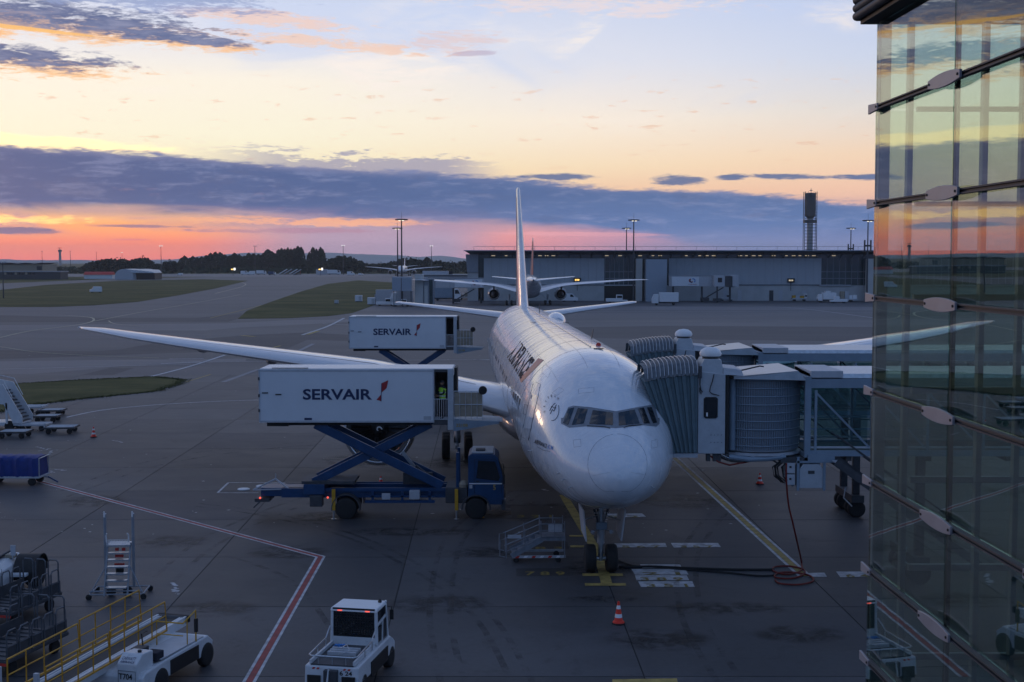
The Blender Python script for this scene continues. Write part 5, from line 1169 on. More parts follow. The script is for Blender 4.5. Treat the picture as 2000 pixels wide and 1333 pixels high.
# ------------------------------------------------------------------ a person, grown as one skinned body
def make_person(label, loc, rz, J, edges, rad, height=1.78, shirt='dark_cloth', vest=True):
    t = thing('person', label, 'person', loc, rz)
    me = bpy.data.meshes.new('body'); me.from_pydata([Vector(J[k]) * (height / 1.78) for k in J], [(list(J).index(a), list(J).index(b)) for a, b in edges], [])
    o = bpy.data.objects.new('body', me); COL.objects.link(o); o.parent = t
    md = o.modifiers.new('skin', 'SKIN'); md.use_smooth_shade = True
    for i, k in enumerate(J):
        r = rad[k]; me.skin_vertices[0].data[i].radius = (r, r) if not isinstance(r, tuple) else r
    me.skin_vertices[0].data[0].use_root = True
    s = o.modifiers.new('sub', 'SUBSURF'); s.levels = 1; s.render_levels = 1
    me.materials.append(MATS[shirt])
    return t, o
J = {'pelvis': (0, 0, .98), 'waist': (0, .02, 1.14), 'chest': (0, .03, 1.34), 'neck': (0, .02, 1.50), 'head0': (0, .0, 1.57), 'shl': (.19, .03, 1.43), 'ell': (.27, -.06, 1.18), 'wrl': (.14, -.24, 1.12), 'shr': (-.19, .03, 1.43), 'elr': (-.26, -.08, 1.20), 'wrr': (-.08, -.26, 1.16),
     'hil': (.10, 0, .90), 'knl': (.11, -.03, .50), 'anl': (.11, .02, .09), 'tol': (.12, -.15, .04), 'hir': (-.10, 0, .90), 'knr': (-.12, -.01, .50), 'anr': (-.13, .04, .09), 'tor': (-.14, -.13, .04)}
ED = [('pelvis', 'waist'), ('waist', 'chest'), ('chest', 'neck'), ('neck', 'head0'), ('chest', 'shl'), ('shl', 'ell'), ('ell', 'wrl'), ('chest', 'shr'), ('shr', 'elr'), ('elr', 'wrr'), ('pelvis', 'hil'), ('hil', 'knl'), ('knl', 'anl'), ('anl', 'tol'), ('pelvis', 'hir'), ('hir', 'knr'), ('knr', 'anr'), ('anr', 'tor')]
RD = {'pelvis': (.15, .11), 'waist': (.14, .10), 'chest': (.16, .115), 'neck': .06, 'head0': .055, 'shl': .075, 'ell': .048, 'wrl': .035, 'shr': .075, 'elr': .048, 'wrr': .035, 'hil': .09, 'knl': .065, 'anl': .045, 'tol': .04, 'hir': .09, 'knr': .065, 'anr': .045, 'tor': .04}
pw, body = make_person('person in a lime high visibility vest standing in the open end of the catering box', (-3.30, 61.98, 4.74), R(-60), J, ED, RD, 1.86)
h = MB()
rr = []
for z, rx_, ry_, oy in ((1.575, .045, .05, -.01), (1.60, .06, .075, -.015), (1.66, .074, .092, -.01), (1.72, .078, .098, 0), (1.78, .066, .085, .005), (1.815, .035, .05, .01)):
    rr.append([(math.sin(q) * rx_, math.cos(q) * ry_ + oy, z * 1.022) for q in [2 * math.pi * j / 16 for j in range(16)]])
hd = h.loft(rr).build('head', 'skin', pw, smooth=R(60))
MB().prism([(-.012, 0), (.012, 0), (0, .05)], (0, -.095, 1.69), (1, 0, 0), (0, 0, 1), (0, -.02, 0)).build('nose', 'skin', hd)
for s in (-1, 1):
    MB().lathe([(.009, 0), (.009, .004)], (s * .03, -.098, 1.755), (0, -1, 0), 8).build('eye', 'black', hd); MB().box(s * .077 - .006, s * .077 + .006, -.02, .015, 1.70, 1.76).build('ear', 'skin', hd)
MB().box(-.022, .022, -.103, -.097, 1.66, 1.668).build('mouth', 'dark_cloth', hd)
rr = []
for z, k in ((1.735, 1.06), (1.76, 1.09), (1.80, 1.05), (1.84, .8), (1.865, .35)): rr.append([(math.sin(q) * .080 * k, math.cos(q) * .10 * k + .008, z) for q in [2 * math.pi * j / 16 for j in range(16)]])
MB().loft(rr).box(-.05, .05, -.17, -.09, 1.735, 1.75).build('cap', 'black', hd, smooth=R(50))
rr = []
for z, rx_, ry_ in ((.95, .175, .14), (1.05, .172, .135), (1.2, .175, .135), (1.34, .20, .145), (1.44, .21, .13), (1.50, .14, .10)): rr.append([(math.sin(q) * rx_, math.cos(q) * ry_ + .02, z) for q in [2 * math.pi * j / 20 for j in range(20)]])
vs = MB().loft(rr, cap=False).build('vest', 'hivis', pw, smooth=R(60))
for z in (1.08, 1.24):
    MB().loft([[(math.sin(q) * .186, math.cos(q) * .148 + .02, zz) for q in [2 * math.pi * j / 20 for j in range(20)]] for zz in (z, z + .05)], cap=False).build('reflective_band', 'cone_white', vs)
for s in (-1, 1):
    a = Vector(J['shl' if s > 0 else 'shr']); b = Vector(J['ell' if s > 0 else 'elr']); c = Vector(J['wrl' if s > 0 else 'wrr'])
    MB().tube([a + Vector((s * .01, 0, .02)), a.lerp(b, .55)], .085, 10, .068).build('sleeve', 'hivis', pw, smooth=R(60))
    hn = MB().tube([c, c + Vector((-s * .04, -.07, -.01))], .033, 8, .028).build('palm', 'skin', pw, smooth=R(60))
    for k in range(4):
        q = c + Vector((-s * .035 + (k - 1.5) * .017, -.075, -.01)); MB().tube([q, q + Vector((0, -.04 + .004 * abs(k - 1), -.005)), q + Vector((0, -.055, -.03))], .009, 6, .007).build('finger', 'skin', hn)
    MB().tube([c + Vector((-s * .03, -.02, .02)), c + Vector((-s * .06, -.055, .03))], .010, 6, .008).build('thumb', 'skin', hn)
# ------------------------------------------------------------------ traffic cones
def make_cone(label, p, h=.75):
    t = thing('traffic_cone', label, 'cone', (p[0], p[1], .02), random.uniform(0, 6), 'traffic cones on the stand')
    MB().prism([(.19 * math.cos(R(q)) * 1.25, .19 * math.sin(R(q)) * 1.25) for q in range(22, 360, 45)], (0, 0, 0), (1, 0, 0), (0, 1, 0), (0, 0, .05)).build('base', 'black', t)
    MB().lathe([(.20, .05), (.19, .09), (.145, .12), (.118, h * .30), (.115, h * .30)], (0, 0, 0), n=20).build('body', 'cone_red', t, smooth=R(40))
    f = lambda z: .145 - (.145 - .035) * (z - .12) / (h - .12)
    for z0, z1, m_ in ((.30, .46, 'cone_white'), (.46, .68, 'cone_red'), (.68, .84, 'cone_white'), (.84, 1.0, 'cone_red')):
        MB().lathe([(f(h * z0), h * z0), (f(h * z1), h * z1)] + ([(.02, h + .012)] if z1 == 1 else []), (0, 0, 0), n=20).build('band', m_, t, smooth=R(40))
    return t
make_cone('orange and white cone on bare concrete in front of the nose wheel', gp(1208, 1220), .76)
make_cone('orange cone under the boarding bridge, right of the yellow stand line', gp(1484, 947), .62)
make_cone('small orange cone left, near the empty dollies', gp(183, 855), .72)
make_cone('orange and white cone behind the blue scissor chassis, below the engine', gp(744, 951), .55)

pm('dull_zinc', (.22, .24, .27), .5, .5, var=.2, dirt=.4)
# ------------------------------------------------------------------ step platform near the nose wheel
p = gp(1042, 1100); t = thing('step_platform', 'low galvanised boarding steps with handrails left of the nose wheel', 'steps', (p.x, p.y, 0), R(2))
X0, X1, Yd = -1.25, 1.30, 1.2
HT = 1.02
for y in (0, Yd):
    m = MB(); m.bar((X0 + .35, y, .28), (.35, y, HT - .05), .05, .22); m.bar((.3, y, HT - .06), (X1, y, HT - .06), .05, .1); m.build('stringer', 'dull_zinc', t)
    for k, (dz) in enumerate((.28, .55, .82)):
        MB().tube([(X0 + .1, y, .18 + dz), (.3, y, .78 + dz), (X1 - .02, y, .78 + dz)], .022, 7).build('rail', 'dull_zinc', t)
    for x, zb_, zt_ in ((X0 + .15, .2, 1.02), (X0 + .9, .5, 1.4), (.3, .9, 1.72), (.85, .95, 1.72), (X1 - .04, .2, 1.70)):
        MB().tube([(x, y, zb_), (x, y, zt_)], .024, 7).build('post', 'dull_zinc', t)
    MB().tube([(X0 + .1, y, 1.0), (X0 - .1, y, .95), (X0 - .12, y, .3), (X0 + .1, y, .25)], .024, 7).build('rail_end', 'dull_zinc', t)
for k in range(5):
    f_ = (k + .5) / 5; MB().box(X0 + .4 + f_ * 1.2 - .13, X0 + .4 + f_ * 1.2 + .13, .03, Yd - .03, .2 + f_ * .78, .24 + f_ * .78).build('step', 'dull_zinc', t)
MB().box(.3, X1, .03, Yd - .03, HT - .02, HT + .02).build('deck', 'dull_zinc', t)
MB().box(X0 + .4, X1, .0, .05, .2, .3).build('base_beam', 'light_grey', t); MB().box(X0 + .4, X1, Yd - .05, Yd, .2, .3).build('base_beam', 'light_grey', t)
for k in range(6):
    MB().prism([(0, 0), (.14, 0), (.2, .09), (.06, .09)], (X0 + .5 + k * .33, -.008, .205), (1, 0, 0), (0, 0, 1), (0, .006, 0)).build('warning_stripe', 'red_paint' if k % 2 == 0 else 'cone_white', t)
MB().box(X1 - .7, X1 - .15, -.02, .03, HT + .25, HT + .55).build('notice_board', 'light_grey', t)
MB().box(X0 + .2, X0 + .75, -.04, .0, 1.02, 1.16).build('sign', 'light_grey', t)
for x in (X0 + .55, X1 - .3):
    for y in (.05, Yd - .05): wheel(t, x, y, .12, .07, 'dull_zinc', 'caster', 12)

# ------------------------------------------------------------------ tall maintenance step ladder
p = gp(236, 1168); t = thing('access_ladder', 'tall narrow maintenance ladder with two upright posts and mesh platform', 'ladder', (p.x - .1, p.y, 0), R(4))
for s in (-1, 1):
    x = s * .50
    MB().bar((x, .35, .3), (x, .35, 3.0), .06, .09).build('upright', 'grey_paint', t); MB().tube([(x, .25, 2.9), (x, .25, 3.12)], .03, 7).tube([(x, .45, 2.85), (x, .45, 3.02)], .03, 7).build('upright_tip', 'cone_white', t)
    MB().tube([(x, .2, 1.9), (x, .2, 2.92)], .022, 7).build('guard_rail', 'grey_paint', t)
    MB().tube([(x * .80, .1, 2.02), (x * .80, .05, 2.28), (x * .74, .0, 2.36)], .025, 7).build('grab_bar', 'cone_white', t)
    MB().bar((x * .82, -.35, .15), (x * .82, .35, 1.95), .05, .08).build('stringer', 'grey_paint', t)
    MB().tube([(s * .95, -.25, .18), (x * .8, .1, 1.2)], .022, 7).build('strut', 'grey_paint', t)
    MB().tube([(s * .95, -.3, .2), (s * .95, .9, .2)], .03, 7).build('base_rail', 'grey_paint', t)
    for y in (-.3, .9): wheel(t, s * .97, y, .11, .06, 'grey_paint', 'caster', 12)
    for y in (.25,): wheel(t, s * .30, y, .18, .09, 'grey_paint', 'caster', 14)
for y, z in ((-.3, .2), (-.3, .32), (.9, .2)): MB().tube([(-.95, y, z), (.95, y, z)], .028, 7).build('cross_rail', 'grey_paint', t)
for k in range(6):
    f_ = k / 6; y, z = -.3 + f_ * .62, .42 + f_ * 1.38
    MB().box(-.37, .37, y - .1, y + .12, z, z + .05).build('step', 'galvanised', t)
MB().box(-.42, .42, .15, .8, 1.84, 1.90).build('platform', 'galvanised', t)
m = MB()
for k in range(15): m.tube([(-.40 + k * .8 / 14, .12, 1.92), (-.40 + k * .8 / 14, .12, 2.10)], .008, 4)
for k in range(5): m.tube([(-.41, .12, 1.92 + k * .045), (.41, .12, 1.92 + k * .045)], .008, 4)
m.build('mesh_guard', 'cone_white', t)
for x, z, w, h in ((-.08, 1.66, .12, .1), (.16, 1.66, .12, .1), (0, 1.42, .3, .1), (0, 1.13, .36, .07)): MB().box(x - w / 2, x + w / 2, .3, .34, z, z + h).build('red_plate', 'red_paint', t)
MB().box(-.14, .14, .32, .38, .75, 1.1).build('tool_box', 'black', t)

# ------------------------------------------------------------------ baggage tug 624
t = thing('baggage_tug', 'white baggage tug numbered 6 24 with meshed rear window', 'tug', (-4.62, 38.0, 0), R(-11))
# local: x right, y forward, origin between cab rear and floor
m = MB()
m.prism([(-2.1, .45), (1.55, .42), (1.6, .7), (1.4, .85), (1.1, 1.0), (-.3, 1.0), (-2.05, .98)], (-.78, 0, 0), (0, 1, 0), (0, 0, 1), (1.56, 0, 0)); body = m.build('body', 'white_paint', t, bevel=.04)
MB().box(-.62, .62, -2.02, -.1, .985, 1.02).build('rear_deck', 'dark_grey', body)
for x in (-.66, .60): MB().box(x, x + .06, -2.0, -.1, 1.0, 1.12).build('deck_side', 'white_paint', body)
for k, y in enumerate((-1.2, -1.0, -.8)): MB().box(-.42, .42, y, y + .12, 1.02, 1.13).build('deck_box', 'light_grey', body, bevel=.01)
rail = MB(); rail.tube([(-.70, -.1, 1.55), (-.70, -.5, 1.30), (-.70, -1.9, 1.24), (-.6, -2.0, 1.24), (.6, -2.0, 1.24), (.70, -1.9, 1.24), (.70, -.6, 1.30), (.70, -.1, 1.55)], .022, 7)
for x, y in ((-.7, -1.2), (.7, -1.2), (-.4, -2.0), (.4, -2.0), (0, -2.0), (-.7, -.5), (.7, -.5)): rail.tube([(x, y, 1.02), (x, y, 1.26)], .016, 6)
rail.build('deck_rail', 'galvanised', t)
MB().tube([(-.1, -.9, 1.15), (.1, -1.0, 1.3), (.25, -1.2, 1.2), (.1, -1.4, 1.15), (.05, -1.6, 1.2)], .014, 5).build('loose_cable', 'galvanised', t)
rnd = random.Random(5); m = MB()
for k in range(10): 
    q = Vector((-.25, -.62, 1.06)) + Vector((rnd.uniform(-.12, .12), rnd.uniform(-.08, .08), rnd.uniform(0, .06))); m.quad(q + Vector((-.08, -.02, 0)), q + Vector((.02, -.07, .05)), q + Vector((.09, .01, .02)), q + Vector((0, .07, .06)))
m.build('plastic_bag', 'logo_blue', t)
for s in (-1, 1):
    for y in (-1.5, 1.25): wheel(t, s * .66, y, .33, .24, 'light_grey', ax=(1, 0, 0))
    MB().box(s * .79 - .02, s * .79 + .02, -.9, .75, .38, .8).build('side_recess', 'black', t)
    MB().box(s * .50 - .19, s * .50 + .19, -2.13, -2.08, .40, .72).build('rear_opening', 'black', t)
    for k in range(2): MB().prism([(0, 0), (.07, 0), (.1, .05), (.03, .05)], (s * .45 - .12 + k * .13, -2.068, .885), (1, 0, 0), (0, 0, 1), (0, .01, 0)).build('tail_mark', 'red_paint', t)
MB().box(-.2, .2, -2.2, -1.98, .5, .90).build('hitch_box', 'dark_grey', t, bevel=.02); MB().tube([(-.05, -2.15, .95), (-.05, -2.3, .6), (-.05, -2.34, .45)], .03, 6).build('tow_hook', 'steel', t)
letters('fleet_number', '6 24', 'black', t, (.24, -2.075, .745), (.36, 0, 0), (0, 0, .13), bold=.03)
# cab
cz0, cz1 = 1.0, 2.0
for s in (-1, 1):
    m = MB(); m.bar((s * .68, .0, cz0), (s * .66, .02, cz1), .09, .09); m.bar((s * .68, 1.15, .6), (s * .66, .95, cz1), .09, .09); m.bar((s * .68, .5, .8), (s * .66, .62, 1.62), .06, .08); m.bar((s * .68, .04, 1.58), (s * .66, 1.0, 1.66), .05, .08); m.build('cab_pillar', 'white_paint', t, bevel=.015)
    MB().prism([(.08, 1.68), (.92, 1.74), (.90, 2.02), (.08, 2.02)], (s * .675, 0, 0), (0, 1, 0), (0, 0, 1), (s * .01, 0, 0)).build('side_window', 'dark_glass', t)
    MB().prism([(.12, 1.05), (.45, 1.05), (.52, 1.5), (.12, 1.5)], (s * .68, 0, 0), (0, 1, 0), (0, 0, 1), (s * .01, 0, 0)).build('lower_window', 'dark_glass', t)
    MB().prism([(.56, .80), (.98, .80), (.94, 1.60), (.66, 1.58)], (s * .69, 0, 0), (0, 1, 0), (0, 0, 1), (s * .01, 0, 0)).build('door_glass', 'dark_glass', t)
    MB().tube([(s * .70, 1.05, 1.9), (s * .82, 1.1, 1.9), (s * .82, 1.1, 1.5)], .014, 6).box(s * .82 - .06, s * .82 + .06, 1.08, 1.11, 1.5, 1.8).build('mirror', 'black', t)
rfm = MB(); rfm.hexa([(-.72, -.06, cz1 - .02), (.72, -.06, cz1 - .02), (.70, 1.05, cz1 - .02), (-.70, 1.05, cz1 - .02), (-.70, -.02, cz1 + .09), (.70, -.02, cz1 + .09), (.66, 1.0, cz1 + .09), (-.66, 1.0, cz1 + .09)]); rfm.build('cab_roof', 'van_white', t, bevel=.035)
MB().box(-.68, .68, -.03, .02, 1.0, 1.24).build('rear_panel', 'white_paint', t)
MB().box(-.62, .62, -.02, .0, 1.24, 2.06).build('rear_window', 'dark_glass', t)
m = MB()
for k in range(16): m.box(-.60 + k * .08 - .008, -.60 + k * .08 + .008, -.045, -.03, 1.27, 2.0)
for k in range(10): m.box(-.61, .61, -.045, -.03, 1.28 + k * .08 - .008, 1.28 + k * .08 + .008)
m.build('window_mesh', 'black', t)
MB().box(-.64, .64, -.04, -.022, 2.02, 2.09).build('window_header', 'black', t)
for s in (-1, 1): MB().box(s * .42 - .07, s * .42 + .07, -.055, -.042, 2.00, 2.03).build('stop_light', 'lamp_red', t)
MB().box(-.6, .6, 1.1, 1.12, 1.2, 2.0).build('windscreen', 'dark_glass', t)
MB().box(-.45, .45, .3, .75, .95, 1.25).build('seat', 'dark_cloth', t); MB().box(-.45, .45, .25, .35, 1.2, 1.75).build('seat_back', 'dark_cloth', t)
MB().lathe([(.05, 0), (.06, .03), (.03, .1)], (.56, .75, cz1 + .09), (0, 0, 1), 10).build('aerial_base', 'black', t); MB().lathe([(.03, 0), (.03, .06)], (.68, .95, cz1 + .05), (0, 0, 1), 8).build('lamp', 'cone_white', t)

# ------------------------------------------------------------------ belt loader T704
A0 = gp(150, 1333, .0); 
t = thing('belt_loader', 'white belt loader marked T704 with yellow handrails, bottom left', 'belt loader', (-11.75, 35.2, 0), R(-16))
# local: y forward (away), belt along y at x = -0.4; chassis to the right
def belt_z(y): return .95 + y * .035
bz = belt_z
m = MB(); m.hexa([(-.85, -2.4, bz(-2.4) - .22), (-.80, -2.4, bz(-2.4) - .22), (-.80, 5.4, bz(5.4) - .22), (-.85, 5.4, bz(5.4) - .22), (-.85, -2.4, bz(-2.4) + .06), (-.80, -2.4, bz(-2.4) + .06), (-.80, 5.4, bz(5.4) + .06), (-.85, 5.4, bz(5.4) + .06)]); m.build('conveyor_side', 'white_paint', t)
m = MB(); m.hexa([(.10, -2.4, bz(-2.4) - .22), (.16, -2.4, bz(-2.4) - .22), (.16, 5.4, bz(5.4) - .22), (.10, 5.4, bz(5.4) - .22), (.10, -2.4, bz(-2.4) + .06), (.16, -2.4, bz(-2.4) + .06), (.16, 5.4, bz(5.4) + .06), (.10, 5.4, bz(5.4) + .06)]); m.build('conveyor_side', 'white_paint', t)
m = MB(); m.hexa([(-.78, -2.4, bz(-2.4) - .12), (.08, -2.4, bz(-2.4) - .12), (.08, 5.4, bz(5.4) - .12), (-.78, 5.4, bz(5.4) - .12), (-.78, -2.4, bz(-2.4) + .0), (.08, -2.4, bz(-2.4) + .0), (.08, 5.4, bz(5.4)), (-.78, 5.4, bz(5.4))]); belt = m.build('belt', 'black', t)
for x in (-.74, -.66, -.02, .05): MB().bar((x, -2.4, bz(-2.4) + .03), (x, 5.3, bz(5.3) + .03), .035, .03).build('belt_strip', 'cone_white' if x not in (-.66,) else 'light_grey', t)
def yrail(x, ys, y_end, hgt, nm='handrail'):
    r_ = nm
    MB().tube([(x, ys, bz(ys) + .1), (x, ys, bz(ys) + hgt), (x, y_end, bz(y_end) + hgt), (x, y_end + .1, bz(y_end) + .1)], .026, 8).build(r_, 'rail_yellow', t)
    MB().tube([(x, ys, bz(ys) + hgt * .55), (x, y_end + .05, bz(y_end) + hgt * .55)], .02, 7).build('mid_rail', 'rail_yellow', t)
    k = int((y_end - ys) / .62)
    for i in range(1, k): 
        y = ys + (y_end - ys) * i / k; MB().tube([(x, y, bz(y) + .05), (x, y, bz(y) + hgt)], .02, 7).build('rail_post', 'rail_yellow', t)
    MB().bar((x, ys, bz(ys) + .07), (x, y_end + .1, bz(y_end) + .07), .05, .05).build('toe_rail', 'rail_yellow', t)
yrail(-1.0, -1.7, 1.4, .95); yrail(-1.0, 1.5, 4.6, 1.02); yrail(.30, -1.9, .9, .92); yrail(.30, 1.0, 3.9, .95)
MB().box(-1.06, -.94, -2.1, -2.0, .5, 1.75).build('bumper_post', 'light_grey', t); MB().box(.22, .34, -2.3, -2.2, .5, 1.75).build('bumper_post', 'light_grey', t)
ch = MB(); ch.prism([(.95, .35), (4.8, .35), (4.9, .7), (4.6, .92), (2.2, .88), (1.1, .82), (.95, .7)], (-.7, 0, 0), (0, 1, 0), (0, 0, 1), (2.05, 0, 0)); cho = ch.build('chassis', 'white_paint', t, bevel=.04)
MB().box(.45, 1.30, 2.0, 4.4, .92, .95).build('deck_plate', 'light_grey', t)
eb = MB(); eb.prism([(.9, .3), (1.75, .3), (1.75, 1.28), (1.2, 1.32), (.9, 1.1)], (.58, 0, 0), (0, 1, 0), (0, 0, 1), (.62, 0, 0)); ebo = eb.build('engine_cover', 'white_paint', t, bevel=.03)
letters('fleet_number', 'T704', 'black', ebo, (.64, .885, .66), (.42, 0, 0), (0, 0, .17), bold=.03)
MB().tube([(.62, .888, .90), (1.16, .888, .90), (1.16, .888, .40), (.62, .888, .40), (.62, .888, .90)], .007, 4).build('cover_gap', 'black', ebo)
letters('operator_name', 'AIRFRANCE', 'logo_navy', ebo, (.66, .91, 1.125), (.44, 0, 0), (0, .052, .042), bold=.02)
letters('maker_name', 'CARWATT', 'logo_navy', ebo, (.68, .98, 1.19), (.42, 0, 0), (0, .085, .062))
MB().lathe([(.05, 0), (.06, .03), (.05, .07)], (1.02, 1.35, 1.31), (0, 0, 1), 12).build('filler_cap', 'black', ebo)
for x in (1.37, -.72):
    for y in (1.9, 4.5):
        wheel(t, x - .08, y, .36, .22, 'light_grey', ax=(1, 0, 0))
MB().box(1.34, 1.37, 2.4, 4.0, .38, .8).build('side_recess', 'black', t)
MB().box(.45, .8, 1.8, 2.2, .9, 1.25).build('control_box', 'dark_grey', t, bevel=.02); MB().tube([(.62, 2.2, 1.0), (.62, 2.1, 1.6), (.62, 2.4, 1.6)], .02, 6).build('control_lever', 'black', t)
MB().box(.85, 1.25, 1.85, 2.25, .9, 1.15).build('seat', 'dark_cloth', t, bevel=.03)
m = MB(); m.tube([(.38, 3.3, .9), (.38, 3.3, 1.62), (1.25, 3.3, 1.62), (1.3, 3.95, 1.85), (1.3, 3.95, .9)], .024, 7); m.tube([(.38, 3.3, 1.25), (1.25, 3.3, 1.25)], .016, 6); m.tube([(1.27, 3.5, .9), (1.27, 3.5, 1.7)], .016, 6); m.build('front_guard', 'yellow_paint', t)
MB().box(1.27, 1.35, 3.9, 4.0, 1.2, 1.6).build('mirror', 'black', t)
MB().lathe([(.12, 0), (.12, 1.0)], (-.84, 5.4, bz(5.4) - .06), (1, 0, 0), 14).build('end_roller', 'dark_grey', t)
MB().box(-.9, .2, 5.45, 5.55, bz(5.4) - .14, bz(5.4) + .06).build('end_bumper', 'rubber', t)

pm('cart_grey', (.10, .11, .125), .5, .4, var=.2, dirt=.4)
# ---
def make_cart(label, loc, rz, L=3.0, Wd=1.5, slats=True):
    t = thing('baggage_cart', label, 'baggage cart', loc, rz, 'railed baggage carts at the left edge')
    MB().box(-Wd / 2, Wd / 2, -L / 2, L / 2, .46, .58).build('bed', 'dark_grey', t, bevel=.02)
    nb = 9
    for k in range(nb):
        y = -L / 2 + .08 + k * (L - .16) / (nb - 1); MB().box(-Wd / 2 + .05, Wd / 2 - .05, y - .08, y + .08, .585, .61).build('deck_board', 'dark_grey', t)
    nh = 5
    for s in (-1, 1): MB().box(s * (Wd / 2 - .05) - .012, s * (Wd / 2 - .05) + .012, -L / 2 + .05, L / 2 - .05, .60, .98).build('side_panel', 'dark_grey', t)
    for s in (-1, 1):
        for k in range(nh):
            y0 = -L / 2 + .06 + k * (L - .1) / nh; y1 = y0 + (L - .1) / nh - .12; x = s * (Wd / 2 - .03); zt_ = 1.42
            MB().tube([(x, y0, .5), (x, y0, zt_ - .1), (x, y0 + .08, zt_), (x, y1 - .08, zt_), (x, y1, zt_ - .1), (x, y1, .5)], .026, 7).build('hoop', 'cart_grey', t)
            MB().tube([(x, y0, .95), (x, y1, .95)], .018, 6).build('hoop_bar', 'cart_grey', t)
    for k in range(3):
        x0_ = -Wd / 2 + .05 + k * (Wd - .1) / 3; x1_ = x0_ + (Wd - .1) / 3 - .1
        MB().tube([(x0_, L / 2, .5), (x0_, L / 2, 1.6), (x0_ + .07, L / 2, 1.68), (x1_ - .07, L / 2, 1.68), (x1_, L / 2, 1.6), (x1_, L / 2, .5)], .026, 7).build('hoop', 'cart_grey', t)
    for x in (-Wd / 2 + .2, Wd / 2 - .2):
        for y in (-L / 2 + .5, L / 2 - .5): wheel(t, x, y, .22, .14, 'dark_grey', ax=(1, 0, 0), n=16)
    MB().tube([(0, L / 2, .4), (0, L / 2 + .9, .3)], .035, 7).build('tow_bar', 'dark_grey', t)
    MB().box(-Wd / 2 - .01, Wd / 2 + .01, -L / 2 - .02, -L / 2 + .01, .42, .5).build('rear_bumper', 'red_paint', t)
    return t
q = gp(70, 1300); make_cart('dark railed baggage cart beside the yellow handrails, nearer the camera', (q.x - .75, q.y + .3, 0), R(-14), 3.2, 1.7)
q = gp(40, 1240); make_cart('dark railed baggage cart behind the other one, below the white tractor', (q.x - .9, q.y + 2.1, 0), R(-14), 3.0, 1.6)

# ------------------------------------------------------------------ pushback tractor, front corner with its big black wheel arch
q = gp(76, 1152); t = thing('pushback_tractor', 'white pushback tractor with a big black wheel arch at the left edge', 'tractor', (q.x, q.y, 0), R(0))
wheel(t, -.36, .6, .56, .50, 'dark_grey', ax=(1, 0, 0), n=36)
m = MB(); a = [(.6 + math.cos(R(k)) * .68, .57 + math.sin(R(k)) * .66) for k in range(-5, 200, 12)]; b = [(.6 + math.cos(R(k)) * .63, .57 + math.sin(R(k)) * .61) for k in range(199, -6, -12)]
m.loft([[(-.92, y, z) for y, z in a + b], [(-.06, y, z) for y, z in a + b]]).build('wheel_arch', 'black', t, smooth=R(40))
m = MB(); m.prism([(-4.2, .25), (-1.0, .3), (-.95, .58), (-.95, .92), (-1.2, 1.12), (-4.2, 1.18)], (0, -1.2, 0), (1, 0, 0), (0, 0, 1), (0, 2.5, 0)); bo = m.build('body', 'white_paint', t, bevel=.04)
MB().box(-1.0, -.35, -.35, .0, .55, .66).build('side_step', 'white_paint', t, bevel=.02)
MB().box(-3.9, -1.4, -1.0, 1.1, 1.18, 1.28).build('deck', 'dark_grey', t, bevel=.03)
MB().tube([(-1.0, .1, 1.1), (-.92, -.05, 1.35)], .02, 6).box(-1.0, -.82, -.07, -.03, 1.3, 1.68).build('mirror', 'light_grey', t)
letters('fleet_number', '4310', 'black', bo, (-1.5, -1.204, .92), (.28, 0, 0), (0, 0, .1), bold=.02)
for k in range(3): MB().tube([(-1.9 + k * .5, -1.204, .35), (-1.9 + k * .5, -1.204, 1.05)], .008, 4).build('panel_gap', 'black', bo)
MB().box(-1.35, -1.0, .3, .6, 1.12, 1.24).build('work_lamp', 'beige_tarp', t)
wheel(t, -4.4, .6, .56, .5, 'dark_grey', ax=(1, 0, 0))

# ------------------------------------------------------------------ blue tarpaulin baggage trailer
q = gp(60, 950); t = thing('covered_trailer', 'baggage trailer under a dark blue tarpaulin at the left edge', 'trailer', (q.x, q.y, 0), R(0))
L = 3.0; m = MB(); rr = []
prof = [(0, .52), (.0, 1.35), (.06, 1.52), (.3, 1.60), (1.2, 1.58), (1.46, 1.5), (1.5, 1.3), (1.5, .52)]
for k in range(22):
    x = .42 - L * k / 21; d = .05 * math.sin(k * 2.1) + .03 * math.sin(k * 5.3)
    rr.append([(x + .04 * math.sin(j * 3 + k), y + (d if y < .1 else -d * .5), z + (.035 * math.sin(k * 1.7 + j) if z > .7 else .02 * math.sin(k * 3))) for j, (y, z) in enumerate(prof)])
m.loft(rr).build('tarpaulin', 'blue_tarp', t, smooth=R(50))
MB().box(.44 - L, .50, -.03, 1.53, .42, .52).build('bed', 'light_grey', t, bevel=.02)
MB().tube([(.47, .02, .5), (.47, .02, 1.5), (.47, 1.45, 1.5), (.47, 1.45, .5)], .03, 8).build('end_frame', 'galvanised', t)
MB().tube([(.5, .7, .42), (.75, .7, .40)], .05, 8).build('tow_socket', 'steel', t); MB().bar((.7, .7, .42), (1.25, .7, .12), .1, .08).build('tow_bar', 'blue_paint', t)
for x in (.02, -2.2):
    for y in (.15, 1.35): wheel(t, x, y, .22, .14, 'dark_grey', n=16)
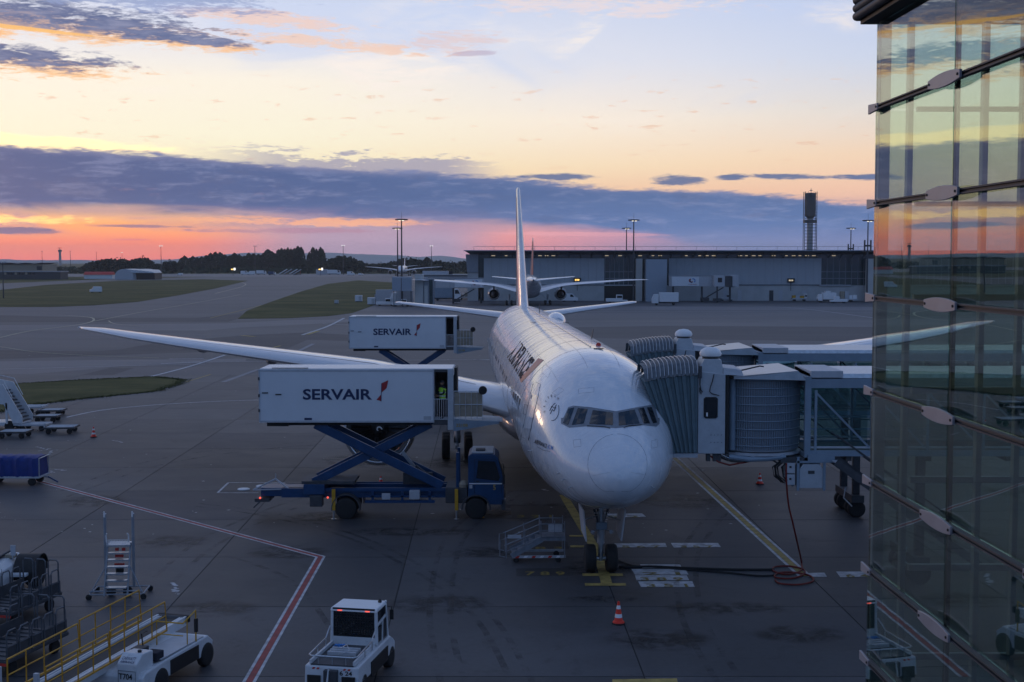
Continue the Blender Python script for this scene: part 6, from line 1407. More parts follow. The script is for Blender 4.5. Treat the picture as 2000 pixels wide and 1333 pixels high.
# ------------------------------------------------------------------ dollies, left
def make_dolly(label, u, v, L, Wd, rz, deck='dark_grey', h=.5):
    q = gp(u, v); t = thing('container_dolly', label, 'dolly', (q.x, q.y, 0), R(rz), 'empty dollies on the left')
    m = MB(); m.box(-L / 2, L / 2, 0, .08, h - .12, h); m.box(-L / 2, L / 2, Wd - .08, Wd, h - .12, h); m.box(-L / 2, -L / 2 + .08, .08, Wd - .08, h - .12, h); m.box(L / 2 - .08, L / 2, .08, Wd - .08, h - .12, h); m.build('frame', deck, t)
    for k in range(7):
        y = .16 + k * (Wd - .32) / 6; MB().tube([(-L / 2 + .1, y, h - .03), (L / 2 - .1, y, h - .03)], .035, 7).build('roller', 'steel', t)
    for x in (-L / 2 + .3, L / 2 - .35):
        for y in (.15, Wd - .15): wheel(t, x, y, .2, .12, 'dark_grey', n=14)
    for x in (-L / 2, L / 2 - .1): MB().box(x, x + .1, .0, .1, h, h + .08).build('stop', 'light_grey', t)
    MB().tube([(-L / 2, Wd / 2, .35), (-L / 2 - .7, Wd / 2, .2)], .03, 6).build('tow_bar', 'dark_grey', t)
make_dolly('black dolly standing nearest the cone', 115, 849, 2.1, 1.7, 4)
make_dolly('black dolly with a rail at the left edge below the white stair', 22, 858, 2.0, 1.6, 0)
make_dolly('pale grey dolly beside the foot of the white stair', 62, 843, 2.0, 1.6, 2, 'light_grey')
make_dolly('dark dolly in the middle of the row behind', 88, 826, 1.8, 1.5, 2)
make_dolly('dark dolly farthest back in the row', 98, 814, 1.8, 1.5, 2)
make_dolly('grey dolly next to the grass edge behind the others', 62, 812, 1.6, 1.6, 2, 'light_grey', .7)
# ------------------------------------------------------------------ white passenger stair at the left edge
q = gp(44, 842); t = thing('passenger_stair', 'white mobile passenger stair cut by the left edge', 'stairs', (q.x, q.y, 0), R(0))
m = MB(); m.prism([(0, .55), (-.0, 1.0), (-1.35, 3.35), (-2.6, 3.6), (-5, 3.7), (-5, 2.2), (-2.2, 2.0), (-1.3, 1.9), (-.75, .75), (-.7, .55)], (0, 0, 0), (1, 0, 0), (0, 0, 1), (0, .08, 0)); m.build('side_panel', 'white_paint', t)
m = MB(); m.prism([(0, .55), (-.0, 1.0), (-1.35, 3.35), (-2.6, 3.6), (-5, 3.7), (-5, 2.2), (-2.2, 2.0), (-1.3, 1.9), (-.75, .75), (-.7, .55)], (0, 2.0, 0), (1, 0, 0), (0, 0, 1), (0, .08, 0)); m.build('side_panel', 'white_paint', t)
for k in range(10): MB().box(-.35 - k * .16, -.1 - k * .16, .08, 2.0, .6 + k * .24, .66 + k * .24).build('tread', 'dark_grey', t)
MB().box(-5, -.1, .1, 2.0, .35, .6).build('base', 'white_paint', t, bevel=.03)
for x in (-1.2, -2.4): MB().box(x, x + .14, .0, .1, .5, 2.0).build('support', 'white_paint', t)
for k in range(2): MB().tube([(-.7, .02 + k * 2.05, 2.4), (-1.3, .02 + k * 2.05, 3.6), (-4, .02 + k * 2.05, 4.2)], .03, 6).build('handrail', 'galvanised', t)
for x in (-1.0, -3.6):
    for y in (.2, 1.9): wheel(t, x, y, .35, .22, 'light_grey')
# ------------------------------------------------------------------ aircraft farther away
AC2, _, _ = make_aircraft('airliner', 'white airliner at the far pier seen from behind, red striped fin up', None, (3.6, 391, 0), math.pi + R(1.5), LN=68.6, lod=1, scale=.955, engr=1.8)
AC3, _, _ = make_aircraft('airliner', 'distant white airliner taxiing head-on in front of the tree line', None, (-83.4, 985, 0), .02, LN=68.6, lod=1, scale=.93, engr=1.8)

# ------------------------------------------------------------------ far terminal pier
YT = 396.0
def X(u, y=YT): return (u - 1000) / FPX * y
def Zf(v, y=YT): return at(1000, v, y).z
pm('pier_panel', (.44, .47, .50), .55, .2, var=.04); pm('pier_wall', (.42, .43, .43), .7, var=.08, dirt=.3, vscale=.3); pm('pier_roof', (.055, .065, .085), .5, var=.1)
pm('pier_box', (.30, .35, .41), .55, var=.05); pm('pillar', (.48, .48, .46), .7, var=.06, dirt=.2, vscale=.3)
pm('pier_glass', (.02, .045, .05), .12, var=.3, vscale=.2, spec=.7); pm('cable_dark', (.03, .03, .035), .6)
tp = thing('terminal_pier', 'long low grey terminal pier with ribbed wall panels and flat dark roof', 'building', (X(912), YT, 0))
def tpb(name, mb, mat, **k): o = mb.build(name, mat, tp, **k); o.location = (-X(912), -YT, 0); return o
xl, xr = X(912), 190.0
tpb('roof', MB().hexa([(xl + 1, YT - 1.5, 13.9), (xr, YT - 1.5, 13.9), (xr, YT + 40, 13.9), (xl + 1, YT + 40, 13.9), (xl - .6, YT - 5.5, 15.0), (xr, YT - 5.5, 15.0), (xr, YT + 40, 15.2), (xl - .6, YT + 40, 15.2)]), 'pier_roof')
tpb('roof_edge', MB().box(xl - .7, xr, YT - 5.7, YT - 5.45, 14.85, 15.12), 'bridge_blue')
m = MB(); m.tube([(xl + 2.2, YT - 4, 16.2), (xr, YT - 4, 16.2)], .05, 4)
k = xl + 2.2
while k < xr: m.tube([(k, YT - 4, 15.1), (k, YT - 4, 16.2)], .045, 4); k += 6
tpb('roof_railing', m, 'grey_paint')
tpb('core', MB().box(xl + 4, xr, YT + 3, YT + 38, 0, 13.9), 'black')
tpb('upper_glazing', MB().box(xl + 3.2, xr, YT + .4, YT + .6, 4.6, 13.9), 'pier_glass')
tpb('end_wall', MB().hexa([(xl + .1, YT - 1, 8.5), (xl + 3.4, YT - 1, 8.5), (xl + 3.4, YT + 30, 8.5), (xl + .1, YT + 30, 8.5), (xl - .3, YT - 1.6, 13.9), (xl + 3.4, YT - 1.6, 13.9), (xl + 3.4, YT + 30, 13.9), (xl - .3, YT + 30, 13.9)]), 'grey_paint')
tpb('end_base', MB().box(xl + .2, xl + 3.4, YT - .6, YT + 30, 0, 8.5), 'pier_wall')
rib = MB()
for i in range(6): rib.prism([(i * .4 + .02, 0), (i * .4 + .10, -.09), (i * .4 + .28, -.09), (i * .4 + .36, 0)], (0, 0, 4.85), (1, 0, 0), (0, 1, 0), (0, 0, 7.85))
rib.box(0, 2.38, 0, .08, 4.85, 12.7); ribm = rib.mesh('wall_panel', 'pier_panel')
for a, b in ((945, 1180), (1305, 1600)):
    x = X(a)
    while x < X(b) - 1.2: inst('wall_panel', ribm, tp, (x - X(912), -.6, random.uniform(-.0, .01))); x += 2.41
for a, b in ((945, 1180), (1300, 1602), (1602, 1700), (1705, 2200)): tpb('lower_wall', MB().box(X(a), X(b), YT - .2, YT + .3, 0, 4.6), 'pier_wall')
for a in (1180, 1600, 1705): tpb('ledge', MB().box(X(a), X(a + 60 if a < 1700 else 2200), YT - .7, YT + .2, 4.5, 4.8), 'light_grey')
for a in list(range(1182, 1240, 9)) + list(range(1603, 1690, 12)) + list(range(1712, 2100, 14)):
    tpb('mullion', MB().box(X(a) - .06, X(a) + .06, YT + .28, YT + .41, 4.8, 12.9), 'grey_paint')
for a, b in ((1182, 1240), (1603, 1690), (1712, 2100)):
    for z in (8.6, 6.6): tpb('transom', MB().box(X(a), X(b), YT + .24, YT + .40, z, z + .16), 'grey_paint')
for u, w in ((1246, 6), (1697, 10)): tpb('pillar', MB().box(X(u - w), X(u + w), YT - 3.5, YT - 1.2, 0, 12.6), 'pillar')
tpb('grey_block', MB().box(X(1257), X(1297), YT - 7, YT + .2, 0, 12.4), 'pier_box', label='plain blue-grey block beside the pale pillar')
tpb('opening', MB().box(X(1181), X(1236), YT - .3, YT - .2, .1, 4.3), 'black')
for u in (1412, 1440, 1502, 1520, 1566): tpb('door', MB().box(X(u), X(u + 8), YT - .32, YT - .21, 0, 3.1), 'light_grey' if u != 1502 else 'dark_grey')
for u in range(960, 1700, 13):
    if random.random() < .38: tpb('ceiling_light', MB().box(X(u), X(u + random.choice((5, 7, 7))), YT - .6, YT - .3, 13.42, 13.58), 'lamp_warm')
for u in range(957, 1700, 22): tpb('roof_bracket', MB().bar((X(u), YT - .1, 13.0), (X(u) + .1, YT - 4.5, 14.4), .18, .2), 'dark_grey')
for (u, v, on) in ((1127, 547, 1), (1543, 548, 0)):
    s = tpb('stand_sign', MB().box(X(u - 7), X(u + 7), YT - 1.2, YT - .8, Zf(v + 4), Zf(v - 4)), 'black')
    for k in range(3): MB().box(X(u - 4.4 + k * 3), X(u - 2.2 + k * 3), YT - 1.24, YT - 1.2, Zf(v + 1.4), Zf(v - 1.4)).build('sign_digit', 'lamp_amber' if on else 'lamp_warm', s)
    tpb('sign_post', MB().box(X(u) - .08, X(u) + .08, YT - 1.0, YT - .8, 3.0, Zf(v + 4)), 'dark_grey')
# ------------------------------------------------------------------ pier walkways with advertisement panels
def walkway(label, x0, x1, y, z0, z1, ad, right=True):
    t = thing('pier_walkway', label, 'jet bridge', (x0, y, 0), 0, 'walkways of the far pier')
    L = x1 - x0
    MB().box(0, L, 0, 3.2, z0, z1).build('corridor', 'light_grey', t, bevel=.05)
    MB().box(-.1, L + .1, -.1, 3.3, z1, z1 + .25).build('roof', 'grey_paint', t)
    for k in range(int(L / 4)): MB().box(k * 4 + .1, k * 4 + .2, -.05, .0, z0, z1).build('joint_strip', 'grey_paint', t)
    a0, a1 = ad
    b = MB().box(a0, a1, -.16, -.06, z0 + .15, z1 - .1).build('advertisement_panel', 'box_white', t)
    c = Vector((a1 - 1.9, -.17, (z0 + z1) / 2 + .25))
    for (q0, q1, r, mt) in ((100, 330, .55, 'logo_red'), (-60, 110, .62, 'logo_blue'), (150, 260, .8, 'logo_navy')):
        MB().tube([c + Vector((math.cos(R(q)) * r + (-.45 if mt == 'logo_red' else .1), 0, math.sin(R(q)) * r * .8)) for q in range(q0, q1, 15)], .14, 5).build('advertisement_mark', mt, b)
    letters('advertisement_text', 'TotalEnergies', 'logo_red', b, (a1 - 3.2, -.17, z0 + .35), (2.6, 0, 0), (0, 0, .42))
    for x in (.8, L * .5, L - 1): MB().box(x, x + .5, 1.2, 1.9, 0, z0).build('support', 'dark_grey', t)
    MB().lathe([(1.9, z0 - .2), (1.9, z1 + .4)], (L if right else 0, 1.6, 0), n=16).build('rotunda', 'light_grey', t)
    m = MB(); m.bar((L * .55, 1, 1.0), (L * .85, 1, z0 - .3), .3, .3); m.box(L * .50, L * .62, .2, 2.6, .4, 1.3); m.build('drive_column', 'dark_grey', t)
    return t
walkway('far boarding walkway with white advertisement panel, right of the grey block', X(1307, 385), X(1430, 385), 383, Zf(560, 383), Zf(540, 383), (.5, 8.4))
walkway('far boarding walkway with white advertisement panel left of the parked airliner', X(823, 372), X(945, 372), 370, Zf(563, 370), Zf(545, 370), (9.5, 17.3), False)
# the head of the walkway at 1435
t = thing('docking_bridge', 'dark cab end of the far boarding walkway, right side', 'jet bridge', (X(1395, 380), 380, 0))
MB().box(0, 3.0, 0, 3, Zf(560, 380), Zf(539, 380)).build('cab', 'light_grey', t, bevel=.05); MB().box(3.0, 5.2, 0, 3, Zf(560, 380), Zf(540, 380)).build('canopy', 'dark_grey', t); MB().box(5.2, 6.4, .2, 2.8, Zf(560, 380), Zf(539, 380)).build('canopy_frame', 'light_grey', t)
MB().box(1.0, 2.2, -.05, 0, Zf(552, 380), Zf(543, 380)).build('window', 'dark_glass', t); MB().box(.8, 1.2, 1, 1.4, 0, Zf(560, 380)).box(.0, 2.4, .2, 2.8, .4, 1.1).build('drive_column', 'dark_grey', t)
# grey boxes and pillar left of the pier
Y2 = 345.0
t = thing('stair_block', 'pair of raised blue-grey panels on posts behind the light masts', 'stair block', (X(766, Y2), Y2, 0))
for a, b in ((766, 783), (784.5, 804)): MB().box(X(a, Y2) - X(766, Y2), X(b, Y2) - X(766, Y2), 0, .4, Zf(569, Y2), Zf(543, Y2)).build('panel', 'pier_box', t)
MB().box(0, 5.2, .5, 4, Zf(543, Y2), Zf(542, Y2) + .1).build('roof', 'light_grey', t)
for x in (.3, 2.6, 4.8): MB().box(x, x + .2, .5, .7, 0, Zf(543, Y2)).build('post', 'dark_grey', t)
t = thing('lift_tower', 'tall beige-grey concrete tower at the end of the far walkway', 'tower', (X(809, Y2), Y2 + 2, 0))
MB().box(0, X(825, Y2) - X(809, Y2), 0, 4, 0, Zf(538, Y2)).build('shaft', 'pillar', t); MB().box(-.1, 2.2, -.05, 4.1, Zf(538, Y2), Zf(537, Y2)).build('cap', 'light_grey', t)
MB().box(2.2, 5.0, .5, 4, 0, Zf(545, Y2)).build('frame_bay', 'grey_paint', t); MB().box(2.5, 3.4, .35, .5, .2, 5.5).build('door_bay', 'pillar', t); MB().box(3.8, 4.7, .35, .5, .2, 7).build('glazed_bay', 'pier_glass', t)
t = thing('pier_annex', 'flat grey annex roof running left from the pier end', 'building', (X(825, 420), 420, 0))
MB().box(0, 16, 0, 8, 4, Zf(537, 420)).build('wall', 'grey_paint', t); MB().box(0, 8.2, 1, 6, Zf(537, 420), Zf(530, 420)).build('roof_box', 'light_grey', t); MB().box(-.3, 16, -.5, 8, Zf(537, 420), Zf(536.3, 420)).build('roof', 'cone_white', t)
MB().box(8.4, 9.6, 1, 2.2, Zf(537, 420), Zf(530, 420)).build('chimney', 'black', t)

# ------------------------------------------------------------------ control towers
t = thing('control_tower', 'tall grey control tower wrapped in scaffold, above the pier roof', 'tower', (X(1580, 1300), 1300, 0))
z_ = lambda v: Zf(v, 1300)
MB().lathe([(2.9, 0), (2.9, z_(425))], n=24).build('shaft', 'grey_paint', t, smooth=R(40))
MB().lathe([(2.9, z_(427)), (5.2, z_(422)), (5.3, z_(402)), (5.0, z_(384)), (5.6, z_(383)), (5.6, z_(378)), (3, z_(377))], n=16).build('cab', 'dark_grey', t, smooth=R(20))
for k in range(6): MB().lathe([(5.7, z_(420 - k * 7)), (5.7, z_(420 - k * 7) + .5)], n=16).build('gallery', 'dark_grey', t)
for s in (-1, 1):
    for yy in (-3, 3):
        MB().box(s * 5.9 - .28, s * 5.9 + .28, yy - .28, yy + .28, 0, z_(375)).build('scaffold_pole', 'dark_grey', t)
for v in range(380, 489, 6): MB().box(-6, 6, -3.3, -2.8, z_(v), z_(v) + .5).build('scaffold_rail', 'dark_grey', t)
for v in (436, 433): MB().box(-6, 6, -3.2, 3, z_(v), z_(v) + 1.6).build('scaffold_deck', 'dark_grey', t)
MB().tube([(.6, 0, z_(377)), (.6, 0, z_(368))], .25, 6).box(-.6, 1.8, -.5, .5, z_(373), z_(371.5)).build('radar_mast', 'grey_paint', t)
for x in (-4.5, -2, 3.6): MB().tube([(x, 0, z_(378)), (x, 0, z_(374))], .15, 5).build('aerial', 'dark_grey', t)
t = thing('radar_tower', 'small dark radar tower on the left horizon', 'tower', (X(119, 3000), 3000, 0))
z_ = lambda v: Zf(v, 3000)
MB().lathe([(3.2, -1), (2.6, z_(492))], n=10).build('shaft', 'grey_paint', t); MB().lathe([(4.4, z_(492)), (4.6, z_(490)), (3, z_(488))], n=10).build('gallery', 'dark_grey', t)
MB().box(-4.6, 4.6, -.6, .6, z_(485.2), z_(484.2)).tube([(0, 0, z_(489)), (0, 0, z_(484.5))], .6, 6).build('antenna', 'dark_grey', t)

# ------------------------------------------------------------------ light masts
def mast(label, u, vtop, y, heads=6, ring=True, lit=True, thick=.22, boxes=False, group='tall light masts', headr=1.3):
    x = X(u, y); zt_ = Zf(vtop, y); t = thing('light_mast', label, 'light mast', (x, y, 0), 0, group)
    MB().lathe([(thick * 1.3, 0), (thick * .7, zt_)], n=8).build('pole', 'dark_grey', t)
    if ring:
        MB().lathe([(headr * .9, 0), (headr, .12), (headr * .9, .24)], (0, 0, zt_ - .1), n=14).build('head_ring', 'dark_grey', t)
        for k in range(heads):
            a = 2 * math.pi * k / heads; o = Vector((math.cos(a) * headr, math.sin(a) * headr, zt_ - .1)); MB().box(o.x - .35, o.x + .35, o.y - .25, o.y + .25, o.z - .12, o.z + .2).build('floodlight', 'dark_grey', t)
        if lit:
            for s in (-.55, .15): MB().box(s * headr, s * headr + .6, -headr - .3, -headr - .27, zt_ - .42, zt_ - .28).build('lamp', 'lamp_on', t)
        MB().tube([(0, 0, zt_), (0, 0, zt_ + 1.9)], .04, 5).build('lightning_rod', 'dark_grey', t)
    else:
        for s in (-1, 1): MB().box(s * .8 - .5, s * .8 + .5, -.3, .3, zt_ - .15, zt_ + .25).build('lamp', 'lamp_white' if lit else 'light_grey', t)
        MB().box(-1, 1, -.1, .1, zt_ - .35, zt_ - .2).build('head_bar', 'dark_grey', t)
    if boxes: MB().box(-1.1, -.7, -.2, .2, zt_ * .62, zt_ * .76).box(.7, 1.1, -.2, .2, zt_ * .62, zt_ * .76).box(-.9, .9, -.1, .1, zt_ * .68, zt_ * .70).build('aerial_panel', 'dark_grey', t)
mast('tall light mast by the raised grey panels, taller of that pair', 785, 429, 352, boxes=False)
mast('slightly lower light mast just left of the taller one by the grey panels', 777, 446, 430)
mast('light mast rising from the pier in front of the pale pillar', 1237, 430, 388)
mast('lower light mast left of the one at the pale pillar', 1223, 446, 470)
mast('light mast nearest the glass corner, with aerial panels', 1693, 431, 386, boxes=True)
mast('lower light mast between the control tower and the glass corner', 1660, 446, 470, boxes=True)
for u, v, y, lab, lit in ((84, 491, 1500, 'thin distant mast above the wave-roofed hall', False), (139, 491, 1500, 'thin distant mast just right of the small radar tower', False), (190, 493, 1700, 'thin distant mast over the round trees', False), (240, 494, 1700, 'thin distant mast behind the arched hangar', True),
                          (316, 481, 1100, 'lit mast right of the arched hangar', True), (499, 481, 1150, 'pale mast in front of the dark tree belt', False), (671, 480, 1100, 'lit mast between the poplars and the airliner', True), (843, 481, 1100, 'lit mast right of the distant airliner', True), (7, 513, 420, 'short lamp post at the left edge before the hall', False)):
    mast(lab, u, v, y, ring=False, lit=lit, thick=.28 if y > 1000 else .16, group='thin distant masts')

# ------------------------------------------------------------------ trees
pm('leaf', (.030, .045, .026), .9, var=.35, vscale=.25, spec=.15); pm('leaf_dark', (.020, .032, .021), .9, var=.3, vscale=.25, spec=.15); pm('bark', (.05, .04, .03), .9)
def crown_mesh(kind, seed):
    rnd = random.Random(seed); m = MB(); n = 760 if kind == 'poplar' else 620
    for i in range(n):
        if kind == 'poplar':
            h = rnd.random() ** .85; rad = (.24 * math.sin(math.pi * min(1, .12 + h * .9)) ** .6 + .02); a = rnd.uniform(0, 6.283); rr_ = rad * rnd.uniform(.45, 1.05) * (1 + .3 * noise.noise((h * 6, a, seed)))
            c = Vector((math.cos(a) * rr_, math.sin(a) * rr_, .08 + h * .92)); s = .040
        else:
            a = rnd.uniform(0, 6.283); ph = math.acos(rnd.uniform(-.75, 1)); rr_ = rnd.uniform(.6, 1.05) * (1 + .45 * noise.noise((math.cos(a) * 1.8 + seed, math.sin(a) * 1.8, ph * 1.6)))
            c = Vector((math.cos(a) * math.sin(ph) * .52 * rr_, math.sin(a) * math.sin(ph) * .52 * rr_, .58 + math.cos(ph) * .42 * rr_)); s = .075
        s *= rnd.uniform(.6, 1.4); d = Vector((rnd.gauss(0, 1), rnd.gauss(0, 1), rnd.gauss(0, 1))).normalized(); u = d.orthogonal().normalized(); v = d.cross(u)
        m.quad(*[c + u * math.cos(q) * s * rnd.uniform(.6, 1.2) + v * math.sin(q) * s * rnd.uniform(.6, 1.2) for q in (0, 1.2, 2.5, 3.8, 5.0)])
    return m.mesh('crown', 'leaf' if seed % 2 else 'leaf_dark')
CR = {k: [crown_mesh(k, s + (0 if k == 'poplar' else 10)) for s in range(1, 5)] for k in ('poplar', 'round')}
TR = {}
for k in CR:
    m = MB().tube([(0, 0, 0), (.01, 0, .3), (0, .01, .6)], .025, 6, .010).tube([(0, 0, .28), (.12, .02, .5)], .010, 5, .005).tube([(0, 0, .33), (-.1, .05, .55)], .010, 5, .005)
    TR[k] = m.mesh('trunk', 'bark')
ORD = ['first', 'second', 'third', 'fourth', 'fifth', 'sixth', 'seventh', 'eighth', 'ninth', 'tenth', 'eleventh', 'twelfth', 'thirteenth', 'fourteenth', 'fifteenth', 'sixteenth', 'seventeenth', 'eighteenth', 'nineteenth', 'twentieth', 'twenty-first', 'twenty-second', 'twenty-third', 'twenty-fourth']
TREES = {}
tn = 0
def tree(u, vtop, y, kind, wf=1.0, vb=None, label=''):
    global tn
    tn += 1; h = Zf(vtop, y) + .5; t = thing('tree', label, 'tree', (X(u, y), y, -.1), random.uniform(0, 6), 'trees along the far side of the airfield'); TREES.setdefault(label, []).append((u, t))
    me = CR[kind][tn % 4]; inst('trunk', TR[kind], t, scale=(h, h, h)); inst('crown', me, t, scale=(h * wf, h * wf, h))
L_pop = 'slim poplar in the tall row right of the pale mast'
rt = random.Random(12)
prof_trees = [(356, 505), (362, 500), (372, 507), (378, 502), (386, 503), (395, 502), (404, 501), (413, 497), (422, 495), (431, 496), (440, 499), (450, 499), (459, 497), (468, 498), (478, 499), (487, 497), (496, 498), (506, 497), (516, 495), (524, 490), (532, 493), (538, 496)]
for u, v in prof_trees: tree(u, v + rt.uniform(-1.5, 2.5), rt.uniform(1330, 1420), 'poplar', 1.15, label='dark tree in the long belt behind the parked stairs')
for u, v in ((545, 489), (551, 487), (557, 488), (563, 486), (569, 488), (576, 487), (583, 483), (589, 485)): tree(u, v, rt.uniform(1300, 1330), 'poplar', .72, label=L_pop)
for u, v in ((605, 494), (612, 485), (619, 488), (627, 485), (631, 489)): tree(u, v, rt.uniform(1300, 1330), 'poplar', .62, label='slim poplar in the clump left of the round bushes')
for u, v in ((600, 512), (640, 509), (655, 506), (664, 503), (673, 503), (683, 506), (694, 510), (650, 514), (705, 514)): tree(u, v, rt.uniform(1200, 1280), 'round', 1.2, label='low round tree between poplars and distant airliner')
for u, v in ((185, 512), (195, 510), (206, 508), (217, 508), (228, 508), (240, 507), (262, 509), (270, 507), (280, 505), (288, 507), (250, 511), (296, 515), (332, 511), (340, 513), (350, 514), (310, 517), (175, 516), (322, 517)): tree(u, v, rt.uniform(1150, 1300), 'round', 1.1, label='round tree behind the arched hangar on the left')
for u, v in ((715, 516), (730, 517), (745, 516), (760, 515), (770, 512), (790, 508), (800, 506), (810, 507), (820, 510), (834, 504), (838, 506), (850, 514), (858, 511), (870, 514), (882, 513), (895, 515), (905, 512), (915, 514)): tree(u, v, rt.uniform(1150, 1300), 'round' if u not in (834, 838) else 'poplar', 1.25, label='round tree behind the distant airliner')
for lb, L_ in TREES.items():
    for k, (u, t) in enumerate(sorted(L_, key=lambda q: q[0])): t['label'] = lb + ', ' + ORD[k] + ' from left'
# low hedge belt that closes the foot of the tree line
m = MB(); rnd = random.Random(9)
for i in range(5200):
    y = rnd.uniform(1180, 1500); u = rnd.uniform(-60, 920); x = X(u, y); hmax = (4.0 + 2.5 * noise.noise((x * .02, 0, 3))); z = rnd.uniform(0, hmax); s = rnd.uniform(1.2, 2.6)
    d = Vector((rnd.gauss(0, 1), rnd.gauss(0, 1), rnd.gauss(0, 1))).normalized(); a = d.orthogonal().normalized(); b = d.cross(a); c = Vector((x, y, z)); m.quad(c + a * s, c + b * s * .8, c - a * s, c - b * s * .8)
tag(m.build('hedge', 'leaf'), 'dark belt of undergrowth along the foot of the far trees', 'undergrowth', kind='stuff')

# ------------------------------------------------------------------ buildings on the left horizon
Yh = 900
t = thing('wave_roof_hall', 'long pale hall with a wavy roof at the left edge', 'building', (X(0, Yh), Yh, 0))
m = MB(); L = X(85, Yh) - X(-60, Yh); nx = 40; r0 = []; x00 = X(-60, Yh) - X(0, Yh)
top = [(x00 + L * i / nx, Zf(516, Yh) + .9 * abs(math.sin(i / nx * math.pi * 4.5))) for i in range(nx + 1)]
for yy in (0, 30): r0.append([(x, yy, z) for x, z in top] + [(x, yy, z - .5) for x, z in reversed(top)])
m.loft(r0).build('roof', 'dark_grey', t)
MB().box(x00 + .5, x00 + L - .5, 1, 29, 0, Zf(517.5, Yh)).build('wall', 'beige_tarp', t); MB().box(x00 + L - 4.5, x00 + L - 1, .9, 1.0, Zf(528, Yh), Zf(520, Yh)).build('window', 'dark_glass', t)
t = thing('flat_building', 'low flat-roofed building in front of the wave-roofed hall', 'building', (X(0, 830), 830, 0)); L = X(118, 830) - X(-60, 830)
MB().box(-19, -19 + L, 0, 14, 0, Zf(532, 830)).build('wall', 'dark_grey', t); MB().box(-19.5, -18.5 + L, -.5, 14.5, Zf(532, 830), Zf(530, 830)).build('roof', 'grey_paint', t)
for k in range(9): MB().box(3 + k * 2.2, 4.4 + k * 2.2, -.04, .0, 3.0, 4.4).build('window', 'dark_glass' if k % 3 else 'beige_tarp', t)
t = thing('red_roof_shed', 'long low white shed with a red roof near the arched hangar', 'building', (X(165, 850), 850, 0)); L = X(220, 850) - X(165, 850)
MB().box(0, L, 0, 6, 0, Zf(537, 850)).build('wall', 'van_white', t); MB().prism([(-.5, 0), (3, 1.9), (6.5, 0)], (-.3, 0, Zf(537, 850)), (0, 1, 0), (0, 0, 1), (L + .6, 0, 0)).build('roof', 'red_paint', t)
t = thing('arched_hangar', 'arched metal hangar with an open dark side', 'hangar', (X(231, 820), 820, 0)); L = X(255, 820) - X(231, 820); L2 = X(298, 820) - X(255, 820); hh = Zf(522.5, 820) - 1
arc = [(L * .5 + L * .75 * math.cos(R(q)), hh * .99 * math.sin(R(q)) ** .6) for q in range(0, 181, 12)]
MB().loft([[(x * 1.0, 0, z) for x, z in arc], [(x * 1.0 + 9, 24, z) for x, z in arc]]).build('shell', 'bridge_white', t, smooth=R(50))
MB().hexa([(L * 1.1, .5, hh * .62), (L * 1.1 + L2, 2, hh * .62), (L * 1.1 + L2, 20, hh * .62), (L * 1.1, 20, hh * .62), (L * .6, .5, hh * 1.0), (L * .9 + L2, 2, hh * .74), (L * .9 + L2, 20, hh * .9), (L * .6, 20, hh)]).build('side_roof', 'steel', t)
for k in range(4): MB().bar((L * .7 + k * 3.2, .4, hh * 1.0 - k * .35), (L * 1.25 + k * 3.4, .4, hh * .66), .5, .12).build('skylight', 'cone_white', t)
MB().box(L * 1.1, L * 1.1 + L2, 3, 20, 0, hh * .62).build('open_side', 'black', t)

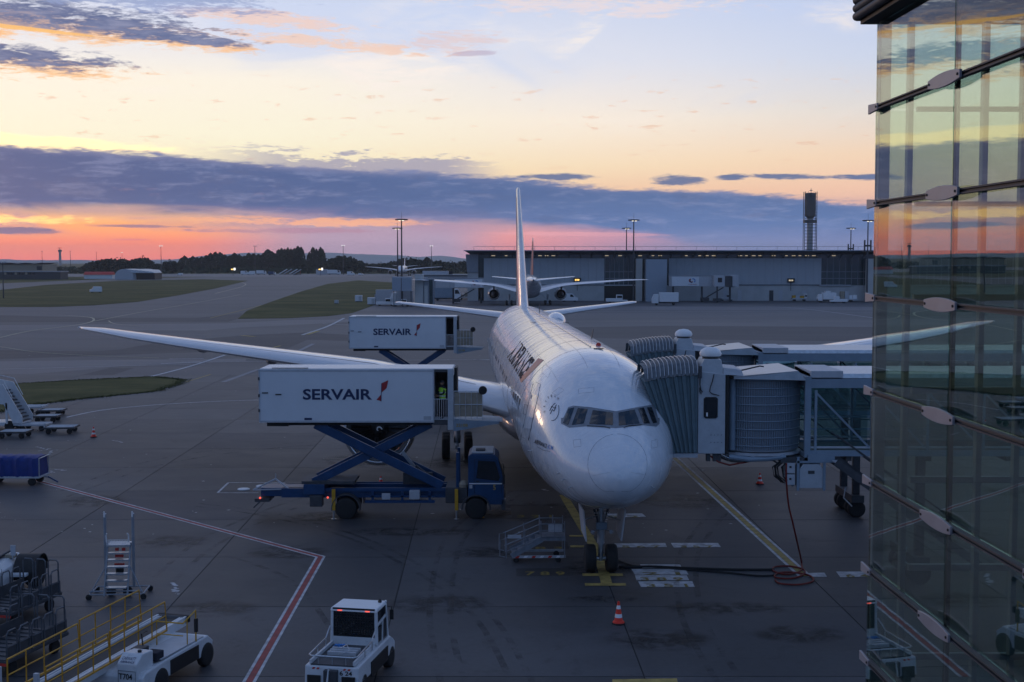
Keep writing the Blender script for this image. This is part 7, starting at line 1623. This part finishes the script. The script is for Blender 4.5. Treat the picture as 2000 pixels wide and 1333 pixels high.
# ------------------------------------------------------------------ vehicles around the far stands
def small_vehicle(name, label, cat, u, v, L, H, kind='van', col='van_white', rz=0, group='service vehicles around the far stands', y=None):
    p = gp(u, v); t = thing(name, label, cat, (p.x, p.y, 0), R(rz), group); W_ = 1.9
    if kind == 'van':
        m = MB(); sd = [(-L / 2, .35), (-L / 2, H * .92), (-L * .42, H), (L * .18, H), (L * .33, H * .62), (L * .5, H * .5), (L * .5, .35)]
        m.loft([[(x, 0, z) for x, z in sd], [(x, W_, z) for x, z in sd]]).build('body', col, t, bevel=.05)
        MB().prism([(L * .05, H * .6), (L * .05, H * .9), (L * .17, H * .9), (L * .28, H * .6)], (0, -.02, 0), (1, 0, 0), (0, 0, 1), (0, .02, 0)).build('side_window', 'dark_glass', t)
        MB().quad((L * .335, .15, H * .62), (L * .335, W_ - .15, H * .62), (L * .20, W_ - .2, H * .96), (L * .20, .2, H * .96)).build('windscreen', 'dark_glass', t)
    elif kind == 'truck':
        MB().box(-L / 2, L * .22, 0, W_ + .3, .9, H).build('cargo_box', col, t, bevel=.04)
        MB().prism([(L * .25, .5), (L * .25, H * .85), (L * .42, H * .85), (L * .5, H * .5), (L * .5, .5)], (0, .1, 0), (1, 0, 0), (0, 0, 1), (0, W_ + .1, 0)).build('cab', 'van_white', t, bevel=.05)
        MB().prism([(L * .30, H * .5), (L * .30, H * .78), (L * .41, H * .78), (L * .47, H * .5)], (0, .08, 0), (1, 0, 0), (0, 0, 1), (0, .02, 0)).build('side_window', 'dark_glass', t)
        MB().box(-L / 2, L / 2, .2, W_, .5, .9).build('chassis', 'dark_grey', t)
    elif kind == 'tug':
        MB().prism([(-L / 2, .35), (-L / 2, H * .55), (L * .1, H * .55), (L * .1, .9), (L / 2, .8), (L / 2, .35)], (0, 0, 0), (1, 0, 0), (0, 0, 1), (0, W_, 0)).build('body', col, t, bevel=.05)
        MB().box(-L * .02, L * .26, .1, W_ - .1, .9, H).build('cab', col, t, bevel=.06); MB().box(.0, L * .24, .08, .1, H * .6, H * .9).build('side_window', 'dark_glass', t)
    else:   # open loader with cargo
        MB().box(-L / 2, L / 2, 0, W_, .6, .95).build('deck', 'light_grey', t)
        MB().box(L * .32, L * .48, 0, W_, .95, H).build('cab', 'van_white', t, bevel=.05); MB().box(L * .35, L * .46, -.02, 0, H * .6, H * .9).build('side_window', 'dark_glass', t)
        rnd = random.Random(int(u)); x = -L / 2 + .2
        while x < L * .25:
            w = rnd.uniform(.7, 1.4); MB().box(x, x + w * .9, .2, W_ - .2, .96, .96 + rnd.uniform(.5, H - 1)).build('load', rnd.choice(('yellow_paint', 'light_grey', 'beige_tarp', col)), t); x += w
    for x in (-L * .32, L * .32):
        for yy in (.15, W_ - .15): wheel(t, x, yy, .34, .25, 'light_grey', n=12)
    return t
SV = small_vehicle
SV('service_van', 'small white van parked alone on the grass field at left', 'van', 187, 572, 4.4, 2.3, 'van', rz=200, group='vans and trucks out on the airfield')
SV('service_truck', 'white and blue truck below the grey block of the pier', 'truck', 1298, 596, 7.2, 3.4, 'truck', rz=178)
SV('aircraft_tug', 'white aircraft tug in front of the dark pier opening', 'tug', 1205, 592, 6.2, 2.3, 'tug')
SV('service_truck', 'pale tank truck under the right walkway', 'truck', 1336, 586, 6.6, 3.0, 'truck', 'light_grey')
SV('loader', 'loader with yellow cargo beside the mast near the glass corner', 'loader', 1640, 590, 9.5, 3.2, 'load', rz=180)
SV('service_truck', 'small white truck left of the yellow cargo loader', 'truck', 1612, 591, 5.2, 2.8, 'truck', rz=180)
SV('aircraft_tug', 'low white tug in front of the yellow cargo loader', 'tug', 1636, 592, 4.8, 1.9, 'tug', rz=180)
SV('loader', 'small loader against the pale lower wall under the unlit sign', 'loader', 1562, 589, 4.5, 2.2, 'load', 'light_grey')
SV('aircraft_tug', 'grey equipment by the pier wall right of the dark door', 'tug', 1420, 588, 4, 1.9, 'tug', 'light_grey')
SV('service_truck', 'truck with raised bed left of the two raised grey panels', 'truck', 756, 596, 6.2, 4.1, 'truck', 'light_grey')
SV('service_truck', 'truck with raised bed directly under the light masts', 'truck', 785, 597, 6.0, 4.0, 'truck', 'light_grey', 180)
SV('aircraft_tug', 'white tug in front of the left raised-bed truck', 'tug', 753, 598, 5.2, 2.0, 'tug')
SV('aircraft_tug', 'white tug in front of the right raised-bed truck', 'tug', 784, 599, 5.0, 1.9, 'tug')
SV('service_truck', 'blue-grey catering truck beneath the left walkway', 'truck', 872, 588, 8.5, 4.2, 'truck', 'bridge_blue')
SV('loader', 'loader under the left walkway beside the engine of the parked airliner', 'loader', 915, 586, 7, 3, 'load')
SV('aircraft_tug', 'dark low tug at the foot of the beige-grey tower', 'tug', 812, 598, 3.6, 1.5, 'tug', 'dark_grey')
SV('service_van', 'white and grey van below the right engine of the parked airliner', 'van', 1112, 590, 5, 2.4, 'van')
for k, (u, v, l) in enumerate(((725, 596, 'pale cube container beside the left raised-bed truck'), (700, 590, 'white cube container on the grass edge'), (657, 594, 'small white cabinet standing in the grass wedge'), (738, 588, 'grey mesh container behind the pale cubes'))):
    p = gp(u, v); t = thing('container', l, 'container', (p.x, p.y, 0), 0, 'containers by the far service road'); s = (2.1, 2.0, 1.1, 2.0)[k]
    MB().box(-s / 2, s / 2, 0, s, .12, s * .95).build('body', ('box_white', 'box_white', 'light_grey', 'grey_paint')[k], t, bevel=.03); MB().box(-s / 2 - .02, s / 2 + .02, -.02, .04, .1, .2).build('skid', 'dark_grey', t); MB().box(s * .05, s * .42, -.015, 0, .3, s * .8).build('panel', 'light_grey', t)
for k, (u, v, l, rz) in enumerate(((478, 537, 'first white van left of the parked stairs', 0), (491, 537, 'second white van left of the parked stairs', 180), (510, 537, 'white truck nearest the parked stairs', 0), (652, 537, 'white truck in front of the round trees', 0), (352, 538, 'car with lit headlamps on the far road', 180), (685, 538, 'white van beyond the grass wedge, left of the distant airliner', 0), (705, 538, 'small white car beyond the grass wedge', 0), (531, 538, 'blue truck beside the far parked stairs', 0))):
    SV('service_van' if k not in (2, 3, 7) else 'service_truck', l, 'van' if k not in (2, 3, 7) else 'truck', u, v, (7, 6.5, 8, 11, 4.5, 6, 4.2, 6)[k], (3.2, 3.1, 3.6, 4, 1.7, 3, 1.6, 3)[k], 'van' if k not in (2, 3, 7) else 'truck', 'van_white' if k != 7 else 'blue_paint', rz, 'vans and trucks out on the airfield')
for (u, l) in ((353, 'left'), (350, 'right')): pass
for k, (u, v) in enumerate(((553, 537), (562, 537), (573, 537), (580, 538))):
    p = gp(u, v); t = thing('mobile_stair', 'mobile stair parked with others before the poplars, number %s from the left' % ('one', 'two', 'three', 'four')[k], 'stairs', (p.x, p.y, 0), 0, 'mobile stairs parked before the poplars'); Ls = 6.5
    for yy in (0, 1.8): MB().bar((-Ls * .5, yy, .8), (Ls * .5, yy, 4.6), .1, .7).build('side_panel', 'light_grey' if k % 2 else 'van_white', t)
    MB().bar((-Ls * .4, .9, 1.0), (Ls * .5, .9, 4.7), 1.6, .15).build('tread', 'grey_paint', t); MB().box(-Ls * .5, Ls * .5, .2, 1.6, .3, .7).build('chassis', 'dark_grey', t); MB().bar((Ls * .42, .3, .6), (Ls * .42, .3, 4.3), .2, .2).build('support', 'red_paint', t)
t = thing('site_cabin', 'long grey cabin on the far road in front of the low round trees', 'cabin', (*gp(628, 537)[:2], 0)); MB().box(-4.5, 4.5, 0, 3, .2, 4.4).build('body', 'light_grey', t); MB().box(-4.6, 4.6, -.1, 3.1, 4.4, 4.6).build('roof', 'grey_paint', t)
for (u, v, l) in ((455, 526, 'lit yellow board in front of the dark tree belt'), (626, 526, 'lit yellow board in front of the poplar clump')):
    p = at(u, v, 1000); t = thing('lit_board', l, 'sign', (p.x, 1000, 0)); MB().box(-1.6, .4, -.1, .1, p.z - 1.2, p.z + .8).build('board', 'black', t); MB().box(.5, 1.9, -.14, -.1, p.z - .9, p.z + .9).build('lamp', 'lamp_white', t); MB().box(-1.4, .2, -.14, -.1, p.z - .6, p.z + .2).build('lettering', 'lamp_amber', t); MB().box(-.1, .1, .0, .2, 0, p.z - 1.2).build('post', 'dark_grey', t)
